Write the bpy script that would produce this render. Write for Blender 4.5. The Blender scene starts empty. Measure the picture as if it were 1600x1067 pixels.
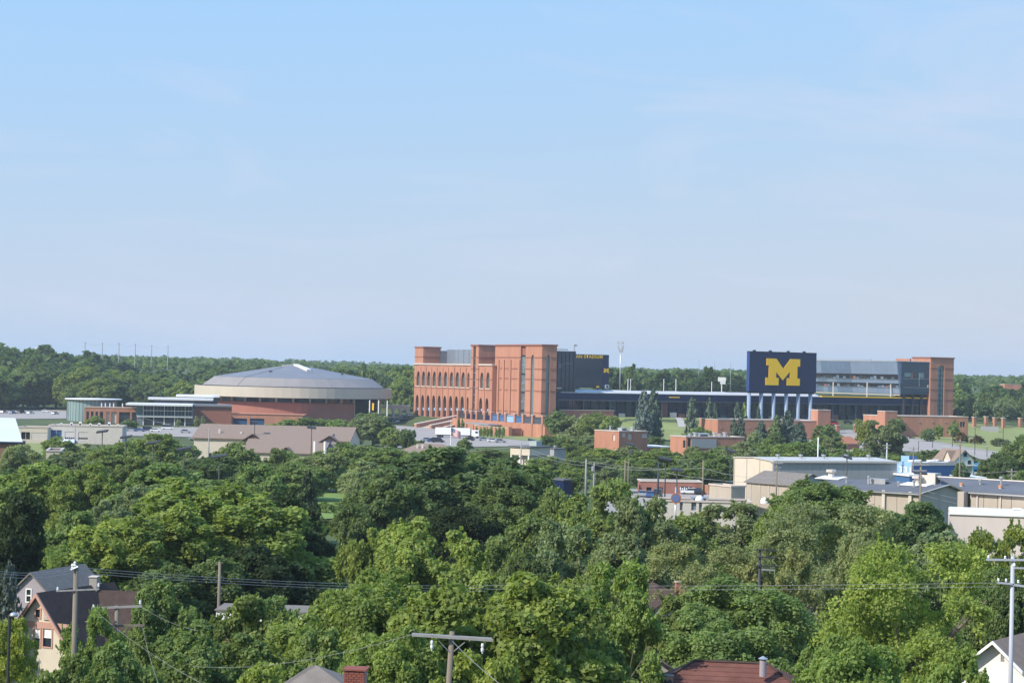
import bpy, math, random
import numpy as np
from mathutils import Vector, Matrix
from mathutils.geometry import tessellate_polygon

# ------------------------------------------------------------------ camera, sky, sun, exposure
SC = bpy.context.scene
FPX, CX, CY, H = 3000.0, 800.0, 533.5, 28.0
PITCH, ROLL = math.atan(46.5/3000), 0.022
cam = bpy.data.cameras.new('camera'); cam_o = bpy.data.objects.new('camera', cam)
SC.collection.objects.link(cam_o); SC.camera = cam_o
cam.sensor_width = 36.0; cam.lens = 36.0*FPX/1600.0; cam.clip_start = 1.0; cam.clip_end = 30000.0
RM = Matrix.Rotation(math.pi/2+PITCH, 3, 'X') @ Matrix.Rotation(ROLL, 3, 'Z')
cam_o.matrix_world = Matrix.Translation((0, 0, H)) @ RM.to_4x4()

SUN_EL, SUN_AZ = math.radians(39), math.radians(-57)     # azimuth of the sun from behind the camera (-Y), towards -X
sdir = Vector((math.sin(SUN_AZ)*math.cos(SUN_EL), -math.cos(SUN_AZ)*math.cos(SUN_EL), math.sin(SUN_EL)))
W = bpy.data.worlds.new('World'); SC.world = W; W.use_nodes = True
nt = W.node_tree; bg = nt.nodes['Background']
sky = nt.nodes.new('ShaderNodeTexSky'); sky.sky_type = 'NISHITA'; sky.sun_disc = False
sky.sun_elevation = SUN_EL; sky.sun_rotation = math.atan2(sdir.x, sdir.y)
sky.altitude = 260; sky.air_density = 0.8; sky.dust_density = 1.15; sky.ozone_density = 9.5
# white balance and contrast of the whole sky, the same in every direction
sep = nt.nodes.new('ShaderNodeSeparateColor'); com = nt.nodes.new('ShaderNodeCombineColor'); nt.links.new(sky.outputs[0], sep.inputs[0])
for ch, src_, g_, k_ in ((0, 0, 0.463, 0.396), (1, 1, 0.08, 0.612), (2, 0, -0.22, 0.985)):
    pw = nt.nodes.new('ShaderNodeMath'); pw.operation = 'POWER'; pw.inputs[1].default_value = g_; nt.links.new(sep.outputs[src_], pw.inputs[0])
    ml = nt.nodes.new('ShaderNodeMath'); ml.operation = 'MULTIPLY'; ml.inputs[1].default_value = k_/(0.15*2**1.35); nt.links.new(pw.outputs[0], ml.inputs[0]); nt.links.new(ml.outputs[0], com.inputs[ch])
# faint thin cirrus
wtc = nt.nodes.new('ShaderNodeTexCoord'); wmp = nt.nodes.new('ShaderNodeMapping'); wmp.inputs['Scale'].default_value = (2.2, 1.0, 9.0); wmp.inputs['Rotation'].default_value = (0, 0.10, 0); nt.links.new(wtc.outputs['Generated'], wmp.inputs[0])
wnz = nt.nodes.new('ShaderNodeTexNoise'); wnz.inputs['Scale'].default_value = 2.6; wnz.inputs['Detail'].default_value = 7; wnz.inputs['Roughness'].default_value = 0.55; wnz.inputs['Distortion'].default_value = 0.8; nt.links.new(wmp.outputs[0], wnz.inputs['Vector'])
wmr = nt.nodes.new('ShaderNodeMapRange'); wmr.inputs['From Min'].default_value = 0.5; wmr.inputs['From Max'].default_value = 0.8; wmr.inputs['To Max'].default_value = 0.6; nt.links.new(wnz.outputs['Fac'], wmr.inputs['Value'])
wmx = nt.nodes.new('ShaderNodeMix'); wmx.data_type = 'RGBA'; nt.links.new(wmr.outputs[0], wmx.inputs[0]); nt.links.new(com.outputs[0], wmx.inputs[6]); wmx.inputs[7].default_value = (1.80, 1.93, 2.36, 1)
nt.links.new(wmx.outputs[2], bg.inputs['Color'])
bg.inputs['Strength'].default_value = 0.15
sl = bpy.data.lights.new('sun', 'SUN'); sl.energy = 2.1; sl.angle = math.radians(0.53); sl.color = (1.0, 0.95, 0.86)
so = bpy.data.objects.new('sun', sl); SC.collection.objects.link(so)
so.rotation_euler = sdir.to_track_quat('Z', 'Y').to_euler(); so.location = (-300, -100, 300)
SC.view_settings.view_transform = 'Standard'; SC.view_settings.look = 'None'
SC.view_settings.exposure = 1.35; SC.view_settings.gamma = 1.0
SC.cycles.use_denoising = True; SC.cycles.max_bounces = 6; SC.cycles.transparent_max_bounces = 4
SC.cycles.volume_bounces = 1; SC.cycles.caustics_reflective = False; SC.cycles.caustics_refractive = False

# ------------------------------------------------------------------ geometry helpers
R = math.radians
rnd = random.Random(7)
CAMP = Vector((0, 0, H))
def ray(px, py):
    return RM @ Vector(((px-CX)/FPX, -(py-CY)/FPX, -1.0))
def at(px, py, d):
    r = ray(px, py); return CAMP + r*(d/r.y)
def sm(a, b, x):
    t = max(0.0, min(1.0, (x-a)/(b-a))); return t*t*(3-2*t)
TH = R(26)
O0 = at(845, 650, 880); O0.z = 0
A_ = Vector((-math.sin(TH), math.cos(TH), 0)); B_ = Vector((math.cos(TH), math.sin(TH), 0))
def gz(x, y):
    z = 7.0*sm(175, 60, y) if y < 175 else 0.0
    rx, ry = x-O0.x, y-O0.y
    t = rx*B_.x + ry*B_.y; s = rx*A_.x + ry*A_.y
    # plateau that carries the stadium
    m = sm(-2, 22, t) * sm(-70, -12, s) * (1-sm(300, 420, t)) * (1-sm(260, 420, s))
    z += 7.4*m
    z += 2.6*sm(40, 200, x)*sm(560, 800, y)*(1-m)
    z += 3.6*sm(-19, -13, t)*(1-sm(-2, 22, t))*sm(-46, -40, s)*(1-sm(300, 420, s))   # terrace east of the arcade
    z += 15.0*sm(1080, 1750, y) + 6.0*sm(1800, 3600, y)
    z += 4.0*sm(-120, -420, x)*sm(1050, 1400, y)
    return z
def G(px, py, d0=40, d1=4000):
    """where the ray through a pixel meets the ground"""
    r = ray(px, py); d = d0; step = 2.0
    while d < d1:
        p = CAMP + r*(d/r.y)
        if p.z <= gz(p.x, p.y):
            for _ in range(12):
                step *= .5; d += -step if p.z <= gz(p.x, p.y) else step
                p = CAMP + r*(d/r.y)
            return Vector((p.x, p.y, gz(p.x, p.y)))
        d += step
    return at(px, py, d1)

COL = SC.collection
class MB:
    def __init__(s): s.v = []; s.f = []
    def add(s, vs, fs):
        b = len(s.v); s.v += [tuple(v) for v in vs]; s.f += [tuple(i+b for i in f) for f in fs]; return s
    def hexa(s, p):            # 8 points: bottom 4 ccw, top 4 ccw
        return s.add(p, [(3,2,1,0),(4,5,6,7),(0,1,5,4),(1,2,6,5),(2,3,7,6),(3,0,4,7)])
    def prism(s, base, top):
        n = len(base)
        return s.add(list(base)+list(top), [tuple(range(n-1,-1,-1)), tuple(range(n,2*n))]+[(i,(i+1)%n,n+(i+1)%n,n+i) for i in range(n)])
    def tube(s, pts, rad, n=6, cap=True):
        pts = [Vector(p) for p in pts]; k = len(pts)
        if not hasattr(rad, '__len__'): rad = [rad]*k
        vs = []
        for i, p in enumerate(pts):
            t = (pts[min(i+1,k-1)]-pts[max(i-1,0)]).normalized()
            a = t.cross(Vector((0,0,1)))
            if a.length < 1e-3: a = Vector((1,0,0))
            a.normalize(); b = t.cross(a)
            for j in range(n):
                q = 2*math.pi*j/n; vs.append(p+(a*math.cos(q)+b*math.sin(q))*rad[i])
        fs = [(i*n+j, i*n+(j+1)%n, (i+1)*n+(j+1)%n, (i+1)*n+j) for i in range(k-1) for j in range(n)]
        if cap: fs += [tuple(range(n-1,-1,-1)), tuple(range((k-1)*n, k*n))]
        return s.add(vs, fs)
    def lathe(s, c, prof, n=24, a0=0.0, a1=2*math.pi):
        full = abs(a1-a0-2*math.pi) < 1e-6; m = n if full else n+1
        vs = [(c[0]+r*math.cos(a0+(a1-a0)*j/n), c[1]+r*math.sin(a0+(a1-a0)*j/n), z) for r, z in prof for j in range(m)]
        fs = []
        for i in range(len(prof)-1):
            for j in range(n):
                k = (j+1) % m
                fs.append((i*m+j, i*m+k, (i+1)*m+k, (i+1)*m+j))
        return s.add(vs, fs)
class Fr:
    """a building frame: u to the right along the front, w away from the viewer, z up"""
    def __init__(s, o, ang):
        s.o = Vector((o[0], o[1], 0)); s.u = Vector((math.cos(ang), math.sin(ang), 0)); s.w = Vector((-math.sin(ang), math.cos(ang), 0)); s.ang = ang
    def p(s, u, w, z): return s.o + s.u*u + s.w*w + Vector((0,0,z))
    def sub(s, u, w): return Fr(s.p(u, w, 0), s.ang)
    def front(s, px, py, w0=0.0):      # pixel -> (u, z) on the plane w = w0
        r = ray(px, py); k = (s.p(0, w0, 0)-CAMP).dot(s.w)/r.dot(s.w); q = CAMP+r*k-s.o
        return q.dot(s.u), q.z
    def left(s, px, py, u0=0.0):       # pixel -> (w, z) on the plane u = u0
        r = ray(px, py); k = (s.p(u0, 0, 0)-CAMP).dot(s.u)/r.dot(s.u); q = CAMP+r*k-s.o
        return q.dot(s.w), q.z
    def box(s, mb, u0, u1, w0, w1, z0, z1):
        P = s.p; return mb.hexa([P(u0,w0,z0),P(u1,w0,z0),P(u1,w1,z0),P(u0,w1,z0),P(u0,w0,z1),P(u1,w0,z1),P(u1,w1,z1),P(u0,w1,z1)])
    def mfront(s, w0=0.0): return lambda a, b, k: s.p(a, w0+k, b)
    def mleft(s, u0=0.0): return lambda a, b, k: s.p(u0+k, a, b)
    def gable(s, mb, u0, u1, w0, w1, ze, zr, along='u', over=0.4, th=0.25):
        """gable roof slabs; ridge along u or w"""
        P = s.p
        if along == 'u':
            wm = (w0+w1)/2; sl_ = (zr-ze)/(wm-w0)
            for sg, we in ((-1, w0-over), (1, w1+over)):
                zo = ze-sl_*over
                a = [P(u0-over, we, zo), P(u1+over, we, zo), P(u1+over, wm, zr), P(u0-over, wm, zr)]
                mb.hexa([q-Vector((0,0,th)) for q in a]+a)
        else:
            um = (u0+u1)/2; sl_ = (zr-ze)/(um-u0)
            for ue in (u0-over, u1+over):
                zo = ze-sl_*over
                a = [P(ue, w0-over, zo), P(ue, w1+over, zo), P(um, w1+over, zr), P(um, w0-over, zr)]
                mb.hexa([q-Vector((0,0,th)) for q in a]+a)
        return mb
def corner(px, d, pl, pr, ang=TH):
    """a block whose near corner stands at pixel column px, with left face ending at column pl and front face at pr"""
    f = Fr(at(px, 600, d), ang)
    h = 580+0.022*(px-800)
    return f, f.left(pl, h)[0], f.front(pr, h)[0]
def holes(mb, mp, outer, hs, depth):
    """a wall sheet with openings and their reveals"""
    if len(outer) == 4 and hs and all(len(h) == 4 for h in hs):        # rectangles: a grid of cells, openings left out
        A = sorted({round(q[0], 4) for p in [outer]+hs for q in p}); Bz = sorted({round(q[1], 4) for p in [outer]+hs for q in p})
        R_ = [(min(q[0] for q in h), max(q[0] for q in h), min(q[1] for q in h), max(q[1] for q in h)) for h in hs]
        o_ = (min(q[0] for q in outer), max(q[0] for q in outer), min(q[1] for q in outer), max(q[1] for q in outer))
        for a0, a1 in zip(A, A[1:]):
            for b0, b1 in zip(Bz, Bz[1:]):
                m0, m1 = (a0+a1)/2, (b0+b1)/2
                if not (o_[0] < m0 < o_[1] and o_[2] < m1 < o_[3]): continue
                if any(r[0] < m0 < r[1] and r[2] < m1 < r[3] for r in R_): continue
                mb.add([mp(a0,b0,0),mp(a1,b0,0),mp(a1,b1,0),mp(a0,b1,0)], [(0,1,2,3)])
        for h in hs: mb.add([mp(x, y, 0) for x, y in h]+[mp(x, y, depth) for x, y in h], [(i,(i+1)%4,4+(i+1)%4,4+i) for i in range(4)])
        return mb
    polys = [[Vector((a, b, 0)) for a, b in outer]]+[[Vector((a, b, 0)) for a, b in h] for h in hs]
    tris = tessellate_polygon(polys); flat = [q for p in polys for q in p]
    mb.add([mp(q.x, q.y, 0) for q in flat], [tuple(t) for t in tris])
    for h in hs:
        n = len(h)
        mb.add([mp(a, b, 0) for a, b in h]+[mp(a, b, depth) for a, b in h], [(i,(i+1)%n,n+(i+1)%n,n+i) for i in range(n)])
    return mb
def rect(a0, b0, a1, b1): return [(a0,b0),(a1,b0),(a1,b1),(a0,b1)]
def lancet(a0, a1, b0, b1, rise=None, n=5):
    """pointed arch outline"""
    w = a1-a0; rise = rise or w*0.9; m = (a0+a1)/2; out = [(a0,b0),(a1,b0)]
    for i in range(n+1):
        t = i/n; out.append((a1-(w/2)*(t**1.9), b1-rise+rise*math.sin(t*math.pi/2)**0.9))
    for i in range(n-1, -1, -1):
        t = i/n; out.append((a0+(w/2)*(t**1.9), b1-rise+rise*math.sin(t*math.pi/2)**0.9))
    return out
def wloc(o):
    v = Vector((0,0,0))
    while o: v += o.location; o = o.parent
    return v
def obj(name, mb, mat, parent=None, smooth=False, origin=None):
    me = bpy.data.meshes.new(name)
    if parent is None and origin is None:
        a = np.array(mb.v); origin = (float((a[:,0].min()+a[:,0].max())/2), float((a[:,1].min()+a[:,1].max())/2), float(a[:,2].min()))
    off = wloc(parent) if parent else Vector(origin)
    me.from_pydata([(v[0]-off.x, v[1]-off.y, v[2]-off.z) for v in mb.v], [], mb.f)
    me.materials.append(mat)
    if smooth: me.polygons.foreach_set('use_smooth', [True]*len(me.polygons))
    me.update()
    o = bpy.data.objects.new(name, me); COL.objects.link(o)
    if parent: o.parent = parent
    else: o.location = off
    return o
def tag(o, label=None, cat=None, group=None, kind=None):
    if label: o['label'] = label
    if cat: o['category'] = cat
    if group: o['group'] = group
    if kind: o['kind'] = kind
    return o
def thing(name, label, cat, loc, group=None):
    o = bpy.data.objects.new(name, None); o.empty_display_size = 0.5; COL.objects.link(o); o.location = loc
    return tag(o, label, cat, group)
def box(name, fr, mat, parent, *b):
    return obj(name, fr.box(MB(), *b), mat, parent)
def copy_tree(o, parent=None):
    c = o.copy(); COL.objects.link(c); c.parent = parent
    for ch in list(o.children): copy_tree(ch, c)
    return c

# ------------------------------------------------------------------ materials
MATS = {}
def mat(name, col, rough=0.8, var=0.12, scale=0.6, metal=0.0, spec=0.3, bump=0.0, var2=0.0, streak=False):
    if name in MATS: return MATS[name]
    m = bpy.data.materials.new(name); m.use_nodes = True; n = m.node_tree; b = n.nodes['Principled BSDF']
    b.inputs['Roughness'].default_value = rough; b.inputs['Metallic'].default_value = metal
    b.inputs['Specular IOR Level'].default_value = spec
    tc = n.nodes.new('ShaderNodeTexCoord'); src = tc.outputs['Object']
    if streak:
        mp = n.nodes.new('ShaderNodeMapping'); mp.inputs['Scale'].default_value = (1, 1, 0.12); n.links.new(src, mp.inputs[0]); src = mp.outputs[0]
    nz = n.nodes.new('ShaderNodeTexNoise'); nz.inputs['Scale'].default_value = scale; nz.inputs['Detail'].default_value = 6; nz.inputs['Roughness'].default_value = 0.65
    n.links.new(src, nz.inputs['Vector'])
    mr = n.nodes.new('ShaderNodeMapRange'); mr.inputs['From Min'].default_value = 0.25; mr.inputs['From Max'].default_value = 0.75
    mr.inputs['To Min'].default_value = 1-var; mr.inputs['To Max'].default_value = 1+var; n.links.new(nz.outputs['Fac'], mr.inputs['Value'])
    mx = n.nodes.new('ShaderNodeVectorMath'); mx.operation = 'SCALE'; mx.inputs[0].default_value = col[:3]
    n.links.new(mr.outputs[0], mx.inputs['Scale']); n.links.new(mx.outputs[0], b.inputs['Base Color'])
    if bump:
        bp = n.nodes.new('ShaderNodeBump'); bp.inputs['Strength'].default_value = bump; bp.inputs['Distance'].default_value = 0.05
        n.links.new(nz.outputs['Fac'], bp.inputs['Height']); n.links.new(bp.outputs[0], b.inputs['Normal'])
    MATS[name] = m; return m
def brickmat(name, c1, c2, mortar, bw=0.9, bh=0.3):
    if name in MATS: return MATS[name]
    m = mat(name, c1, 0.88, 0.2, 0.3, streak=True); n = m.node_tree; b = n.nodes['Principled BSDF']
    return m
M_brick = brickmat('brick', (0.43, 0.205, 0.135), 0, 0)
M_brickd = mat('brick_dark', (0.27, 0.115, 0.08), 0.88, 0.12, 0.5)
M_brickr = mat('brick_red', (0.33, 0.15, 0.115), 0.88, 0.15, 0.5, streak=True)
M_stone = mat('limestone', (0.62, 0.55, 0.45), 0.8, 0.08, 1.0)
M_coping = mat('coping', (0.56, 0.48, 0.42), 0.7, 0.08, 1.0)
M_glassd = mat('dark_glass', (0.018, 0.03, 0.048), 0.06, 0.25, 0.15, spec=0.7)
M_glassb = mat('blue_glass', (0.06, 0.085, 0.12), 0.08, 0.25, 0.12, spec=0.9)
M_glassg = mat('teal_glass', (0.12, 0.21, 0.22), 0.08, 0.2, 0.12, spec=0.9)
M_glassl = mat('light_glass', (0.17, 0.215, 0.27), 0.12, 0.15, 0.1, spec=0.9)
M_win = mat('window_glass', (0.12, 0.16, 0.165), 0.05, 0.5, 0.5, spec=1.0)
M_navy = mat('navy_panel', (0.005, 0.014, 0.062), 0.45, 0.12, 0.3, spec=0.35)
M_navyd = mat('navy_dark', (0.010, 0.017, 0.042), 0.4, 0.12, 0.3)
M_gold = mat('gold_paint', (1.0, 0.58, 0.01), 0.55, 0.03, 1.0)
M_colb = mat('blue_grey_column', (0.25, 0.32, 0.42), 0.45, 0.06, 0.5)
M_white = mat('white_paint', (0.78, 0.77, 0.74), 0.6, 0.06, 0.8)
M_offw = mat('off_white', (0.58, 0.53, 0.48), 0.7, 0.08, 0.8)
M_cream = mat('cream_siding', (0.60, 0.53, 0.43), 0.75, 0.06, 0.6)
M_arena = mat('arena_band', (0.52, 0.48, 0.40), 0.7, 0.06, 0.15, streak=True)
M_roofm = mat('metal_roof_grey', (0.22, 0.218, 0.235), 0.5, 0.10, 0.08, metal=0.2)
M_roofb = mat('metal_roof_tan', (0.29, 0.262, 0.245), 0.55, 0.10, 0.08, metal=0.1)
M_roofw = mat('membrane_roof', (0.74, 0.74, 0.73), 0.6, 0.08, 0.3)
M_roofd = mat('dark_flat_roof', (0.13, 0.135, 0.152), 0.8, 0.2, 0.15)
M_shing = mat('tan_shingles', (0.25, 0.185, 0.145), 0.9, 0.18, 2.0, bump=0.3)
M_shingb = mat('brown_shingles', (0.066, 0.044, 0.037), 0.92, 0.3, 1.6, bump=0.4)
M_shingg = mat('grey_shingles', (0.20, 0.175, 0.155), 0.92, 0.2, 1.8, bump=0.4)
M_shingd = mat('dark_brown_shingles', (0.07, 0.042, 0.034), 0.92, 0.25, 1.6, bump=0.4)
M_dark = mat('shade_black', (0.012, 0.013, 0.015), 0.9, 0.2, 0.5)  # black put in place of the shade inside openings
M_metal = mat('galvanised', (0.50, 0.51, 0.52), 0.4, 0.1, 2.0, metal=0.6)
M_metald = mat('dark_metal', (0.045, 0.045, 0.05), 0.5, 0.1, 2.0)
M_wood = mat('pole_wood', (0.20, 0.17, 0.135), 0.9, 0.25, 3.0, streak=True)
M_steel = mat('grey_steel_pole', (0.42, 0.44, 0.50), 0.5, 0.06, 1.0)
M_arm = mat('weathered_arm', (0.30, 0.29, 0.29), 0.85, 0.15, 3.0)
M_porc = mat('porcelain', (0.70, 0.72, 0.74), 0.3, 0.05, 4.0)
M_asph = mat('asphalt', (0.15, 0.143, 0.135), 0.95, 0.14, 0.12)
M_lot = mat('worn_asphalt', (0.34, 0.305, 0.28), 0.95, 0.14, 0.1)
M_conc = mat('concrete', (0.42, 0.38, 0.34), 0.9, 0.1, 0.3)
M_lawn = mat('lawn', (0.23, 0.255, 0.085), 0.95, 0.22, 0.12, bump=0.2)
M_field = mat('field_turf', (0.17, 0.25, 0.06), 0.95, 0.12, 0.1)
M_bark = mat('bark', (0.17, 0.14, 0.115), 0.95, 0.25, 6.0)
M_blue = mat('blue_paint', (0.06, 0.145, 0.31), 0.6, 0.06, 0.4)
M_bluel = mat('light_blue_paint', (0.28, 0.47, 0.78), 0.6, 0.05, 0.4)
M_blued = mat('blue_door', (0.03, 0.09, 0.19), 0.5, 0.1, 1.0)
M_beige = mat('beige_siding', (0.43, 0.375, 0.31), 0.75, 0.12, 0.4, streak=True)
M_greysid = mat('grey_siding', (0.33, 0.335, 0.34), 0.7, 0.05, 0.4, streak=True)
M_green = mat('pale_green_siding', (0.44, 0.56, 0.50), 0.75, 0.05, 0.5)
M_pinkw = mat('peach_wall', (0.60, 0.53, 0.42), 0.8, 0.07, 1.0)
M_pinkt = mat('salmon_trim', (0.50, 0.29, 0.23), 0.7, 0.05, 1.0)
M_lilac = mat('grey_lilac_siding', (0.33, 0.30, 0.33), 0.8, 0.05, 1.0)
M_red = mat('red_paint', (0.45, 0.03, 0.04), 0.35, 0.04, 1.0, spec=0.6)
M_orange = mat('orange_paint', (0.58, 0.27, 0.15), 0.6, 0.05, 1.0)
M_tyre = mat('tyre', (0.02, 0.02, 0.02), 0.9, 0.1, 3.0)
M_tarp = mat('white_blue_tarp', (0.55, 0.64, 0.80), 0.6, 0.3, 0.25)
M_sg = mat('suite_glass', (0.125, 0.18, 0.27), 0.15, 0.15, 0.1, spec=0.6)
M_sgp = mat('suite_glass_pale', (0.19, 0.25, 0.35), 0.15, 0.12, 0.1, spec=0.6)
M_net = mat('grey_mast', (0.26, 0.28, 0.30), 0.7, 0.05, 1.0)

def leafmat(name, trans):
    m = bpy.data.materials.new(name); m.use_nodes = True; n = m.node_tree; n.nodes.remove(n.nodes['Principled BSDF'])
    out = n.nodes['Material Output']; oi = n.nodes.new('ShaderNodeObjectInfo'); at_ = n.nodes.new('ShaderNodeAttribute'); at_.attribute_name = 'lv'
    mr = n.nodes.new('ShaderNodeMapRange'); mr.inputs['To Min'].default_value = 0.62; mr.inputs['To Max'].default_value = 1.38; mr.clamp = False; n.links.new(at_.outputs['Fac'], mr.inputs['Value'])
    sc = n.nodes.new('ShaderNodeVectorMath'); sc.operation = 'SCALE'; n.links.new(oi.outputs['Color'], sc.inputs[0]); n.links.new(mr.outputs[0], sc.inputs['Scale'])
    hs_ = n.nodes.new('ShaderNodeHueSaturation'); n.links.new(sc.outputs[0], hs_.inputs['Color'])
    mh = n.nodes.new('ShaderNodeMapRange'); mh.inputs['To Min'].default_value = 0.512; mh.inputs['To Max'].default_value = 0.484; n.links.new(at_.outputs['Fac'], mh.inputs['Value']); n.links.new(mh.outputs[0], hs_.inputs['Hue'])
    d = n.nodes.new('ShaderNodeBsdfDiffuse'); t = n.nodes.new('ShaderNodeBsdfTranslucent'); g = n.nodes.new('ShaderNodeBsdfGlossy'); g.inputs['Roughness'].default_value = 0.6
    tcx = n.nodes.new('ShaderNodeVectorMath'); tcx.operation = 'MULTIPLY'; tcx.inputs[1].default_value = (1.15, 1.2, 0.55); n.links.new(hs_.outputs[0], tcx.inputs[0])
    n.links.new(hs_.outputs[0], d.inputs['Color']); n.links.new(tcx.outputs[0], t.inputs['Color'])
    m1 = n.nodes.new('ShaderNodeMixShader'); m1.inputs[0].default_value = trans; n.links.new(d.outputs[0], m1.inputs[1]); n.links.new(t.outputs[0], m1.inputs[2])
    m2 = n.nodes.new('ShaderNodeMixShader'); m2.inputs[0].default_value = 0.012; n.links.new(m1.outputs[0], m2.inputs[1]); n.links.new(g.outputs[0], m2.inputs[2])
    n.links.new(m2.outputs[0], out.inputs['Surface']); return m
M_leafw = leafmat('woodland_leaves', 0.5); M_leaf = leafmat('leaves', 0.5); M_needle = leafmat('needles', 0.1)
# ------------------------------------------------------------------ the ground
def ground():
    ys = [-400,-200,-100,-40]+list(np.arange(0,260,8.0))+list(np.arange(260,680,20.0))+list(np.arange(680,1060,7.0))+list(np.arange(1060,1800,40.0))+[1800,2000,2300,2700,3200,3800,5000,7000,10000,16000,26000]
    xs = [-16000,-8000,-4000,-2400,-1600,-1100,-800,-600,-480]+list(np.arange(-400,400,8.0))+[400,480,600,800,1100,1600,2400,4000,8000,16000]
    mb = MB(); nx = len(xs)
    mb.v = [(float(x), float(y), gz(x, y)) for y in ys for x in xs]
    mb.f = [(j*nx+i, j*nx+i+1, (j+1)*nx+i+1, (j+1)*nx+i) for j in range(len(ys)-1) for i in range(nx-1)]
    m = mat('ground_cover', (0.075, 0.10, 0.03), 0.95, 0.4, 0.06, bump=0.3)
    tag(obj('ground', mb, m, origin=(0,0,0), smooth=True), kind='structure')
ground()
def sheet(name, left, right, mt, n=26, m=8, lift=0.12):
    """a ground sheet between two pixel polylines, draped over the terrain"""
    def walk(pl):
        pts = [G(*q) for q in pl]; L = [0]
        for a, b in zip(pts, pts[1:]): L.append(L[-1]+(b-a).length)
        out = []
        for k in range(n+1):
            s = L[-1]*k/n; i = max(j for j in range(len(L)-1) if L[j] <= s+1e-6); f = (s-L[i])/max(1e-6, L[i+1]-L[i])
            out.append(pts[i].lerp(pts[i+1], f))
        return out
    a, b = walk(left), walk(right); mb = MB()
    for p, q in zip(a, b):
        for j in range(m+1):
            v = p.lerp(q, j/m); mb.v.append((v.x, v.y, gz(v.x, v.y)+lift))
    mb.f = [(i*(m+1)+j, i*(m+1)+j+1, (i+1)*(m+1)+j+1, (i+1)*(m+1)+j) for i in range(n) for j in range(m)]
    return tag(obj(name, mb, mt, smooth=True), kind='structure')
sheet('lawn', [(905,652),(985,647),(1170,650)], [(880,700),(985,688),(1170,690)], M_lawn, lift=0.22)
sheet('walkway', [(1045,648),(1060,668)], [(1055,648),(1071,668)], M_conc, n=8, m=2, lift=0.32)
sheet('lawn', [(1425,679),(1500,661),(1600,668),(1680,672)], [(1425,684),(1500,699),(1600,712),(1680,720)], M_lawn, lift=0.25)
sheet('road', [(1290,692),(1430,686),(1510,701),(1600,714),(1700,722)], [(1290,706),(1430,706),(1520,717),(1600,727),(1700,736)], M_lot, lift=0.3)
sheet('kerb', [(1430,685.4),(1510,700.2),(1600,713.2),(1700,721)], [(1430,686.2),(1510,701.2),(1600,714.2),(1700,722)], M_conc, m=1, lift=0.42)
sheet('road', [(1250,676),(1330,672),(1420,682)], [(1250,690),(1330,690),(1420,692)], M_lot, lift=0.26)
sheet('parking_lot', [(600,664),(660,668),(760,682),(860,688)], [(600,700),(680,700),(780,698),(870,698)], M_lot, lift=0.2)
sheet('lawn', [(740,681),(790,682),(860,677)], [(735,684),(790,686),(875,694)], M_lawn, lift=0.3)
sheet('parking_lot', [(-40,641),(40,641),(110,640)], [(-40,655),(40,655),(125,654)], M_lot, lift=0.2)
sheet('road', [(20,671),(140,668),(320,668),(470,676)], [(20,682),(140,680),(320,684),(470,690)], M_lot, lift=0.2)
sheet('playing_field', [(395,771),(450,771),(545,771)], [(395,812),(450,812),(550,812)], M_field, lift=0.25)
sheet('path', [(395,764),(545,764)], [(395,769),(545,769)], M_conc, m=2, lift=0.2)
sheet('parking_lot', [(940,764),(1040,766),(1140,770)], [(940,800),(1040,815),(1140,830)], M_lot, lift=0.2)
sheet('grass_verge', [(30,693),(135,695)], [(20,712),(130,712)], M_lawn, lift=0.25)

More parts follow.
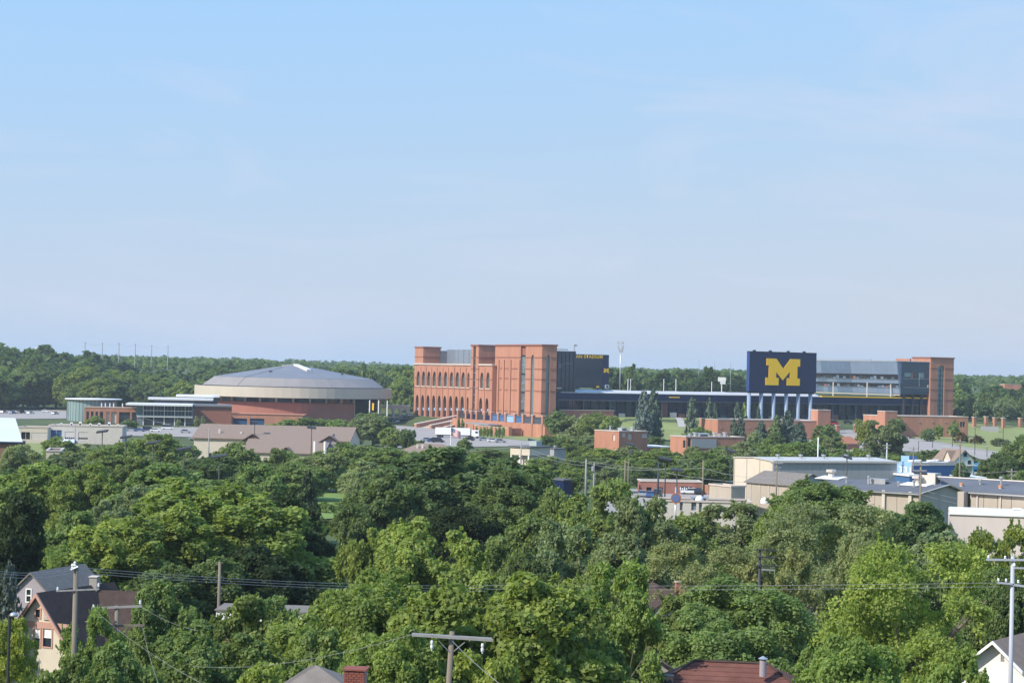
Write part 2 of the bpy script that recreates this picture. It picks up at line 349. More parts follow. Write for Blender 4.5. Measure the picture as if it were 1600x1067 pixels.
# ------------------------------------------------------------------ brick stadium building with the arcade
FN = Fr(O0, TH)                                     # u = B (front, to the right and away), w = A (left face, away)
ZB = 4.2
def east_building():
    root = thing('arcaded_brick_building', 'long orange brick stadium building with pointed arch windows and square towers', 'building', FN.p(0, 0, ZB-4))
    zb = ZB-4
    def px(zx): return 620+zx/5.3333
    def py(zy): return 520+zy/5.3333
    T2, TA, TL = -3.0, -2.3, -2.6                   # outward offsets of the planes
    # --- large block at the near end (plane u = 0)
    w3 = FN.left(px(820), 580, 0)[0]; z3 = FN.left(px(1190), py(108), 0)[1]
    uN = FN.front(px(1331), 580)[0]
    wa, wb = FN.left(px(1071), 580, 0)[0], FN.left(px(1030), 580, 0)[0]
    lw = [FN.left(px(q), 580, 0)[0] for q in (1145, 1116)]
    zt = FN.left(px(1130), py(183), 0)[1]; zlo = 6.5
    h3 = lancet(lw[0], lw[1], zlo, zt)
    mb = MB(); holes(mb, FN.mleft(0), rect(0, zb, wa, z3), [h3], 0.9)
    holes(mb, FN.mleft(0), rect(wb, zb, w3+0.4, z3), [], 0)
    un = [FN.front(px(q), 580)[0] for q in (1245, 1276)]
    hN = lancet(un[0], un[1], zlo, zt)
    holes(mb, FN.mfront(0), rect(0, zb, uN, z3), [hN], 0.9)
    FN.box(mb, 0.02, uN-0.02, wb+0.05, w3, zb, z3-0.02); FN.box(mb, 2.0, uN-0.02, 2.0, wb+0.05, z3-1.2, z3-0.3)
    mb.add([FN.p(0,0,z3),FN.p(uN,0,z3),FN.p(uN,w3,z3),FN.p(0,w3,z3)], [(0,1,2,3)])
    mb.add([FN.p(uN,0,zb),FN.p(uN,w3,zb),FN.p(uN,w3,z3),FN.p(uN,0,z3)], [(0,1,2,3)])
    obj('wall', mb, M_brick, root)
    # recessed bay between wa and wb
    zg = FN.left(px(1050), py(192), 0)[1]
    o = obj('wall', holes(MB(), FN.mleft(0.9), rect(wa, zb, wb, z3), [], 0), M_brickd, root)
    def strip(wl, wr, z0, z1, u0, nb, name='window'):
        g = obj(name, MB().add([FN.p(u0, wl, z0), FN.p(u0, wr, z0), FN.p(u0, wr, z1), FN.p(u0, wl, z1)], [(0,1,2,3)]), M_win, root)
        for i in range(nb+1):
            z = z0+(z1-z0)*i/nb; box('spandrel', FN, M_navyd if i % 2 else M_glassl, g, u0-0.12, u0-0.02, wl, wr, z-0.35, z+0.35)
        return g
    strip(wa+0.3, wb-0.3, 5.5, zg, 0.55, 7)
    def pane(mp, poly, k, z0, z1, a0, a1, nb, mt=M_win):
        g = obj('window', MB().add([mp(a, b, k) for a, b in poly], [tuple(range(len(poly)))]), mt, root)
        for i in range(1, nb):
            z = z0+(z1-z0)*i/nb
            obj('transom', MB().hexa([mp(a0,z-.25,k-.15),mp(a1,z-.25,k-.15),mp(a1,z-.25,k-.02),mp(a0,z-.25,k-.02),mp(a0,z+.25,k-.15),mp(a1,z+.25,k-.15),mp(a1,z+.25,k-.02),mp(a0,z+.25,k-.02)]), M_glassl, g)
        return g
    pane(FN.mleft(0), h3, 0.85, zlo, zt-2, lw[0], lw[1], 8, M_glassg)
    pane(FN.mfront(0), hN, 0.85, zlo, zt-2, un[0], un[1], 8, M_glassg)
    # string courses and pilasters on the block
    for zy in (205, 300, 385, 482, 662):
        z = FN.left(px(1100), py(zy), 0)[1]
        box('string_course', FN, M_brickd, root, -0.18, 0.0, 0.0, lw[0]-0.2, z-.22, z+.22)
        box('string_course', FN, M_brickd, root, -0.18, 0.0, lw[1]+0.2, wa, z-.22, z+.22)
        box('string_course', FN, M_brickd, root, -0.18, 0.0, wb, w3, z-.22, z+.22)
        box('string_course', FN, M_brickd, root, -0.18, un[0]-0.2, -0.18, 0.0, z-.22, z+.22)
        box('string_course', FN, M_brickd, root, un[1]+0.2, uN+.1, -0.18, 0.0, z-.22, z+.22)
    for zx in (848, 893, 948, 1022):
        w = FN.left(px(zx), 580, 0)[0]
        box('pilaster', FN, M_brick, root, -0.45, -0.2, w-0.8, w+0.8, zb, z3-6.5)
    FN_c = MB(); FN.box(FN_c, -0.45, uN+0.4, -0.45, wa+.1, z3, z3+0.7); FN.box(FN_c, -0.45, uN+.4, wa+.1, w3+.4, z3+.02, z3+.72)
    obj('cornice', FN_c, M_brickd, root)
    # --- slim tower projecting by nine metres
    wA, wB = FN.left(px(680), 580, T2)[0], FN.left(px(617), 580, T2)[0]; z2 = FN.left(px(650), py(110), T2)[1]
    sA, sB = FN.left(px(655), 580, T2)[0], FN.left(px(634), 580, T2)[0]
    mb = MB(); FN.box(mb, T2, 11, wA, sA, zb, z2); FN.box(mb, T2, 11, sB, wB, zb, z2); FN.box(mb, T2+1.5, 11, sA, sB, zb, z2-0.02)
    obj('tower', mb, M_brick, root)
    g = obj('window', MB().add([FN.p(T2+.9, sA, 3), FN.p(T2+.9, sB, 3), FN.p(T2+.9, sB, z2-1), FN.p(T2+.9, sA, z2-1)], [(0,1,2,3)]), M_glassd, root)
    for i in range(9): box('transom', FN, M_glassl, g, T2+.7, T2+.85, sA, sB, 5+i*3.6, 5.5+i*3.6)
    box('cornice', FN, M_brickd, root, T2-.4, 11.3, wA-.4, wB+.4, z2, z2+.7)
    for zy in (205, 300, 385, 460, 640):
        z = FN.left(px(650), py(zy), T2)[1]
        box('string_course', FN, M_brickd, root, T2-.15, 11, wA-.15, wA, z-.2, z+.2)
        box('string_course', FN, M_brickd, root, T2-.15, T2, wA, sA-.05, z-.2, z+.2); box('string_course', FN, M_brickd, root, T2-.15, T2, sB+.05, wB, z-.2, z+.2)
    # --- arcade walls
    def arcade(u0, wn, wf, ztop, ups, los, end=True):
        mb = MB(); hs_, spec = [], []
        for (c, t, b, hw) in ups+los:
            w0, w1 = FN.left(px(c+hw), 580, u0)[0], FN.left(px(c-hw), 580, u0)[0]
            zt_, zb_ = FN.left(px(c), py(t), u0)[1], FN.left(px(c), py(b), u0)[1]
            zb_ = max(zb_, zb+0.4); hp = lancet(w0, w1, zb_, zt_, rise=(w1-w0)*1.15)
            hs_.append(hp); spec.append((hp, w0, w1, zb_, zt_))
        holes(mb, FN.mleft(u0), rect(wn, zb, wf, ztop), hs_, 1.3)
        P = FN.p
        ub=9.0
        mb.add([P(u0,wn,zb),P(ub,wn,zb),P(ub,wn,ztop),P(u0,wn,ztop),P(ub,wf,zb),P(u0,wf,zb),P(u0,wf,ztop),P(ub,wf,ztop)], [(0,1,2,3),(4,5,6,7),(3,2,7,6)])
        obj('arcade_wall', mb, M_brick, root)
        for i, (hp, w0, w1, zb_, zt_) in enumerate(spec):
            up = i < len(ups)
            g = obj('window' if up else 'archway', MB().add([P(u0+1.2, a, b) for a, b in hp], [tuple(range(len(hp)))]), M_win if up else M_dark, root)
            wm = (w0+w1)/2; hh = (zt_-zb_)
            if up:
                box('mullion', FN, M_glassl, g, u0+1.0, u0+1.15, wm-.12, wm+.12, zb_, zt_-1.6)
                for k in (0.3, 0.58): box('transom', FN, M_glassl, g, u0+.98, u0+1.16, w0+.1, w1-.1, zb_+hh*k-.16, zb_+hh*k+.16)
                box('sill', FN, M_stone, g, u0-.3, u0+.9, w0-.4, w1+.4, zb_-.45, zb_-.02)
            else:
                box('banner', FN, M_bluel, g, u0+.95, u0+1.1, w0+.3, w1-.3, zb_+hh*.30, zb_+hh*.42)
                box('door', FN, M_navyd, g, u0+.9, u0+1.1, w0+.2, w1-.2, zb_, zb_+hh*.26)
        box('cornice', FN, M_coping, root, u0-.5, u0+1.2, wn-(.5 if end else 0), wf, ztop, ztop+.75)
        seg = sorted([(s_[1], s_[2]) for s_ in spec[:len(ups)]])
        zc = FN.left(px(400), py(378), u0)[1]
        for (a0, b0), (a1, b1) in zip(seg, seg[1:]): box('pilaster', FN, M_brick, root, u0-.28, u0-.02, (b0+a1)/2-.35, (b0+a1)/2+.35, zb, ztop-1.2)
        prev = wn
        for a, b in seg+[(wf, wf)]:
            if a-.15 > prev+.15: box('string_course', FN, M_brickd, root, u0-.15, u0, prev+.15, a-.15, zc-.2, zc+.2)
            prev = b
        for zy in (452, 640):
            z = FN.left(px(400), py(zy), u0)[1]
            if zy == 452: box('string_course', FN, M_brickd, root, u0-.12, u0, wn, wf, z-.75, z-.35)
    wn = wB+0.0; wf = FN.left(px(147), 580, TA)[0]; zta = FN.left(px(400), py(268), TA)[1]
    ups = [(c, 318+(c-180)*.022, 440+(c-180)*.035, hw) for c, hw in zip((180,224,268,314,361,408,457,506,554), (14,14.5,14.5,15,15.5,15.5,15.5,16,16))]+[(598,332,455,9)]
    los = [(c, 515+(c-175)*.035, 700, hw) for c, hw in zip((175,220,265,312,358,404,453,501,550), (12,12.5,13,13,13.5,13.5,14,14,14))]+[(596,535,700,8)]
    arcade(TA, wn, wf, zta, ups, los, False)
    zb_keep = FN.left(px(740), py(272), TL)[1]
    arcade(TL, FN.left(px(797), 580, TL)[0], wA-0.02, zb_keep, [(710,328,462,14),(761,328,462,14)], [(704,540,700,13),(756,543,700,13)])
    # --- far corner tower above the arcade
    wc0, wc1 = FN.left(px(217), 580, TA)[0], wf
    zc_ = FN.left(px(200), py(124), TA)[1]; uc = TA+FN.sub(0, wc0).front(px(362), 580, 0)[0]-TA
    box('tower', FN, M_brick, root, TA+.02, uc, wc0, wc1-.02, zta+.8, zc_); box('cornice', FN, M_brickd, root, TA-.3, uc+.4, wc0-.4, wc1+.3, zc_, zc_+.6)
    for zy in (200,):
        z = FN.left(px(180), py(zy), TA)[1]; box('string_course', FN, M_brickd, root, TA-.12, uc+.1, wc0-.15, wc0, z-.2, z+.2); box('string_course', FN, M_brickd, root, TA-.15, TA+.02, wc0, wc1, z-.2, z+.2)
    # --- glazed storey behind the terrace
    ug = 7.0; zg1 = FN.left(px(500), py(140), ug)[1]; g0, g1 = wB-2, FN.left(px(324), 580, ug)[0]; gm = FN.left(px(421), 580, ug)[0]
    box('glazed_storey', FN, M_glassl, root, ug, ug+8, g0, gm, zta-1, zg1)
    box('glazed_storey', FN, M_glassb, root, ug+.3, ug+8, gm, g1+4, zta-1, zg1-.6)  # darker glass paints in the reflection of the tower
    for i in range(9):
        w = g0+(gm-g0)*i/8; box('mullion', FN, M_metal, root, ug-.25, ug-.01, w-.16, w+.16, zta, zg1)
    # --- dark glazed end beside the big block
    u1 = FN.front(px(1490), 580, 4)[0]; zq = FN.front(px(1400), py(152), 4)[1]
    e = box('glazed_end', FN, M_glassd, root, uN+.05, u1, 4, 60, zb+3, zq)
    for (x0, y0, x1, y1, mt) in ((1335,135,1425,143,M_metald),(1345,255,1370,295,M_glassb),(1395,250,1455,262,M_glassb),(1330,455,1370,465,M_coping)):
        a, z1_ = FN.front(px(x0), py(y0), 3.9); b, z0_ = FN.front(px(x1), py(y1), 3.9)
        box('panel', FN, mt, e, a, b, 3.7, 3.98, z0_, z1_)
    for k in range(6): box('mullion', FN, M_navyd, e, uN+.3+k*2.1, uN+.45+k*2.1, 3.75, 3.97, 12, zq-.5)
    for k in range(7): box('transom', FN, M_navyd, e, uN+.1, u1-.1, 3.72, 3.96, 12.5+k*3.9, 12.8+k*3.9)
    u, z = FN.front(px(1480), py(95), 8)
    m_ = obj('roof_mast', MB().tube([FN.p(u, 8, zq-.1), FN.p(u, 8, z)], 0.22, 6), M_metal, root)
    box('antenna', FN, M_metal, m_, u-.1, u+1.4, 7.8, 8.2, z-1, z-.2)
    return root
east_building()

# ------------------------------------------------------------------ terrace wall with brick piers in front
def terrace():
    f = Fr(at(850, 664, 842), R(-64))               # u runs towards the viewer along the terrace, w = inward
    f = FN.sub(-31, -34)
    root = thing('terrace_wall', 'orange brick terrace wall topped by piers with blue panels between them', 'wall', f.p(0, 0, 0))
    w1 = f.left(708, 600)[0]
    ztop = f.left(790, 659)[1]
    wn = f.left(853, 600)[0]
    box('wall', f, M_brick, root, 0, 1.0, wn, w1, -1.0, ztop)
    box('wall', f, M_brick, root, 1.0, 24, wn, wn+1.0, -1.0, ztop-.02)
    box('terrace_floor', f, M_conc, root, 1.0, 28, wn+1.0, w1, ztop-1.2, ztop-.9)
    cols = [848.5, 832.7, 817.8, 804.7, 790.6, 779.3, 768, 757.8, 745.6, 737.2, 728.8, 716]
    wp = [f.left(c, 600)[0] for c in cols]
    for i, w in enumerate(wp):
        p = box('pier', f, M_brick, root, -.15, 1.15, w-.7, w+.7, ztop+.02, ztop+3.6); box('pier_cap', f, M_coping, p, -.3, 1.3, w-.9, w+.9, ztop+3.6, ztop+3.9)
        if i < 2: box('buttress', f, M_brick, root, -.4, -.02, w-.5, w+.5, -1, ztop)
    pm = [M_glassb, M_glassb, M_blue, M_bluel, M_blue, M_blue, M_navy, M_metald, M_navy, M_navyd, M_metald]
    for i in range(len(wp)-1):
        box('panel', f, pm[i], root, .45, .6, wp[i]+.75, wp[i+1]-.75, ztop+.1, ztop+(3.0 if i < 6 else 2.4))
        box('rail', f, M_metald, root, .3, .42, wp[i]+.72, wp[i+1]-.72, ztop+2.6, ztop+2.75)
    # lower planting wall and gate
    g = f.sub(-7, 0); root2 = thing('planter_wall', 'low orange brick wall with a dark gateway behind columnar trees', 'wall', g.p(0, 0, 0))
    a, b = g.left(795, 600)[0], g.left(742, 600)[0]; zt = g.left(770, 667)[1]
    box('wall', g, M_brick, root2, 0, .8, a, b, -1, zt)
    gb = g.front
    b2 = g.sub(0, a).front(815, 600)[0]
    box('gate_wall', g, M_brickr, root2, 0, b2, a-1.2, a-.02, -1, zt)
    box('pier', g, M_brick, root2, -.6, .9, a-2.2, a-1.3, -1, zt+.6); box('coping', g, M_coping, root2, -.15, .95, a, b, zt, zt+.25)
    # canopy
    c = f.sub(-4.5, 0); w0, w1_ = c.left(771, 600)[0], c.left(735, 600)[0]; zc = c.left(750, 663)[1]
    cr = thing('entrance_canopy', 'flat grey canopy jutting from the terrace wall above the columnar trees', 'canopy', c.p(0, w0, 0))
    box('roof', c, M_metal, cr, -2.2, 4.3, w0, w1_, zc, zc+.5)
    for k in range(4):
        w = w0+1+(w1_-w0-2)*k/3; box('post', c, M_metald, cr, -1.9, -1.6, w-.15, w+.15, -1, zc)
    return f
FT = terrace()
def stairs():
    f = FN.sub(-33, 0); w0, w1 = f.left(706, 600)[0], f.left(655, 600)[0]
    root = thing('staircase', 'wide concrete steps with orange brick side walls climbing to the arcade', 'stairs', f.p(0, w0, 0))
    zt = ZB+.1
    for k in range(14):
        z = zt*(k+1)/14; box('step', f, M_conc, root, k*1.3, 18.2+.01*k, w0+3, w1-3, z-.5, z)
    for (a, b) in ((w0, w0+2.4), ((w0+w1)/2-1.2, (w0+w1)/2+1.2), (w1-2.4, w1)):
        mb = MB(); P = f.p
        mb.hexa([P(-2,a,-1),P(20,a,-1),P(20,b,-1),P(-2,b,-1),P(-2,a,1.6),P(20,a,zt+1.6),P(20,b,zt+1.6),P(-2,b,1.6)])
        s_ = obj('side_wall', mb, M_brick, root); mb = MB()
        mb.hexa([P(-2.2,a-.2,1.6),P(20,a-.2,zt+1.6),P(20,b+.2,zt+1.6),P(-2.2,b+.2,1.6),P(-2.2,a-.2,1.9),P(20,a-.2,zt+1.9),P(20,b+.2,zt+1.9),P(-2.2,b+.2,1.9)])
        obj('coping', mb, M_coping, s_)
stairs()

# ------------------------------------------------------------------ the bowl
def bowl():
    u0, u1 = FN.front(868, 600, 6)[0], FN.front(1452, 610, 6)[0]
    root = thing('stadium_bowl', 'low stadium bowl with pale rim, navy fascia and dark glazed concourse', 'stadium', FN.p((u0+u1)/2, 4, 7))
    um = FN.front(1282, 600, 4)[0]
    def zz(x, y, w): return FN.front(x, y, w)[1]
    zr, zf, zl = 20.2, 18.6, 15.6
    mb = MB(); P = FN.p
    n = 22; ua = FN.front(876, 600, 4)[0]
    for i in range(n):                               # pale cover sheets over the top rows, each its own sheet
        a, b = ua+(um-ua)*i/n, ua+(um-ua)*(i+1)/n-.12; j = rnd.uniform(-.12, .12)
        m1 = MB().hexa([P(a,3.4,zf),P(b,3.4,zf),P(b,9,zr-.7+j),P(a,9,zr-.7+j),P(a,3.4,zf+.25),P(b,3.4,zf+.25),P(b,9,zr+j),P(a,9,zr+j)])
        obj('rim_cover', m1, mat('rim_membrane', (.50,.50,.51), .7, .15, .3), root)
    box('rim_wall', FN, M_colb, root, ua, um, 9.05, 10, 12, zr-.6)
    box('fascia', FN, M_navy, root, u0, u1-.5, 3.5, 6.5, zl, zf-.05)
    box('fascia_cap', FN, M_gold, root, um+.3, u1-.5, 3.2, 5.2, zf, zf+.6)
    box('rim_platform', FN, M_colb, root, um+.3, u1-.5, 5.25, 8.9, zf, zf+.45)
    box('concourse_back', FN, M_dark, root, u0, u1, 14, 15, 6, zl+.5)
    box('concourse_slab', FN, M_roofd, root, u0, u1, 3.6, 14, zl-.6, zl-.05)
    n = 46
    for i in range(n):
        a = u0+(u1-u0)*i/n; b = u0+(u1-u0)*(i+1)/n
        if i % 3 == 0: box('column', FN, M_glassb, root, a-.3, a+.3, 4.2, 5.0, 6.5, zl-.62)
        z0 = 7.6+rnd.uniform(-.2, .2)
        pn = box('glazing', FN, M_glassd if rnd.random() < .75 else M_navyd, root, a+.35, b-.35, 6.2, 6.35, z0, zl-.65)
        if i % 2 == 0: box('transom', FN, M_glassb, pn, a+.35, b-.35, 6.05, 6.18, 12.2, 12.45)
        if rnd.random() < .45: box('booth', FN, rnd.choice([M_brickd, M_glassb, M_metald, M_offw]), root, a+.6, b-.6, 5.2, 6.0, 6.8, rnd.uniform(8.6, 10.2))
    # low brick wall at the foot, left part
    ub = FN.front(960, 640, 1)[0]
    box('plinth_wall', FN, M_brickr, root, u0+.2, ub, 1.5, 2.3, 5.5, zz(900, 641, 1.5)); box('plinth_coping', FN, M_coping, root, u0+.1, ub+.3, 1.3, 2.5, zz(900, 641, 1.5), zz(900, 641, 1.5)+.25)
    # gold lettering band on the fascia
    a, z = FN.front(1046, 620.5, 3.4); b, _ = FN.front(1062, 620.5, 3.4)
    box('lettering_band', FN, M_gold, root, a, b, 3.3, 3.48, z-.22, z+.22)
    # rows of seating behind the rim
    mb = MB()
    for k in range(16): FN.box(mb, ua+20, u1-15, 10+k*1.6, 11.6+k*1.6, 6, 19.5-k*.8)
    obj('seating', mb, M_navy, root)
    # slim flag masts along the rim
    for x, y in ((982,592),(986,592),(1038,592),(1057,592),(1113,596)):
        u, _ = FN.front(x, 600, 9); z = FN.front(x, y, 9)[1]
        obj('rim_mast', MB().tube([P(u,9.5,zr-1.5),P(u,9.5,z)], .17, 6), M_white, root)
    for x, y in ((1302,597),(1355,597),(1392,600)):
        u, _ = FN.front(x, 600, 8); z = FN.front(x, y, 8)[1]
        obj('rim_mast', MB().tube([P(u,8,zf+.3),P(u,8,z)], .3, 6), M_offw, root)
bowl()

# ------------------------------------------------------------------ scoreboards
def block_m(mp, a0, b0, w, h, k0, k1):
    """block letter M with slab serifs"""
    P_ = [(0,0),(.38,0),(.38,.28),(.305,.28),(.305,.50),(.5,.19),(.705,.52),(.705,.28),(.62,.28),(.62,0),(1,0),(1,.27),(.925,.27),(.925,.72),(1,.72),(1,1),(.715,1),(.51,.62),(.31,1),(.02,1),(.02,.74),(.09,.74),(.09,.28),(0,.28)]
    poly = [Vector((a0+x*w, b0+y*h, 0)) for x, y in P_]; n = len(poly); mb = MB()
    tr = tessellate_polygon([poly])
    mb.add([mp(q.x, q.y, k0) for q in poly]+[mp(q.x, q.y, k1) for q in poly], [tuple(t) for t in tr]+[(i,(i+1)%n,n+(i+1)%n,n+i) for i in range(n)])
    return mb
def text_mesh(name, txt, width, height, mp, a0, b0, k, mt, parent, depth=0.1):
    cu = bpy.data.curves.new(name, 'FONT'); cu.body = txt; cu.size = 1.0; cu.offset = 0.035; cu.space_character = 1.12
    t = bpy.data.objects.new(name, cu); COL.objects.link(t); bpy.context.view_layer.update()
    me = bpy.data.meshes.new_from_object(t); bpy.data.objects.remove(t)
    co = np.empty(len(me.vertices)*3); me.vertices.foreach_get('co', co); co = co.reshape(-1, 3)
    mn, mx = co.min(0), co.max(0); off = wloc(parent)
    for v in me.vertices:
        q = mp(a0+(v.co.x-mn[0])/(mx[0]-mn[0])*width, b0+(v.co.y-mn[1])/(mx[1]-mn[1])*height, k); v.co = q-off
    me.materials.clear(); me.materials.append(mt)
    o = bpy.data.objects.new(name, me); COL.objects.link(o); o.parent = parent; return o
def scoreboards():
    f = FN.sub(0, -12)
    a, z1 = f.front(1172, 549.3); b, _ = f.front(1276, 553); _, z0 = f.front(1172, 611.5)
    root = thing('scoreboard', 'huge navy scoreboard with a yellow block letter M on blue-grey columns', 'scoreboard', f.p((a+b)/2, 2, gz(*f.p((a+b)/2, 2, 0)[:2])))
    box('board', f, M_navy, root, a, b, 0, 2.6, z0, z1)
    for k in range(1, 8): box('panel_joint', f, M_navyd, root, a+(b-a)*k/8-.05, a+(b-a)*k/8+.05, -.02, -.002, z0+.1, z1-.1)
    for k in range(1, 4): box('panel_joint', f, M_navyd, root, a+.1, b-.1, -.019, -.003, z0+(z1-z0)*k/4-.05, z0+(z1-z0)*k/4+.05)
    box('lit_side_panel', f, mat('lit_side_blue', (0.025, 0.055, 0.20), 0.5, 0.05, 0.5), root, a-.12, a-.01, .1, 2.5, z0+.1, z1-.1)  # brighter blue paints in sunlight on the left side of the board
    ml, zt = f.front(1196.5, 559.8); mr, _ = f.front(1250, 561); _, zb = f.front(1197, 601.5)
    obj('letter_m', block_m(f.mfront(0), ml, zb, mr-ml, zt-zb, -.25, -.02), M_gold, root)
    box('parapet', f, M_navyd, root, a-.1, b+.1, -.1, 2.7, z1, z1+.25)
    box('soffit_truss', f, M_navyd, root, a+.5, b-.5, .6, 2.3, z0-.8, z0)
    for c in (1172.5, 1191.5, 1211, 1230.7, 1249.5, 1268.5):
        u, _ = f.front(c, 630); p = f.p(u, 1.4, 0); g = gz(p.x, p.y)
        cl = obj('column', MB().lathe((p.x, p.y), [(0,z0-.79),(.95,z0-.79),(.95,g+1.6),(1.2,g+1.2),(1.2,g-.5)], 16), M_colb, root, smooth=True)
        cl.data.polygons.foreach_set('use_smooth', [True]*len(cl.data.polygons))
    box('footing', f, M_colb, root, a-.5, b+.5, .2, 4.2, gz(*f.p(a,2,0)[:2])-.5, gz(*f.p(a,2,0)[:2])+.45)
    for c in (1181, 1206, 1234, 1259):
        u, _ = f.front(c, 560); box('roof_light', f, M_metald, root, u-.6, u+.6, 1, 2, z1+.26, z1+.9)
    # far scoreboard
    f = FN.sub(0, 190); b, z1 = f.front(951.5, 554.5); _, z0 = f.front(940, 606); a = b-38
    root = thing('scoreboard', 'far dark navy scoreboard with yellow stadium lettering along its top edge', 'scoreboard', f.p((a+b)/2, 2, gz(*f.p((a+b)/2, 2, 0)[:2])))
    box('board', f, M_glassd, root, a, b-4.2, 0, 4.5, z0, z1); box('side_column', f, M_navy, root, b-4.18, b, -.1, 4.5, z0, z1)
    l, zt = f.front(900, 553.9); r_, _ = f.front(941.5, 555); zl = f.front(900, 559.2)[1]
    full = (r_-l)*16.2/10.2
    text_mesh('lettering', 'MICHIGAN STADIUM', full, zt-zl, f.mfront(0), r_-full, zl, -.15, M_gold, root)
    ml, zt = f.front(943.3, 575.5); mr, _ = f.front(951.2, 575.5); zb = f.front(945, 582)[1]
    obj('letter_m', block_m(f.mfront(0), ml, zb, mr-ml, zt-zb, -.3, -.12), M_gold, root)
    for x0, y0, x1, y1, mt, nm in ((932,603,936,605.5,M_gold,'panel'),(945,601.3,951.5,606.8,M_porc,'crest_panel'),(946.6,602.4,950,605.6,M_navy,'crest')):
        p, q = f.front(x0, y1), f.front(x1, y0); box(nm, f, mt, root, p[0], q[0], -.3 if nm != 'crest' else -.36, -.11 if nm != 'crest' else -.31, p[1], q[1])
    for u in (a+5, (a+b)/2, b-5): box('leg', f, M_colb, root, u-1, u+1, 1.2, 3.4, gz(*f.p(u,2,0)[:2])-1, z0)
scoreboards()

# ------------------------------------------------------------------ suite building on the far right
def west_building():
    def px(zx): return 1260+zx/4.706
    def py(zy): return 530+zy/4.706
    ut = FN.front(px(667), 590, 2)[0]; ub = FN.front(px(693), 600, 2)[0]
    ue = FN.front(px(903), 590, 2)[0]
    zt = FN.front(px(700), py(165), 2)[1]; zb = FN.front(px(700), py(404), 2)[1]
    root = thing('suite_building', 'glass and navy stadium suite building ending in a brick stair tower', 'building', FN.p((ub+ue)/2, 30, 9))
    P = FN.p; w0, w1 = 2.0, 104.0
    def ux(z): return ut+(ub-ut)*(zt-z)/(zt-zb)
    mb = MB(); mb.hexa([P(ub,w0,zb),P(ue,w0,zb),P(ue,w1,zb),P(ub,w1,zb),P(ut,w0,zt),P(ue,w0,zt),P(ue,w1,zt),P(ut,w1,zt)])
    obj('body', mb, M_sg, root)
    # window strips along the sloping field front
    for (y0, y1, xa, xb, mt) in ((190,212,130,335,M_glassd),(255,291,78,690,M_dark),(320,350,78,690,M_dark),(398,404,78,690,M_offw)):
        za = FN.left(px(400), py(y1), ut)[1]; zc = FN.left(px(400), py(y0), ut)[1]
        wa = FN.left(px(min(xb, 665)), 590, ut)[0] if xb < 600 else w0+.4; wb = FN.left(px(max(xa,80)), 590, ut)[0]
        wa, wb = max(min(wa, wb), w0+.4), min(max(wa, wb)+8, w1-1)
        def Q(w, z, k): return P(ux(z)-k, w, z)
        s_ = obj('window_strip', MB().hexa([Q(wa,za,.08),Q(wb,za,.08),Q(wb,za,-.2),Q(wa,za,-.2),Q(wa,zc,.08),Q(wb,zc,.08),Q(wb,zc,-.2),Q(wa,zc,-.2)]), mt, root)
        n = 26
        if mt is M_dark:
            for i in range(n):
                w = wa+(wb-wa)*(i+.5)/n
                if rnd.random() < .8:
                    hh = rnd.uniform(.3, .75); obj('seat_block', MB().hexa([Q(w-1.2,za,.2),Q(w+1.2,za,.2),Q(w+1.2,za,.1),Q(w-1.2,za,.1),Q(w-1.2,za+(zc-za)*hh,.2),Q(w+1.2,za+(zc-za)*hh,.2),Q(w+1.2,za+(zc-za)*hh,.1),Q(w-1.2,za+(zc-za)*hh,.1)]), rnd.choice([M_metald, M_metald, M_brickd, M_glassl, M_sg, M_glassb]), s_)
            obj('rail', MB().hexa([Q(wa,za-.15,.35),Q(wb,za-.15,.35),Q(wb,za-.15,.1),Q(wa,za-.15,.1),Q(wa,za+.1,.35),Q(wb,za+.1,.35),Q(wb,za+.1,.1),Q(wa,za+.1,.1)]), M_glassl, s_)
    zseg = [zb, FN.left(px(400), py(350), ut)[1], FN.left(px(400), py(320), ut)[1], FN.left(px(400), py(291), ut)[1], FN.left(px(400), py(255), ut)[1], FN.left(px(400), py(212), ut)[1], zt]
    for zi in (1, 3, 5):                              # glass panel rows between the strips
        za, zc = (zseg[zi-1]+.1, zseg[zi]-.15) if zi < 5 else (zseg[4]+.15, zt-.1)
        if zi == 3: za, zc = zseg[2]+.15, zseg[3]-.15
        def Q(w, z, k): return P(ux(z)-k, w, z)
        for i in range(23):
            wa, wb = w0+.5+i*4.4, w0+.5+(i+1)*4.4-.1
            obj('glass_panel', MB().add([Q(wa,za,.1),Q(wb,za,.1),Q(wb,zc,.1),Q(wa,zc,.1)], [(0,1,2,3)]), M_sgp if i < 9 or rnd.random() < .25 else M_sg, root)  # paler panes near the end paint in a reflection; the rest vary at random
    # end wall, its shade painted in by a darker panel
    for (x0, y0, x1, y1, mt) in ((712,246,895,290,M_glassd),(690,330,895,352,M_glassd),(720,248,765,275,M_glassg),(830,248,862,285,M_glassg),(770,250,780,288,M_brickr),(826,248,830,345,M_offw),(886,335,896,355,M_offw)):
        p, q = FN.front(px(x0), py(y1), w0), FN.front(px(x1), py(y0), w0); k = .1 if mt is M_glassd else .2
        box('window', FN, mt, root, p[0], q[0], w0-k, w0-k+.06, p[1], q[1])
    for y in (292, 356):
        z = FN.front(px(800), py(y), w0)[1]; box('rail', FN, M_metal, root, ub+1.5, ue-.1, w0-.5, w0-.4, z, z+.15)
    box('end_shade_panel', FN, mat('end_wall_shade', (0.05, 0.075, 0.105), 0.5, 0.08, 0.3), root, ub+.3, ue-.05, w0-.07, w0-.01, zb+.05, zt-.05)  # dark colour laid over the end wall for its shade
    box('roof_edge', FN, M_metal, root, ut-.2, ue, w0-.2, w1, zt, zt+.35)
    u, z = FN.front(px(520), py(152), 60); box('roof_screen', FN, M_metal, root, ut+4, ut+5, 30, 80, zt+.7, zt+1.1)
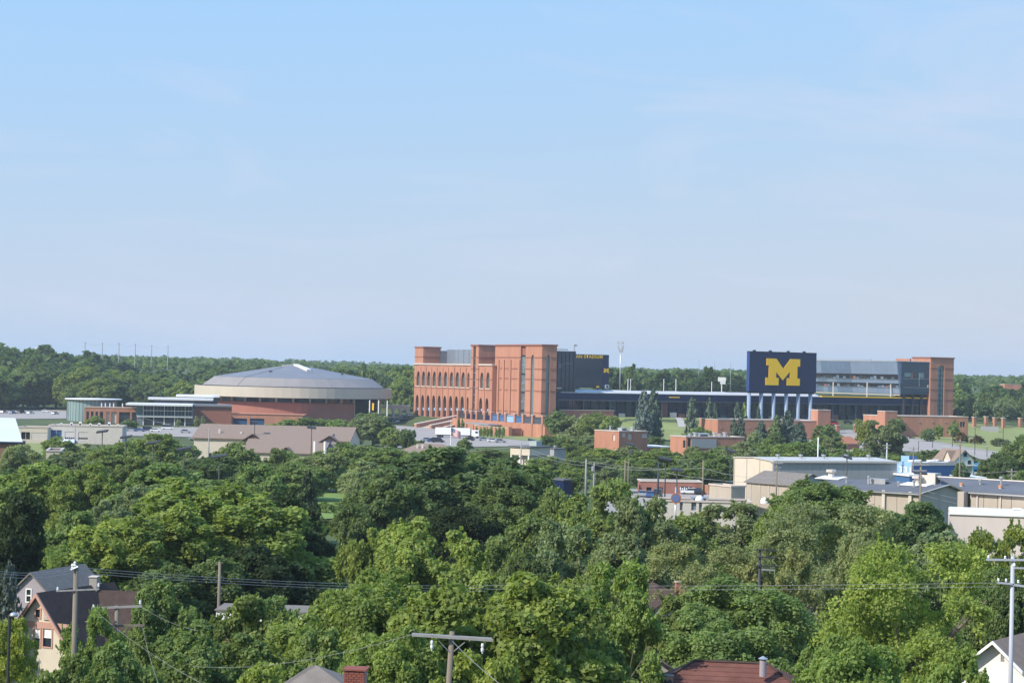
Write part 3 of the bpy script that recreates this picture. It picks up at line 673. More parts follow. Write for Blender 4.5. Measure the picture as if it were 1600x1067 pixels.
    # piers under the building
    box('recess', FN, M_dark, root, ub+2, ue-.05, w0+6, w0+7, 8, zb-.02)
    for u in (ub+3, ub+8.5, ub+14): box('pier', FN, M_metald, root, u-.5, u+.5, w0+.5, w0+1.5, 8, zb-.05)
    # brick tower
    u0 = ue; u1 = FN.front(px(1082), 600, 1)[0]; zq = FN.front(px(1000), py(142), 1)[1]; wt = 1.0
    l0, l1 = FN.front(px(966), 600, wt)[0], FN.front(px(1013), 600, wt)[0]; z0, z1 = FN.front(px(990), py(560), wt)[1], FN.front(px(990), py(193), wt)[1]
    hp = lancet(l0, l1, z0, z1, rise=(l1-l0)*.55)
    mb = holes(MB(), FN.mfront(wt), rect(u0, 7, u1, zq), [hp], .9)
    mb.add([P(u0,wt,7),P(u0,16,7),P(u0,16,zq),P(u0,wt,zq),P(u1,wt,7),P(u1,16,7),P(u1,16,zq),P(u1,wt,zq)], [(0,1,2,3),(4,5,6,7),(3,2,6,7)])
    t = obj('tower', mb, M_brick, root)
    g = obj('window', MB().add([FN.p(a, wt+.85, b) for a, b in hp], [tuple(range(len(hp)))]), M_glassg, t)
    for k in range(1, 10): box('transom', FN, M_navyd, t, l0, l1, wt+.7, wt+.83, z0+(z1-z0)*k/10-.12, z0+(z1-z0)*k/10+.12)
    box('mullion', FN, M_navyd, t, (l0+l1)/2-.12, (l0+l1)/2+.12, wt+.55, wt+.68, z0, z1-1)
    for y in (215, 295, 371, 446):
        z = FN.front(px(1000), py(y), wt)[1]
        box('string_course', FN, M_brickd, t, u0-.1, l0-.15, wt-.15, wt, z-.22, z+.22); box('string_course', FN, M_brickd, t, l1+.15, u1+.1, wt-.15, wt, z-.22, z+.22)
    box('cornice', FN, M_brickd, t, u0-.3, u1+.4, wt-.4, 16.4, zq, zq+.6)
    u, z = FN.front(px(762), py(143), 22); box('penthouse', FN, M_brick, root, u, u0+4, 22, 34, zt, z)
west_building()
# ------------------------------------------------------------------ round arena
def arena():
    c = at(459, 600, 985); g = 0.0; cx, cy = c.x, c.y
    root = thing('round_arena', 'round arena with shallow grey cone roof and cream band above brick base', 'arena', (cx, cy, g))
    N = 72
    obj('roof_cone', MB().lathe((cx,cy), [(0.01,28.6),(3,28.5),(9,27.6),(40.3,22.2)], 36), M_roofm, root)
    obj('roof_ring', MB().lathe((cx,cy), [(40.35,22.15),(46.2,18.0)], 36), M_roofb, root)
    obj('gutter', MB().lathe((cx,cy), [(46.2,17.9),(46.6,17.2),(49.2,17.2)], N), M_metald, root)
    obj('band', MB().lathe((cx,cy), [(49.25,17.6),(50.2,17.6),(50.2,12.6),(43,12.6)], N), M_arena, root, smooth=False)
    for k in range(36):
        a = 2*math.pi*k/36; d = Vector((math.cos(a), math.sin(a), 0)); n_ = Vector((-d.y, d.x, 0)); C = Vector((cx,cy,0))
        if d.y > .35 or k % 6: continue
        obj('roof_seam', MB().tube([C+d*46.1+Vector((0,0,18.15)), C+d*40.3+Vector((0,0,22.3)), C+d*9+Vector((0,0,27.68))], .09, 4), M_roofm, root)
    obj('clerestory', MB().lathe((cx,cy), [(43,12.55),(43,6)], N), M_glassd, root)
    a0, a1 = R(195), R(352)
    for k in range(18):
        a = R(180)+R(182)*k/17; d = Vector((math.cos(a), math.sin(a), 0)); p = Vector((cx,cy,0))+d*44.2
        obj('column', MB().tube([p+Vector((0,0,0)), p+Vector((0,0,12.5))], .55, 6), M_offw, root)
    # brick drum, open to the right
    obj('brick_drum', MB().lathe((cx,cy), [(43.2,10.0),(45.6,10.0),(45.6,-3)], N, R(185), R(318)), M_brickr, root)
    obj('drum_coping', MB().lathe((cx,cy), [(43.6,10.05),(45.9,10.05),(45.9,10.35),(43.6,10.35)], N, R(185), R(318)), M_brickd, root)
    # raised ducts near the apex
    def duct(pts, w, h, mt):
        mb = MB(); pts = [Vector(p) for p in pts]
        t = (pts[1]-pts[0]); t.z = 0; t.normalize(); n_ = Vector((-t.y, t.x, 0))*w
        b = [pts[0]-n_, pts[1]-n_, pts[1]+n_, pts[0]+n_]; up = Vector((0,0,h))
        return mb.hexa(b+[q+up for q in b])
    obj('roof_duct', duct([(cx+1,cy-2,28.0),(cx+9.5,cy-17,25.4)], 1.3, 1.3, M_roofw), M_roofw, root)
    obj('roof_duct', duct([(cx-1,cy-1.5,28.1),(cx-5.5,cy-3,27.5)], 1.0, 1.0, M_roofw), M_offw, root)
    obj('roof_hatch', duct([(cx-10,cy-22,24.9),(cx-8.5,cy-22,24.9)], .6, .7, M_metald), M_metald, root)
    obj('roof_hatch', duct([(cx+25.5,cy-14,24.3),(cx+26.5,cy-14,24.3)], .5, .6, M_metald), M_metald, root)
    # lower brick wing with blue loading doors
    f = Fr(at(310, 660, 905), R(2)); u1 = f.front(472, 660)[0]; zt = f.front(390, 647.5)[1]
    drs = []
    for a, b in ((319,336),(340,357.5),(364,386),(390.5,413)):
        x0, x1 = f.front(a, 660)[0], f.front(b, 660)[0]; drs.append(rect(x0, -1.5, x1, f.front(a, 653.5)[1]))
    mb = holes(MB(), f.mfront(), rect(0, -3, u1, zt), drs, .8); P = f.p
    mb.add([P(0,0,-3),P(0,40,-3),P(0,40,zt),P(0,0,zt),P(u1,0,-3),P(u1,40,-3),P(u1,40,zt),P(u1,0,zt)], [(0,1,2,3),(4,5,6,7),(3,2,6,7)])
    w = obj('loading_wing', mb, M_brick, root)
    for d in drs: box('door', f, M_blued, w, d[0][0], d[1][0], .7, .78, d[0][1], d[2][1])
    box('coping', f, M_brickd, w, -.2, u1+.2, -.25, .6, zt, zt+.3)
    # porch on the right: dark entrance, pale masts
    box('entrance_recess', Fr((cx+33, cy-30, 0), R(25)), M_dark, root, 0, 14, 3, 12, -1, 12.5)
    for x in (577.5, 591.5, 605):
        p = at(x, 640, 938); obj('mast', MB().tube([Vector((p.x,p.y,-1)), Vector((p.x,p.y,12.4))], .3, 8), M_white, root)
    p = at(580, 636, 937); q = Fr(p, 0); box('banner', q, M_gold, root, .4, 1.3, 0, .05, 7.5, 11)
arena()

def practice_buildings():
    # glass drum with flat pale roof
    c = at(144, 640, 915); r = 11.8
    root = thing('glass_rotunda', 'round blue glass rotunda under a flat overhanging pale roof', 'building', (c.x, c.y, 0))
    obj('glass_wall', MB().lathe((c.x,c.y), [(r,-2),(r,10.2)], 40), mat('pale_teal_glass', (.24,.34,.35), .12, .1, .1, spec=.9), root)
    for k in range(40):
        a = 2*math.pi*k/40
        if math.sin(a) < .3: obj('mullion', MB().tube([(c.x+(r+.06)*math.cos(a), c.y+(r+.06)*math.sin(a), -2),(c.x+(r+.06)*math.cos(a), c.y+(r+.06)*math.sin(a), 10.2)], .07, 4), M_glassb, root)
    e = MB().lathe((c.x+.5,c.y), [(0.01,10.9),(13.4,10.6),(13.4,10.2),(.01,10.2)], 40); obj('roof', e, M_roofw, root)
    # brick wing
    f, ll, lr = corner(133, 880, 129, 217, R(9))
    zt = f.front(180, 637)[1]; zl = f.front(180, 643.5)[1]
    root = thing('brick_wing', 'low orange brick wing with tall openings between two glass halls', 'building', f.p(0,0,-1))
    hs_ = [rect(f.front(a,650)[0], -.5, f.front(b,650)[0], zl) for a, b in ((135,139),(142,146),(149,153),(156,161),(166,171),(174,182),(186,203),(206,214))]
    mb = holes(MB(), f.mfront(), rect(0,-2,lr,zt), hs_, .8); P = f.p
    mb.add([P(0,0,-2),P(0,20,-2),P(0,20,zt),P(0,0,zt),P(lr,0,-2),P(lr,20,-2),P(lr,20,zt),P(lr,0,zt)], [(0,1,2,3),(4,5,6,7),(3,2,6,7)])
    obj('wall', mb, M_brick, root)
    for i, h in enumerate(hs_): box('opening', f, M_cream if i in (4,5) else M_glassd, root, h[0][0], h[1][0], .7, .76, h[0][1], h[2][1])
    box('coping', f, M_cream, root, -.2, lr+.2, -.2, 1, zt, zt+.3)
    for x in (157,163,170,176,190): u = f.front(x, 640)[0]; box('roof_vent', f, M_white, root, u-.25, u+.25, 8, 8.5, zt, zt+1.9)
    # glass pavilion
    f, ll, lr = corner(225, 868, 208, 302, R(8))
    root = thing('glass_pavilion', 'two storey glass entrance pavilion with flat white roof and white frames', 'building', f.p(0,0,-1))
    z1 = f.front(260, 634)[1]; zm0, zm1 = f.front(260, 652)[1], f.front(260, 649.5)[1]
    box('upper_glass', f, M_glassd, root, 0, lr, .3, 18, zm1, z1); box('lower_glass', f, M_glassd, root, .4, lr-.4, 1.2, 18, -2, zm0)
    a0 = f.front(216, 640)[0]; box('side_glass', f, M_glassg, root, a0-1, -.05, 2, 18, zm1-.4, z1); box('side_glass', f, M_glassl, root, a0-.5, -.05, 2.5, 18, -2, zm0)
    n = 14
    for i in range(n+1):
        u = lr*i/n; box('mullion', f, M_glassl if i % 3 else M_white, root, u-.12, u+.12, .05, .29, zm1, z1)
        if i % 3 == 0: box('post', f, M_white, root, u-.2, u+.2, .7, 1.1, -2, zm0)
    box('floor_band', f, M_white, root, a0-.5, lr+.3, -.4, 1.3, zm0+.02, zm1)
    zt = (zm1+z1)/2; box('transom', f, M_white, root, 0, lr, 0.0, .22, zt-.12, zt+.12); zt = -2+(zm0+2)*.55; box('transom', f, M_glassl, root, .4, lr-.4, 1.0, 1.19, zt-.1, zt+.1)
    r0, r1 = f.front(197, 631)[0], f.front(301, 631)[0]
    box('roof', f, M_roofw, root, r0, r1, -3, 20, z1+.02, z1+.85)
    # stepped roofs behind
    for (x0, x1, y, w) in ((231, 333, 623.5, 26), (275, 343, 619, 42)):
        p0, z = f.front(x0, y, w); p1, _ = f.front(x1, y, w)
        box('roof', f, M_roofw, root, p0, p1, w, w+16, z-.2, z+.75); box('wall', f, M_glassb, root, p0+3, p1-1, w+2, w+15, 0, z-.22)
    u0, u1 = f.front(303, 640, 8)[0], f.front(362, 640, 8)[0]
    box('link_wall', f, M_brickd, root, u0, u1, 10, 24, -2, f.front(320, 635, 10)[1]); box('link_roof', f, M_roofm, root, u0-1, u1, 9, 24.5, f.front(320, 635, 10)[1]+.02, f.front(320, 635, 10)[1]+.9)
practice_buildings()

def plain_block(name, label, cat, px, d, pl, pr, ztop_y, wall, roof, ang=TH, zb=None, openings=(), lopen=(), cope=M_coping, pane=M_glassd, par=.35, depth=.35, maxd=99):
    """flat-roofed block; openings are pixel boxes on the front, lopen on the left face"""
    f, ll, lr = corner(px, d, pl, pr, ang); ll = min(ll, maxd) if ll > 2 else 13.0; zt = f.front(px, ztop_y)[1] if not callable(ztop_y) else ztop_y(f)
    g = gz(f.o.x, f.o.y)-1.2 if zb is None else zb
    root = thing(name, label, cat, f.p(0, 0, g))
    def R4(fn, b): p, q = fn(b[0], b[3]), fn(b[2], b[1]); return rect(min(p[0],q[0]), max(min(p[1],q[1]), g), max(p[0],q[0]), max(p[1],q[1]))
    ho = [R4(f.front, b) for b in openings]; lo = [R4(f.left, b) for b in lopen]
    mb = holes(MB(), f.mfront(), rect(0, g, lr, zt), ho, depth); holes(mb, f.mleft(), rect(0, g, ll, zt), lo, depth); P = f.p
    mb.add([P(lr,0,g),P(lr,ll,g),P(lr,ll,zt),P(lr,0,zt),P(0,ll,g),P(0,ll,zt)], [(0,1,2,3),(1,4,5,2)])
    obj('wall', mb, wall, root)
    for h in ho:
        w = box('window', f, pane, root, h[0][0], h[1][0], depth-.06, depth-.01, h[0][1], h[2][1])
        if h[1][0]-h[0][0] > 1.2: m_ = (h[0][0]+h[1][0])/2; box('frame', f, M_offw, w, m_-.06, m_+.06, depth-.14, depth-.07, h[0][1], h[2][1])
    for h in lo:
        w = box('window', f, pane, root, depth-.06, depth-.01, h[0][0], h[1][0], h[0][1], h[2][1])
    box('roof', f, roof, root, .05, lr-.05, .05, ll-.05, zt-.35, zt-.15)
    c = MB(); f.box(c, -.15, lr+.15, -.15, par, zt, zt+.3); f.box(c, -.15, par, par+.01, ll+.15, zt, zt+.3); f.box(c, lr-par, lr+.15, par+.01, ll+.15, zt, zt+.3); f.box(c, par+.01, lr-par-.01, ll-par, ll+.15, zt, zt+.3)
    obj('coping', c, cope, root)
    return root, f, ll, lr, zt
def unit(f, parent, u, w, z, su, sw, sz, mt=M_metal, name='roof_unit'):
    o = box(name, f, mt, parent, u, u+su, w, w+sw, z, z+sz)
    box('grille', f, M_metald, o, u+su*.15, u+su*.85, w-.05, w-.005, z+sz*.2, z+sz*.7); return o
def flue(f, parent, u, w, z, h, r=.25, mt=M_metal):
    o = obj('flue', MB().tube([f.p(u,w,z), f.p(u,w,z+h)], r, 8), mt, parent); obj('cowl', MB().tube([f.p(u,w,z+h), f.p(u,w,z+h+.3)], r*1.7, 8), mt, o)

# brick houses below the lawn
r_, f, ll, lr, zt = plain_block('brick_apartment_block', 'red brick block with white roof edge left of its lower twin, above trees', 'building', 969, 640, 931, 1014, 674.5, M_brick, M_roofw, R(38), openings=((972,676,978,683),(981.5,677.5,988,687),(1003,677.5,1013,684)), lopen=((957,678.5,961,688),(959,700,961.5,709),(965,700,967,709)), pane=M_offw)
flue(f, r_, 3, 8, zt-.2, 1.6); flue(f, r_, 12, 7, zt-.2, 1.2, .5); unit(f, r_, 9, 9, zt-.15, 2.5, 2, 1.2)
r_, f, ll, lr, zt = plain_block('brick_apartment_block', 'red brick block with grey front panel and rooftop vents right of a white roof', 'building', 1074, 620, 1049.5, 1165, 683, M_brick, M_roofw, R(24), lopen=((1067,688,1071,699),), openings=((1074.8,685,1079,698),))
a, b = f.front(1080, 690)[0], f.front(1119, 690)[0]; box('front_panel', f, M_greysid, r_, a, b, -.25, -.02, f.front(1090,700)[1], zt-.5)
for k in range(6): flue(f, r_, 4+k*3.1, 5+(k % 3)*2, zt-.2, .9+.4*(k % 2), .35+.15*(k % 2))
unit(f, r_, 8, 6, zt-.15, 4, 3, 1.3, M_metal)
f, ll, lr = corner(1000, 650, 992, 1050, R(24)); z = f.front(1030, 697)[1]
l_ = thing('linking_annex', 'low annex with flat white roof between the two red brick blocks', 'building', f.p(0,0,0)); box('wall', f, M_brick, l_, 0, lr, 0, ll+8, 0, z-.4); box('roof', f, M_roofw, l_, -.3, lr+.2, -.3, ll+8.3, z-.39, z)
# brick service buildings before the bowl
r_, f, ll, lr, zt = plain_block('brick_service_building', 'long flat brick service building with pale coping below the M scoreboard', 'building', 1123, 800, 1094, 1283, 656, M_brick, M_roofw, R(20))
for x in (1126, 1170, 1184, 1205, 1237):
    u, z = f.front(x, 668); box('wall_light', f, M_metal, r_, u-.2, u+.2, -.3, -.02, z-.2, z+.2)
r_, f, ll, lr, zt = plain_block('brick_gate_pylon', 'square orange brick pylon at the right end of the long service building', 'pylon', 1279, 815, 1268, 1299, 641, M_brick, M_roofd, R(24))
r_, f, ll, lr, zt = plain_block('brick_gatehouse', 'long brick gatehouse with pale roof edge beside the stadium stair tower', 'building', 1378, 850, 1350, 1514, lambda f: f.front(1420, 650.5)[1], M_brick, M_roofw, R(20), openings=((1500,659,1508,667),))
for x in (1436, 1477, 1457): u, z = f.front(x, 659); box('wall_light', f, M_metal, r_, u-.35, u+.35, -.3, -.02, z-.2, z+.2)
r_, f, ll, lr, zt = plain_block('brick_gate_pylon', 'square brick pylon rising from the left end of the gatehouse', 'pylon', 1384, 846, 1372, 1403, 643, M_brick, M_roofd, R(24))
# gate piers and rails by the forecourt
for i, (x, y0, y1, lb) in enumerate(((1308.5,664,677,'red brick gate pier left of the forecourt barrier'),(1337,663,676,'red brick gate pier right of the forecourt barrier'))):
    p = G(x, y1+1); f = Fr(p, R(20)); h = (y1-y0)*p.y/3000
    t = thing('gate_pier', lb, 'pier', p, 'forecourt gate piers'); box('shaft', f, M_brickr, t, -.8, .8, -.8, .8, p.z-.3, p.z+h); box('cap', f, M_coping, t, -1, 1, -1, 1, p.z+h, p.z+h+.3)
p = G(1314, 678); q = G(1336, 678); t = thing('gate_barrier', 'low grey metal barrier between the two forecourt gate piers', 'gate', p)
for z in (.5, 1.1, 1.7): obj('rail', MB().tube([p+Vector((0,0,z)), q+Vector((0,0,z))], .06, 5), M_metal, t)
for k in range(5): a = p.lerp(q, k/4); obj('post', MB().tube([a, a+Vector((0,0,1.8))], .08, 5), M_metal, t)
# fence of brick piers at the right
P_ = [(1522,668,652),(1540.5,666,651.5),(1554,667,653),(1567.5,669,654),(1594,668,653.5),(1622,669,654)]
t = thing('pier_fence', 'row of orange brick piers with dark railings on the grassy rise', 'fence', G(1567,669)); pr = None
for x, yb, yt in P_:
    p = G(x, yb); f = Fr(p, TH); h = (yb-yt)*p.y/3000
    s_ = box('pier', f, M_brick, t, -.75, .75, -.75, .75, p.z-.5, p.z+h); box('pier_cap', f, M_coping, s_, -.95, .95, -.95, .95, p.z+h, p.z+h+.35)
    if pr:
        for z in (.6, 2.0): obj('rail', MB().tube([pr+Vector((0,0,z)), p+Vector((0,0,z))], .06, 4), M_metald, t)
        for k in range(1, 14): a = pr.lerp(p, k/14); obj('baluster', MB().tube([a, a+Vector((0,0,2.1))], .04, 4), M_metald, t)
    pr = p
p = G(1533, 674); f = Fr(p, R(-4)); u1 = f.front(1560, 674)[0]; tag(obj('screen_wall', f.box(MB(), 0, u1, 0, 1, p.z-.5, p.z+2.6), M_greysid), 'plain grey screen wall on the grass below the pier fence', 'wall')

# storage sheds at the left
r_, f, ll, lr, zt = plain_block('storage_shed', 'long pale storage shed with one blue door and two grey doors', 'shed', 78, 655, 58, 194, 665, M_offw, M_roofw, R(5), openings=((79,672,96.5,688),(101,674.5,116.5,688),(122,675,137.5,688)), pane=M_blued, depth=.3)
for b in ((101,674.5,116.5,688),(122,675,137.5,688)):
    p, q = f.front(b[0], b[3]), f.front(b[2], b[1]); s_ = box('roller_door', f, M_offw, r_, p[0], q[0], .12, .2, max(p[1], .2), q[1])
    for k in range(5): u = p[0]+(q[0]-p[0])*(k+.5)/5; box('door_light', f, M_metald, s_, u-.25, u+.25, .09, .118, 1.6, 2.2)
for k in range(7): unit(f, r_, 3+k*3.2, 5+(k % 2)*2, zt-.15, .8, .8, .9+.3*(k % 3), M_white)
r_, f, ll, lr, zt = plain_block('storage_shed', 'small cream shed with a dark bay beside the tarpaulin heap', 'shed', 30, 650, 22, 77, 668, M_cream, M_offw, R(5), openings=((33,675,47,686),(49,676,74,686)), pane=M_dark)
p, q = f.front(49, 686), f.front(74, 676); box('roller_door', f, M_offw, r_, p[0], q[0], .1, .16, p[1], q[1])
# crumpled tarpaulin
a = G(36, 691); b = G(118, 694); mb = MB(); n = 26; m = 8
for i in range(n+1):
    for j in range(m+1):
        q = a.lerp(b, i/n); h = (.35+.9*abs(math.sin(i*.9+j))*math.sin(math.pi*j/m)+rnd.uniform(0,.4)*math.sin(math.pi*j/m)); mb.v.append((q.x, q.y+(j-m/2)*.9, q.z+max(.1, h*1.2)))
mb.f = [(i*(m+1)+j, i*(m+1)+j+1, (i+1)*(m+1)+j+1, (i+1)*(m+1)+j) for i in range(n) for j in range(m)]
tag(obj('tarpaulin', mb, M_tarp), 'crumpled white and blue tarpaulin spread before the storage sheds', 'tarpaulin')
# large pale metal roof cut by the frame
f = Fr(at(34, 690, 480), R(4)); root = thing('metal_roofed_hall', 'hall with big pale metal roof cut off by the left edge', 'building', f.p(-10,0,0))
z0, z1 = f.front(34, 690)[1], f.front(25, 653, 12)[1]; u1 = f.front(24, 653, 12)[0]; P = f.p
mb = MB().hexa([P(-45,-.5,z0-.2),P(.3,-.5,z0-.2),P(u1,12,z1-.2),P(-45,12,z1-.2),P(-45,-.5,z0),P(.3,-.5,z0),P(u1,12,z1),P(-45,12,z1)]); obj('roof', mb, mat('pale_blue_roof', (.55,.60,.64), .5, .05, .3), root)
obj('wall', f.box(MB(), -44, -1.2, 0, 12, 0, z0-.25), mat('brown_wall', (.22,.13,.09), .8, .1, .6), root); box('eave_trim', f, M_navyd, root, -45, .3, -.7, -.52, z0-.5, z0-.05)
# little shed below
r_, f, ll, lr, zt = plain_block('garden_shed', 'small grey and cream shed half hidden in trees at left', 'shed', 75, 430, 55, 99, 705, M_cream, M_roofd, R(10))

# long tan-roofed building with cross gables
def tan_building():
    f = Fr(at(303, 690, 560), R(-3)); root = thing('tan_roofed_building', 'long low cream building with tan shingle roof and dark cross gables', 'building', f.p(0,0,0))
    u1 = f.front(545, 690)[0]; ze = f.front(330, 683)[1]; zr = f.front(330, 662, 12)[1]
    hs_ = [rect(f.front(x,690)[0], 1.0, f.front(x,690)[0]+1.0, 2.3) for x in (306,326,334,342,350)]
    mb = holes(MB(), f.mfront(), rect(0,-.5,u1,ze), hs_, .25); P = f.p
    mb.add([P(0,0,-.5),P(0,24,-.5),P(0,24,ze),P(0,12,zr-.3),P(0,0,ze),P(u1,0,-.5),P(u1,24,-.5),P(u1,24,ze),P(u1,12,zr-.3),P(u1,0,ze)], [(0,1,2,3,4),(5,6,7,8,9)])
    obj('wall', mb, M_cream, root)
    for h in hs_: box('window', f, M_glassd, root, h[0][0], h[1][0], .2, .24, h[0][1], h[2][1])
    obj('roof', f.gable(MB(), 0, u1, 0, 24, ze, zr, 'u', .6), M_shing, root)
    # lower front wing
    g = f.sub(f.front(392, 700)[0], -12); u2 = g.front(505, 700)[0]; z2 = g.front(430, 707)[1]; zr2 = zr-1.6
    obj('wall', g.box(MB(), 0, u2, 0, 12, -.5, z2), M_cream, root)
    mb = MB().hexa([g.p(-.5,-.6,z2-.25),g.p(u2+.5,-.6,z2-.25),g.p(u2+.5,17,zr2-.25),g.p(-.5,17,zr2-.25),g.p(-.5,-.6,z2),g.p(u2+.5,-.6,z2),g.p(u2+.5,17,zr2),g.p(-.5,17,zr2)]); obj('roof', mb, M_shing, root)
    for (xc, yp, hw, w0, sd) in ((395,678,14,-1,f),(447,699,11,-13,f),(515,681,15,-3,f),(512,699,11,-9,f)):
        uc, zp = sd.front(xc, yp, w0); hwm = hw*560/3000; zl = zp-hwm*.62
        gb = MB(); sd.gable(gb, uc-hwm, uc+hwm, w0, w0+14, zl, zp, 'w', .35, .3); r2 = obj('dormer_roof', gb, M_shing, root)
        obj('dormer_wall', MB().add([sd.p(uc-hwm+.3,w0+.3,zl-3),sd.p(uc+hwm-.3,w0+.3,zl-3),sd.p(uc+hwm-.3,w0+.3,zl),sd.p(uc,w0+.3,zp-.3),sd.p(uc-hwm+.3,w0+.3,zl)], [(0,1,2,3,4)]), M_lilac, r2)
        for sg in (-1, 1):
            a, b = sd.p(uc+sg*(hwm+.35), w0-.4, zl-.35), sd.p(uc, w0-.4, zp-.1); obj('bargeboard', MB().tube([a, b], .22, 4), M_shingd, r2)
    for x, y in ((343,672),(377,676),(445,687),(477,692),(488,694),(430,695)):
        u, z = f.front(x, y, 4); box('vent', f, M_offw if x != 477 else M_metald, root, u-.3, u+.3, 3.8, 4.4, z-1, z+.3)
    for x in (492, 508): u = f.front(x, 700, -12)[0]; obj('chimney_pipe', MB().tube([f.p(u,-12,z2-1), f.p(u,-12,z2+3.5)], .42, 8), M_white, root)
    u, z = f.front(542, 671, 10); obj('chimney_pipe', MB().tube([f.p(u,10,z-5), f.p(u,10,z)], .36, 8), M_white, root)
    # its neighbour to the right
    f = Fr(at(612, 712, 560), R(-3)); u1 = f.front(722, 700)[0]; ze, zr = f.front(640, 710)[1], f.front(640, 692, 9)[1]
    root = thing('tan_roofed_house', 'low house with plain tan hip roof behind trees left of the flagpole', 'building', f.p(0,0,0))
    obj('wall', f.box(MB(), .3, u1-.3, .3, 17.7, -.5, ze), M_cream, root); P = f.p
    mb = MB().add([P(-.5,-.5,ze),P(u1+.5,-.5,ze),P(u1+.5,18.5,ze),P(-.5,18.5,ze),P(7,9,zr),P(u1-7,9,zr)], [(0,1,5,4),(1,2,5),(2,3,4,5),(3,0,4),(3,2,1,0)]); obj('roof', mb, M_shing, root)
    for x in (652, 660): u, z = f.front(x, 697, 5); box('vent', f, M_offw, root, u-.3, u+.3, 4.8, 5.3, z-1, z+.6)
tan_building()

# cream pavilion on posts and dark roofs in the centre
f, ll, lr = corner(830, 520, 800, 862, R(52)); root = thing('cream_stilt_building', 'small cream building on white posts rising above the central trees', 'building', f.p(0,0,0))
zt, zb = f.left(815, 697)[1], f.left(815, 711)[1]
box('upper_wall', f, M_cream, root, 0, lr, 0, ll, zb, zt-.3); box('roof', f, M_roofd, root, -.5, lr+.5, -.5, ll+.5, zt-.28, zt)
for w in (.3, ll*.5, ll-.4): box('post', f, M_white, root, .1, .5, w, w+.4, 0, zb)
box('core', f, M_offw, root, 1.5, lr, .8, ll-.8, 0, zb-.02)
box('roof_hood', f, mat('pale_green_metal', (.35,.42,.40), .5, .05, .5), root, lr-3.6, lr-1, 2, 4.5, zt, zt+1.3)
r_, f, ll, lr, zt = plain_block('flat_roofed_store', 'grey store with dark flat roof right of the cream stilt building', 'building', 868, 540, 850, 886, 702, M_greysid, M_roofd, R(30), cope=M_roofd); flue(f, r_, 1.5, 2, zt-.1, .8, .3)
r_, f, ll, lr, zt = plain_block('flat_roofed_store', 'navy walled store with flat dark roof above the central tree', 'building', 884, 380, 862, 897, 751, M_navy, M_roofd, R(30), cope=M_roofd)

# brick shop, flat-roofed shop, warehouses on the right
r_, f, ll, lr, zt = plain_block('brick_shop', 'low dark red brick shop with pale fascia and white painted marks', 'shop', 1004, 450, 1000, 1100, 752, M_brickr, M_roofd, R(2), openings=((1062,760,1082,767),(1010,761,1018,768),(1028,761,1036,769)), cope=M_offw)
a, b = f.front(1062,767)[0], f.front(1081,767)[0]; z0, z1 = f.front(1070,767.5)[1], f.front(1070,760.5)[1]
for k in range(6):
    s0, s1 = a+(b-a)*k/6, a+(b-a)*(k+.75)/6; up_ = k % 2
    obj('painted_mark', MB().add([f.p(s0,-.05,z0+(.0 if up_ else .35)), f.p(s0+.3,-.05,z0), f.p(s1,-.05,z1-.1), f.p(s1-.3,-.05,z1-(.3 if up_ else 0))], [(0,1,2,3)]), M_porc, r_)
box('door', f, M_orange, r_, f.front(1101.5,768)[0], f.front(1107,768)[0], -.1, 3, 0, zt-.6)
r_, f, ll, lr, zt = plain_block('flat_roofed_shop', 'cream shop with wide dark flat roof behind the round sign', 'shop', 1036, 330, 1028, 1178, 783, M_offw, M_roofd, R(-2), openings=((1080,784,1088,797),(1092,785,1097,797),(1062,784,1067,797)), pane=M_glassl, maxd=7.5)
for x, s in ((1093,1.5),(1195,1.4)): u = f.front(x, 778, 4)[0]; obj('dome_vent', MB().lathe(f.p(u,4,0)[:2], [(.01,zt+.9),(.5,zt+.75),(.75,zt+.3),(.75,zt-.2)], 14), M_white, r_, smooth=True)
unit(f, r_, lr*.35, 4, zt-.15, 3, 2, .8, M_metal)
r_, f, ll, lr, zt = plain_block('cream_annex', 'plain cream annex block with flat roof left of the warehouses', 'building', 1146, 372, 1112, 1168, 761, M_beige, M_roofd, R(30))
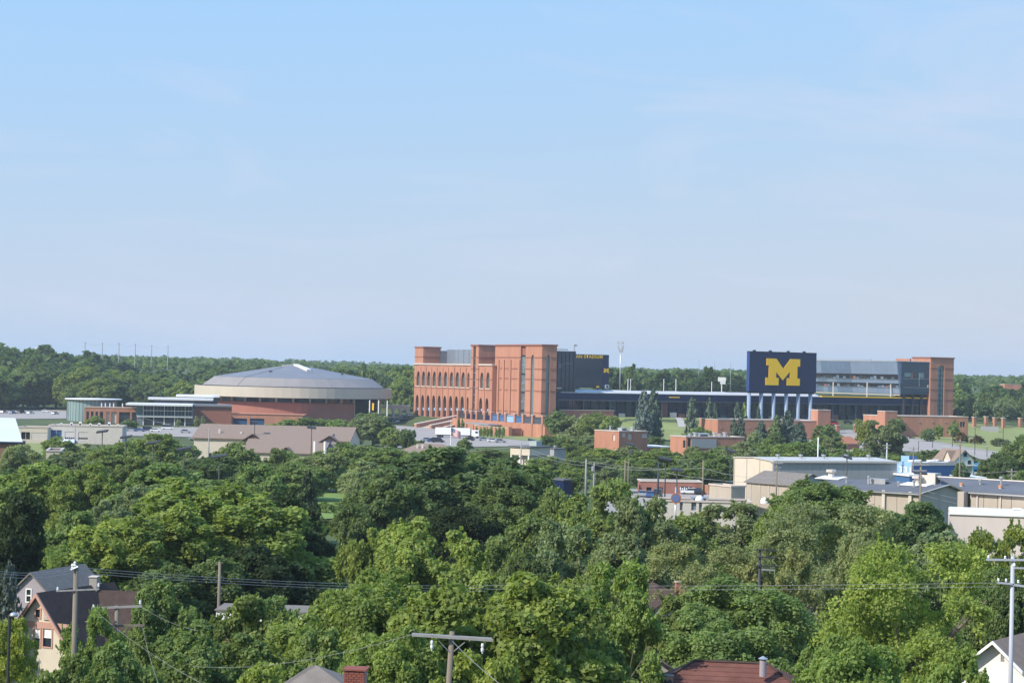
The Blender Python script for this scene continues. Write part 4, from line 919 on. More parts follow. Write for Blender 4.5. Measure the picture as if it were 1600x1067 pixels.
# tall warehouse
def warehouses():
    f, ll, lr = corner(1211, 420, 1150, 1404, R(21)); z0 = f.left(1150, 716)[1]; zc = f.left(1211, 720)[1]; g = -1
    root = thing('tall_warehouse', 'tall warehouse with cream end wall, long side greyed for shade and pale roof edge', 'warehouse', f.p(0,0,0)); P = f.p
    z0 = zc
    zr = zc+.45
    mb = MB().add([P(0,0,g),P(0,ll,g),P(0,ll,zc),P(0,ll/2,zr),P(0,0,zc)], [(0,1,2,3,4)]); obj('end_wall', mb, M_cream, root)
    mb = MB().add([P(lr,0,g),P(lr,ll,g),P(lr,ll,zc),P(lr,ll/2,zr),P(lr,0,zc)], [(0,1,2,3,4)]); obj('end_wall', mb, M_cream, root)
    n = 16
    for i in range(n): a, b = lr*i/n, lr*(i+1)/n; box('wall_panel', f, M_greysid, root, a+.02, b-.02, 0, .15, g, zc-.05)  # grey siding here paints in the shade of the long side
    box('wall', f, M_greysid, root, .05, lr-.05, .16, .3, g, zc-.06); box('wall', f, M_cream, root, .05, lr-.05, ll-.3, ll-.02, g, zc-.06)
    obj('roof', f.gable(MB(), 0, lr, 0, ll, zc, zr, 'u', .25, .2), mat('pale_metal_roof', (.50,.49,.46), .5, .06, .2), root)
    box('eave_trim', f, M_offw, root, -.3, lr+.3, -.42, -.27, zc-.4, zc+.05)
    for k in range(5): flue(f, root, lr*(k+.7)/5.4, ll*.3, zc+.2, .7, .3)
    for k in range(3): dr_ = box('roller_door', f, M_offw, root, lr*(.2+.25*k), lr*(.2+.25*k)+3.4, -.1, -.01, g, 3.6); box('door_frame', f, M_metald, dr_, lr*(.2+.25*k)-.15, lr*(.2+.25*k)+3.55, -.13, -.02, 3.61, 3.8)
    for w in (.1, ll*.33, ll*.66, ll-.4): box('downpipe', f, M_offw, root, -.18, -.02, w, w+.25, g, zc-.1)
    # pitched shed in front
    f, ll, lr = corner(1241, 372, 1170, 1300, R(38)); ze, zr = f.left(1241, 757)[1], f.left(1225, 737, lr/2)[1]
    root = thing('pitched_shed', 'beige shed with grey pitched roof in front of the tall warehouse', 'shed', f.p(0,0,0)); P = f.p
    obj('wall', f.box(MB(), 0, lr, 0, ll, -1, ze-.2), M_beige, root)
    obj('gable_wall', MB().add([P(0,-.02,ze-.2),P(lr,-.02,ze-.2),P(lr/2,-.02,zr-.3)], [(0,1,2)]), M_greysid, root)
    obj('roof', f.gable(MB(), 0, lr, 0, ll, ze, zr, 'w', .4, .2), M_shingg, root)
    for k in range(5): w = ll*(k+.5)/5; box('wall_rib', f, M_offw, root, -.12, -.01, w-.06, w+.06, -1, ze-.4)
    # long low warehouse with grey roof, several gabled bays facing left
    f, ll, lr = corner(1440, 300, 1325, 1530, R(52)); zc = f.left(1430, 769.5)[1]
    root = thing('long_warehouse', 'long beige warehouse with dark grey roof, skylights and rooftop units', 'warehouse', f.p(0,0,0)); P = f.p
    zg = f.front(1478, 757, 0)[1]; ug = f.front(1478, 757)[0]; ul = f.front(1497, 764)[0]
    n = 5
    for i in range(n): a, b = ll*1.5*i/n, ll*1.5*(i+1)/n; box('wall_panel', f, M_beige, root, 0, .15, a+.03, b-.03, -1, zc-.05)
    box('wall', f, M_beige, root, .16, .3, 0, ll*1.5, -1, zc-.06)
    ur = ul
    mb = MB().add([P(0,-.02,-1),P(ur,-.02,-1),P(ur,-.02,zc),P(ug,-.02,zg),P(0,-.02,zc)], [(0,1,2,3,4)]); obj('gable_wall', mb, M_beige, root)
    mb = MB()
    for a, b in ((-.4, ug), (ur+.3, ug)):
        za = zc
        q = [P(a,-.5,za),P(a,ll*1.5,za),P(b,ll*1.5,zg),P(b,-.5,zg)]; mb.hexa([v-Vector((0,0,.2)) for v in q]+q)
    obj('roof', mb, M_roofd, root)
    obj('verge_trim', MB().tube([P(-.4,-.55,zc), P(ug,-.55,zg), P(ur+.3,-.55,zc)], .12, 4), M_offw, root)
    for w in (1.2, ll*.45): box('downpipe', f, M_offw, root, -.4, -.02, w, w+.5, -1, zc+.1)
    def skylight(x, y, su, sw):
        # on the left roof slope
        r = ray(x, y); best = None
        for k in range(200):
            uu = ug*k/200; zz_ = zc+(zg-zc)*(uu+.4)/(ug+.4); dist = (zz_-CAMP.z)/r.z; q = CAMP+r*dist-f.o; e = abs(q.dot(f.u)-uu)
            if best is None or e < best[0]: best = (e, uu, q.dot(f.w), zz_)
        _, uu, ww, z = best; sl_ = (zg-zc)/(ug+.4)
        c = [P(uu-su,ww-sw,z-su*sl_+.03),P(uu+su,ww-sw,z+su*sl_+.03),P(uu+su,ww+sw,z+su*sl_+.03),P(uu-su,ww+sw,z-su*sl_+.03)]
        s_ = obj('roof_patch', MB().hexa(c+[v+Vector((0,0,.1)) for v in c]), M_white, root)
        o = obj('ventilator', MB().tube([P(uu,ww,z), P(uu,ww,z+1.0)], .5, 8), M_offw, root); obj('cowl', MB().tube([P(uu,ww,z+1.0), P(uu,ww,z+1.4)], .85, 8), M_offw, o)
    skylight(1326, 745, 1.6, 2.2); skylight(1433, 757, 1.5, 2.4)
    for w_ in (ll*.2, ll*.72): dr_ = box('door', f, M_greysid, root, -.1, -.01, w_, w_+1.1, -1, 2.4); box('door_hood', f, M_metal, dr_, -.7, -.02, w_-.2, w_+1.3, 2.5, 2.62)
    box('gutter', f, M_metal, root, -.62, -.42, -.4, ll*1.5, zc-.32, zc-.14)
    for w_, h_ in ((3.5,.9),(6.2,.6),(11.5,1.2),(15.5,.8)): flue(f, root, ug*.55, w_, zc+(zg-zc)*.55-.1, h_, .16)
    unit(f, root, ug-.8, 1.5, zg-.3, 2.2, 2.6, 2.0, M_offw); unit(f, root, ug-3.4, 9, zg-1.0, 1.5, 3.2, 1.5, M_metal)
    # right-hand bay beyond
    f, ll, lr = corner(1650, 250, 1519, 1690, R(52)); zc = f.left(1560, 769.5)[1]; l0 = ll
    root = thing('beige_warehouse_wing', 'beige warehouse wing with grey roof and orange capped vents at right', 'warehouse', f.p(0,0,0)); P = f.p
    n = 6
    for i in range(n): a, b = ll*i/n, ll*(i+1)/n; box('wall_panel', f, M_beige, root, 0, .15, a+.03, b-.03, -1, zc-.03)
    box('wall', f, M_beige, root, .16, .3, 0, ll, -1, zc-.04); box('end_wall', f, M_beige, root, .31, 9, ll-.2, ll, -1, zc-.04); box('front_wall', f, M_beige, root, .31, 9, 0, .2, -1, zc-.04)
    q = [P(-.4,-.4,zc),P(9,-.4,zc+1.1),P(9,ll+9,zc+1.1),P(-.4,ll+.4,zc)]; obj('roof', MB().hexa([v-Vector((0,0,.2)) for v in q]+q), M_roofd, root)
    obj('ridge_trim', MB().tube([P(9,-.4,zc+1.15),P(9,ll+9,zc+1.15)], .13, 4), M_offw, root)
    box('buttress', f, M_beige, root, -1.3, .0, ll+.3, ll+1.2, -1, zc-.1); box('link_wall', f, M_beige, root, .1, 3.2, ll+1.25, ll+1.6, -1, zc-.2)
    for x in (1502, 1563):
        best = min(((abs(ray(x,765).dot(f.u)*0+(P(3,w_/10,zc+.5)-CAMP).x/(P(3,w_/10,zc+.5)-CAMP).y-ray(x,765).x/ray(x,765).y), w_/10) for w_ in range(-50, 400)))
        w_ = best[1]; o = obj('vent_cap', MB().tube([P(3,w_,zc-.2), P(3,w_,zc+.55)], .25, 8), M_offw, root); obj('cap', MB().tube([P(3,w_,zc+.55), P(3,w_,zc+.85)], .3, 8), M_orange, o)
    unit(f, root, 2.2, 2.0, zc+.1, 1.6, 2.4, 1.0, M_offw)
    box('gutter', f, M_metal, root, -.6, -.42, -.3, ll, zc-.3, zc-.12)
    for w_ in (ll*.3, ll*.62, ll*.9): box('downpipe', f, M_offw, root, -.2, -.02, w_, w_+.16, -1, zc-.3)
    for w_, h_ in ((5.5,.8),(9.5,1.1),(12.5,.6)): flue(f, root, 5, w_, zc+.5, h_, .16)
    # pale long roof edge nearer
    f, ll, lr = corner(1488, 240, 1480, 1680, R(-12)); zc = f.front(1540, 803)[1]
    root = thing('white_walled_building', 'long white walled building with flat coping below the beige warehouses', 'building', f.p(0,0,0))
    box('wall', f, mat('pinkish_white', (.60,.53,.49), .8, .1, .4, streak=True), root, 0, lr, 0, 14, -.5, zc-.2); box('coping', f, M_white, root, -.2, lr, -.2, .6, zc-.18, zc); box('roof', f, M_roofw, root, .1, lr, .62, 13.8, zc-.19, zc-.1)
    u = f.front(1584, 800)[0]; o = box('roof_vent', f, M_white, root, u, u+.9, .8, 1.7, zc-.2, zc+.6); box('hood', f, M_white, o, u-.1, u+1, .7, 1.8, zc+.6, zc+.8)
warehouses()

def blue_side():
    f, ll, lr = corner(1427, 470, 1404, 1500, R(28)); zt = f.front(1450, 724.5)[1]; zt = f.left(1427, 722.5)[1]
    root = thing('blue_walled_building', 'blue walled building with painted numerals 331 on its pale end', 'building', f.p(0,0,0)); g = -1
    box('side_wall', f, M_blue, root, .1, lr, 0, .3, g, zt-.8); box('side_band', f, M_offw, root, .1, lr, -.06, .3, zt-.78, zt); box('end_wall', f, M_bluel, root, 0, .09, 0, ll, g, zt-.02); box('wall', f, M_blue, root, .1, lr, ll-.3, ll, g, zt-.05)
    box('roof', f, M_roofw, root, .1, lr, .31, ll-.31, zt-.3, zt-.1)
    # numerals on the left face, reading from the far end to the near corner
    w0, w1 = f.left(1424, 730)[0], f.left(1404.5, 730)[0]; z1, z0 = f.left(1415, 728.5)[1], f.left(1415, 738.5)[1]
    text_mesh('numerals', '331', w1-w0, z1-z0, lambda a, b, k: f.p(-.03+k, w1-a+w0, b), w0, z0, -.02, M_porc, root)
    u0, u1 = f.front(1416, 720, 6)[0], f.front(1424, 720, 6)[0]; b_ = box('stair_box', f, M_bluel, root, u0, u0+.1, 5, 8, zt-.2, f.front(1416,712,6)[1]); box('stair_side', f, M_blue, root, u0+.1, u0+2.6, 5, 5.2, zt-.2, f.front(1416,712,6)[1])
    for k in range(7): flue(f, root, 2+k*1.9, 2.5+(k % 3), zt-.2, .35, .45, M_white)
    # lower blue annex with white roof
    f2, l2, r2 = corner(1424, 425, 1412, 1460, R(20)); z2 = f2.front(1440, 741.5)[1]
    root = thing('blue_annex', 'low blue annex with flat white roof in front of the blue building', 'building', f2.p(0,0,0))
    box('wall', f2, M_blue, root, 0, r2, 0, 9, -1, z2-.4); box('roof', f2, M_roofw, root, -.3, r2+.3, -.3, 9.3, z2-.38, z2); unit(f2, root, r2*.5, 2, z2, 2, 1.5, .8, M_offw)
    f2, l2, r2 = corner(1513, 455, 1505, 1542, R(10)); z2 = f2.front(1525, 745)[1]
    root = thing('blue_garage', 'blue garage with white flat roof right of the pale green house', 'building', f2.p(0,0,0))
    box('wall', f2, M_blue, root, 0, r2, 0, 9, -1, z2-.4); box('roof', f2, M_roofw, root, -.3, r2+.3, -.3, 9.3, z2-.38, z2)
    for x in (1524,): u = f2.front(x, 750)[0]; box('window', f2, M_glassd, root, u, u+1, -.05, -.01, z2-2.2, z2-1)
    f2, l2, r2 = corner(1522, 530, 1518, 1548, R(8)); z2 = f2.front(1525, 725)[1]
    root = thing('teal_store', 'bright teal blue storefront with striped bands behind the green house porch', 'building', f2.p(0,0,0))
    box('wall', f2, mat('teal_paint', (.01,.21,.42), .6, .05, .5), root, 0, r2, 0, 6, -1, z2)
    for k, mt in enumerate((M_navy, M_offw, M_brickr, M_offw)): box('stripe', f2, mt, root, .5, r2-.2, -.06, -.01, z2-2.0-k*.75, z2-1.4-k*.75)
    # pale green gabled house with porch
    f, ll, lr = corner(1494, 500, 1474, 1524, R(24)); zp = f.front(1508, 702.5)[1]; ze = f.front(1524, 718.5)[1]; P = f.p
    root = thing('pale_green_house', 'pale green gabled house with white porch and tan shingle roof', 'house', f.p(0,0,0))
    uo = lr/2
    obj('gable_wall', MB().add([P(0,0,-1),P(lr,0,-1),P(lr,0,ze),P(uo,0,zp),P(0,0,ze)], [(0,1,2,3,4)]), M_green, root)
    box('wall', f, M_cream, root, .02, lr-.02, .02, 9, -1, ze-.05)
    obj('roof', f.gable(MB(), 0, lr, .05, 9, ze, zp, 'w', .35, .15), M_shing, root)
    for (x, y, s) in ((1508,710,.55),(1514.5,722,.5)): u, z = f.front(x, y); box('window', f, M_glassd, root, u-s, u+s, -.06, -.01, z-s, z+s)
    zq = f.front(1515, 727.5)[1]; box('porch_roof', f, M_offw, root, .3, lr+.3, -2.2, -.05, zq, zq+.25)
    for k in range(4): u = .5+(lr-.6)*k/3; box('porch_post', f, M_white, root, u-.1, u+.1, -2.0, -1.8, -1, zq)
    box('porch_floor', f, M_white, root, .3, lr+.3, -2.2, -.02, 0, .5)
    # side dormer
    a = f.left(1481, 706)[0]; mb = MB().add([P(-.1,a-1.6,ze-.3),P(-.1,a+1.6,ze-.3),P(-.1,a,ze+2.2)], [(0,1,2)]); obj('side_gable', mb, M_cream, root)
    q = MB(); q.add([P(-.3,a-1.9,ze-.5),P(-.3,a,ze+2.35),P(uo*.8,a,ze+2.35),P(uo*.3,a-1.9,ze-.4),P(-.3,a+1.9,ze-.5),P(uo*.3,a+1.9,ze-.4)], [(0,1,2,3),(4,1,2,5)]); obj('side_gable_roof', q, M_shing, root)
    f, ll, lr = corner(1476, 520, 1464, 1484, R(24)); root = thing('grey_cottage', 'small grey gabled cottage tucked behind the pale green house', 'house', f.p(0,0,0)); ze = f.front(1480, 722)[1]; zp = ze+2.4
    box('wall', f, M_greysid, root, 0, lr, 0, ll, -1, ze); obj('roof', f.gable(MB(), 0, lr, 0, ll, ze, zp, 'u', .3, .15), M_shingg, root)
blue_side()
r_, f, ll, lr, zt = plain_block('hip_roofed_kiosk', 'small house with orange brown roof below the forecourt', 'house', 1312, 720, 1303, 1345, 694, M_brickr, M_roofd, R(24))
P = f.p; zt += .32; mb = MB().add([P(-.6,-.6,zt),P(lr+.6,-.6,zt),P(lr+.6,ll+.6,zt),P(-.6,ll+.6,zt),P(lr*.3,ll*.5,zt+2.6),P(lr*.7,ll*.5,zt+2.6)], [(0,1,5,4),(1,2,5),(2,3,4,5),(3,0,4)]); obj('roof', mb, mat('terracotta_roof', (.40,.17,.10), .9, .15, 1.5), r_)

# ------------------------------------------------------------------ foreground houses
def houses():
    # peach gabled house at left
    f = Fr(at(73, 1000, 150), R(-26)); root = thing('peach_gabled_house', 'peach house with brown roof and salmon trimmed gable among trees', 'house', f.p(0,0,gz(f.o.x,f.o.y)))
    g = gz(f.o.x, f.o.y)-.5; ua, za = f.front(62, 925); u0, u1 = f.front(34, 960)[0], f.front(113, 1005)[0]
    zl, zr_ = f.front(40, 955)[1], f.front(113, 1012)[1]; P = f.p
    um = ua; hw = (u1-um); z_e = zr_
    wpx = [rect(*f.front(67.5, 1009), *f.front(81, 982)), rect(*f.front(53, 1009), *f.front(63, 982)), rect(*f.front(56, 963.5), *f.front(63, 952))]
    wpx = [[(a,b) for a,b in w] for w in wpx]
    outer = [(um-hw+.3, g),(u1-.3, g),(u1-.3, z_e),(um, za-.15),(um-hw+.3, z_e)]
    mb = holes(MB(), f.mfront(), outer, wpx, .15); L = 9.0
    mb.add([P(um-hw+.3,0,g),P(um-hw+.3,L,g),P(um-hw+.3,L,z_e),P(um-hw+.3,0,z_e),P(u1-.3,0,g),P(u1-.3,L,g),P(u1-.3,L,z_e),P(u1-.3,0,z_e)], [(0,1,2,3),(4,5,6,7)])
    obj('wall', mb, M_pinkw, root)
    for i, w in enumerate(wpx):
        (a0,b0),(a1,_),(_,b1),_ = w; o = box('window', f, M_glassd, root, a0, a1, .1, .14, b0, b1)
        t = MB()
        for (x0,y0,x1,y1) in ((a0-.12,b0-.12,a1+.12,b0),(a0-.12,b1,a1+.12,b1+.12),(a0-.12,b0,a0,b1),(a1,b0,a1+.12,b1)): f.box(t, x0, x1, -.05, .12, y0, y1)
        obj('casing', t, M_pinkt, o)
        if i < 2:
            bm_ = (b0+b1)/2; box('meeting_rail', f, M_white, o, a0, a1, .03, .09, bm_-.05, bm_+.05); box('blind', f, M_white, o, a0, a1, .05, .09, bm_+.05, b1)
    (a, z0), (b, z1) = f.front(68.5, 967.5), f.front(77.5, 951.5); vv = box('gable_vent', f, M_offw, root, a, b, -.1, .01, z0, z1)
    for k in range(8): zz_ = z0+(z1-z0)*(k+.5)/8; box('louvre', f, M_coping, vv, a+.05, b-.05, -.14, -.1, zz_-.02, zz_+.02)
    (a, z0), (b, z1) = f.front(48, 979), f.front(96, 974); box('belt_course', f, M_pinkt, root, um-hw+.35, u1-.35, -.06, -.005, z0, z1)
    obj('roof', f.gable(MB(), um-hw, u1, 0, L, z_e, za, 'w', .35, .16), M_shingb, root)
    for sg in (-1, 1):
        a_, b_ = P(um+sg*(hw+.35), -.42, z_e-.35*(za-z_e)/hw), P(um, -.42, za); q = [a_, b_, b_-Vector((0,0,.34)), a_-Vector((0,0,.34))]
        t = Vector((f.w.x, f.w.y, 0))*.08; obj('bargeboard', MB().prism([v-t for v in q], [v+t for v in q]), M_pinkt, root)
    # cross wing to the right with ridge along u
    g2 = Fr(f.p(um, 3.2, 0), R(-4)); ux = g2.front(205, 985)[0]; zx = g2.front(160, 922, 3)[1]; ze2 = zx-3.2
    box('wing_wall', g2, M_pinkw, root, 1.0, ux, .2, 6.2, g, ze2)
    q = MB(); g2.gable(q, .5, ux, 0, 6.4, ze2, zx, 'u', .4, .16); obj('wing_roof', q, M_shingb, root)
    uc = g2.front(141, 910, 3.2)[0]; zc1 = g2.front(141, 901, 3.2)[1]; zc0 = zx-.6
    o = box('chimney', g2, mat('chimney_grey', (.36,.33,.30), .9, .1, 2), root, uc, uc+.62, 2.9, 3.7, zc0, zc1); box('chimney_cap', g2, M_offw, o, uc-.06, uc+.68, 2.84, 3.76, zc1, zc1+.08)
    # grey-lilac neighbour
    f = Fr(at(52, 930, 166), R(-20)); g = gz(f.o.x, f.o.y)-.5; P = f.p; ua, za = f.front(50, 893); hw = 2.2; ze = za-2.0
    root = thing('lilac_grey_house', 'grey lilac gabled house with white window behind the peach house', 'house', P(0,0,g+.5))
    wn = rect(*f.front(41.5, 939), *f.front(48.5, 921))
    mb = holes(MB(), f.mfront(), [(ua-hw,g),(ua+hw,g),(ua+hw,ze),(ua,za-.1),(ua-hw,ze)], [wn], .12)
    mb.add([P(ua-hw,0,g),P(ua-hw,8,g),P(ua-hw,8,ze),P(ua-hw,0,ze),P(ua+hw,0,g),P(ua+hw,8,g),P(ua+hw,8,ze),P(ua+hw,0,ze)], [(0,1,2,3),(4,5,6,7)]); obj('wall', mb, M_lilac, root)
    (a0,b0),(a1,_),(_,b1),_ = wn; o = box('window', f, M_glassd, root, a0, a1, .08, .11, b0, b1)
    t = MB(); [f.box(t, *q) for q in ((a0-.1,a1+.1,-.05,.1,b0-.1,b0),(a0-.1,a1+.1,-.05,.1,b1,b1+.1),(a0-.1,a0,-.05,.1,b0,b1),(a1,a1+.1,-.05,.1,b0,b1),(a0,a1,-.02,.07,(b0+b1)/2-.05,(b0+b1)/2+.05))]; obj('casing', t, M_white, o)
    obj('roof', f.gable(MB(), ua-hw, ua+hw, 0, 8, ze, za, 'w', .3, .16), M_shingg, root)
    # hidden flat-roofed building with white siding
    f = Fr(at(341, 960, 155), R(-4)); g = gz(f.o.x,f.o.y)-.5; u1 = f.front(520, 960)[0]; zt = f.front(343, 952)[1]; zb = zt-1.1
    root = thing('long_white_building', 'long low white sided building with grey roof glimpsed through trees', 'building', f.p(0,0,g))
    box('wall', f, mat('tan_wall', (.30,.19,.13), .85, .1, .8), root, 0, u1, .3, 3.4, g, zb-.02)
    for k in range(5): box('siding_board', f, M_white, root, -.2, u1+.2, 0.03*k, .28, zb+k*.22, zb+k*.22+.2)
    q = [f.p(-.3,-.05,zt+.02),f.p(u1+.3,-.05,zt+.02),f.p(u1+.3,3.6,zt+.1),f.p(-.3,3.6,zt+.1)]; obj('roof', MB().hexa([v-Vector((0,0,.12)) for v in q]+q), M_shingg, root)
    # grey roof tip and brick chimney at the lower edge
    f = Fr(at(487, 1045, 66), R(-6)); P = f.p; g = gz(f.o.x,f.o.y)-.3; ua, za = f.front(485, 1039); 
    root = thing('grey_hip_roofed_house', 'house with grey pyramid roof peaking at the lower edge', 'house', P(0,0,g))
    hs_ = 3.4; ze = za-2.4; u0 = ua-hs_; u1 = ua+hs_*1.6
    box('wall', f, M_lilac, root, u0+.3, u1-.3, -3.2, 3.4, g, ze)
    mb = MB().add([P(u0,-3.6,ze),P(u1,-3.6,ze),P(u1,3.7,ze),P(u0,3.7,ze),P(ua,0,za),P(ua+.2,.1,za)], [(0,1,5,4),(1,2,5),(2,3,4,5),(3,0,4),(3,2,1,0)]); obj('roof', mb, M_shingg, root)
    c = f.sub(0, -1.5); (a, zt) = c.front(537.5, 1044.5); b = c.front(570, 1044)[0]
    zc0 = ze+.3; ch = box('chimney', c, mat('chimney_mortar', (.33,.24,.20), .95, .1, 4), root, a+.03, b-.03, .03, b-a-.03, zc0-.5, zt-.1)
    nb = 16; bh = .075; me_cache = {}
    mbk = mat('chimney_brick', (.24,.08,.06), .9, .3, 5.0)
    row = 0; z = zt-.17
    while z > zt-1.25:
        nn = 4
        for side in (0, 1):
            for k in range(nn):
                L_ = (b-a)/nn; s0 = a+(k+(.5 if row % 2 else 0))*L_; s1 = min(s0+L_-.018, b); s0 = max(s0, a)
                if k == 0 and row % 2:
                    e0, e1 = (a, a+L_/2-.018)
                    (box('brick', c, mbk, ch, e0, e1, 0, .1, z, z+.062) if side == 0 else box('brick', c, mbk, ch, a-.0, a+.1, e0-a+.1, e1-a+.1, z, z+.062))
                (box('brick', c, mbk, ch, s0, s1, 0, .1, z, z+.062) if side == 0 else box('brick', c, mbk, ch, a-.001, a+.1, s0-a+.101, s1-a, z, z+.062))
        z -= .078; row += 1
    box('chimney_cap', c, mbk, ch, a-.05, b+.05, -.05, b-a+.05, zt-.05, zt)
    # brown hip roof
    f = Fr(at(1110, 1040, 112), R(-8)); P = f.p; g = gz(f.o.x,f.o.y)-.3; u0, zr_ = f.front(1085, 1032); u1, _ = f.front(1200, 1031.5)
    root = thing('brown_hip_roofed_house', 'house with large brown hip roof and round metal flue', 'house', P(0,0,g)); e = 4.6; ze = zr_-2.6
    box('wall', f, M_pinkw, root, u0-e+.4, u1+e-.4, -4.2, 4.2, g, ze)
    mb = MB().add([P(u0-e,-4.6,ze),P(u1+e,-4.6,ze),P(u1+e,4.6,ze),P(u0-e,4.6,ze),P(u0,0,zr_),P(u1,0,zr_)], [(0,1,5,4),(1,2,5),(2,3,4,5),(3,0,4),(3,2,1,0)])
    obj('roof', mb, mat('red_brown_shingles', (.15,.062,.048), .9, .35, .7, bump=.4), root)
    obj('ridge_cap', MB().tube([P(u0,0,zr_+.02),P(u1,0,zr_+.02)], .1, 5), M_shingb, root)
    for (ux_, s) in ((u0, -1), (u1, 1)): obj('hip_cap', MB().tube([P(ux_,0,zr_+.02),P(ux_+s*e,-4.6,ze+.02)], .09, 5), M_shingb, root)
    u, z = f.front(1192, 1048, -1.6); o = obj('flue', MB().tube([P(u,-1.6,z-.3),P(u,-1.6,z+.62)], .2, 12), M_lilac, root); obj('flue_cap', MB().tube([P(u,-1.6,z+.7),P(u,-1.6,z+.72),P(u,-1.6,z+.86)], [.28,.28,.03], 12), M_metal, o)
    u, z = f.front(1046, 1056, -2.5); 
    box('roof_vent', f, M_metald, root, u-.25, u+.25, -2.9, -2.4, z-.4, z+.1)
    # shingle courses on the slope facing the viewer
    for k in range(1, 12):
        t = k/12; uu0, uu1 = u0-e*t, u1+e*t; zz_ = zr_-2.6*t; ww = -4.6*t
        box('shingle_course', f, MATS['red_brown_shingles'], root, uu0+.12, uu1-.12, ww-.03, ww+.05, zz_-.02, zz_+.02)
    # white gabled house at the right edge
    f = Fr(at(1570, 1040, 112), R(-36)); P = f.p; g = gz(f.o.x,f.o.y)-.3; ua, za = f.front(1557, 999); hw = 2.9; ze = za-2.45
    root = thing('white_gabled_house', 'white house with brown gable roof at the lower right corner', 'house', P(0,0,g))
    w1 = rect(*f.front(1563.5, 1033), *f.front(1569.5, 1022)); w2 = rect(*f.front(1533, 1066), *f.front(1542, 1040))
    mb = holes(MB(), f.mfront(), [(ua-hw,g),(ua+hw,g),(ua+hw,ze),(ua,za-.1),(ua-hw,ze)], [w1], .12); mb.add([P(ua-hw,0,g),P(ua-hw,9,g),P(ua-hw,9,ze),P(ua-hw,0,ze),P(ua+hw,0,g),P(ua+hw,9,g),P(ua+hw,9,ze),P(ua+hw,0,ze)], [(0,1,2,3),(4,5,6,7)])
    obj('wall', mb, M_white, root)
    (a0,b0),(a1,_),(_,b1),_ = w1; v_ = box('gable_vent', f, M_coping, root, a0, a1, .06, .1, b0, b1)
    for k in range(5): zz_ = b0+(b1-b0)*(k+.5)/5; box('louvre', f, M_metal, v_, a0, a1, .02, .055, zz_-.02, zz_+.02)
    o = box('window', f, M_glassd, root, ua-1.4, ua-.6, -.04, -.005, za-4.2, za-3.0); box('casing', f, M_white, o, ua-1.5, ua-.5, -.06, -.042, za-3.0, za-2.9)
    obj('roof', f.gable(MB(), ua-hw, ua+hw, 0, 9, ze, za, 'w', .55, .14), M_shing, root)
    for sg in (-1, 1):
        a_, b_ = P(ua+sg*(hw+.55), -.6, ze-.55*(za-ze)/hw), P(ua, -.6, za); q = [a_, b_, b_-Vector((0,0,.2)), a_-Vector((0,0,.2))]; t = f.w*.05; obj('bargeboard', MB().prism([v-t for v in q], [v+t for v in q]), M_white, root)
    # roof glimpses in the trees
    for (x, y, d, wpx_, lb, mt) in ((1000, 1005, 118, 110, 'grey roofed house glimpsed through branches beside the brown hip roof', M_shingg), (1056, 925, 165, 70, 'brick chimneyed house barely showing between trees in the centre right', M_shingb), (1300, 955, 170, 110, 'grey shingled house hidden under the pale leaved sycamore', M_shingg), (1480, 1010, 135, 120, 'dark roofed house in shade behind the white gabled house', M_shingd)):
        f = Fr(at(x, y, d), R(10)); P = f.p; g = gz(f.o.x,f.o.y)-.3; hw = wpx_*d/6000; zp = f.front(x, y)[1]; zp = max(zp, g+6); ze = zp-hw*.7
        root = thing('hidden_house', lb, 'house', P(0,0,g)); box('wall', f, M_offw, root, -hw+.2, hw-.2, .2, 7.8, g, ze)
        obj('gable_wall', MB().add([P(-hw+.2,.19,ze),P(hw-.2,.19,ze),P(0,.19,zp-.15)], [(0,1,2)]), M_offw, root)
        obj('roof', f.gable(MB(), -hw, hw, 0, 8, ze, zp, 'w', .35, .15), mt, root)
        o = box('chimney', f, M_brickr, root, hw*.3, hw*.3+.6, 2, 2.6, ze, zp+.6); box('chimney_cap', f, M_coping, o, hw*.3-.05, hw*.3+.65, 1.95, 2.65, zp+.6, zp+.7)
houses()
# ------------------------------------------------------------------ vehicles
def make_car(name, label, p, ang, paint, kind='car', group='parked cars'):
    f = Fr(p, ang); z = p.z+.15; root = thing(name, label, 'car' if kind != 'van' else 'van', p, group)
    L, Wd = (4.5, 1.8) if kind != 'van' else (5.2, 2.0)
    prof = [(-L/2,.35),(L/2,.35),(L/2,.8),(L/2-.9,.95),(-L/2+.1,.98),(-L/2,.75)]
    cab = [(-L*.40,.95),(L*.22,.95),(L*.08,1.45),(-L*.30,1.45)] if kind == 'car' else [(-L*.46,.95),(L*.36,.95),(L*.2,1.95),(-L*.44,1.95)]
    obj('body', MB().prism([f.p(a,-Wd/2,z+b) for a,b in prof], [f.p(a,Wd/2,z+b) for a,b in prof]), paint, root)
    c = obj('cabin', MB().prism([f.p(a,-Wd/2+.12,z+b) for a,b in cab], [f.p(a,Wd/2-.12,z+b) for a,b in cab]), M_glassd, root)
    zr = z+cab[2][1]; box('roof_panel', f, paint, c, cab[3][0], cab[2][0], -Wd/2+.14, Wd/2-.14, zr-.02, zr+.06)
    for a in (-L*.3, L*.31):
        for s in (-1, 1): obj('wheel', MB().tube([f.p(a,s*(Wd/2-.2),z+.18), f.p(a,s*(Wd/2+.02),z+.18)], .33, 10), M_tyre, root)
    for s in (-1, 1): box('headlight', f, M_porc, root, L/2-.02, L/2+.03, s*.6-.15, s*.6+.15, z+.6, z+.75)
    return root
M_cw, M_cs, M_cd, M_cb = mat('car_white', (.75,.76,.78), .25, .02, 1, spec=.6), mat('car_silver', (.42,.44,.47), .3, .02, 1, metal=.5), mat('car_dark', (.03,.032,.04), .2, .02, 1, spec=.6), mat('car_blue', (.05,.10,.25), .25, .02, 1, spec=.6)
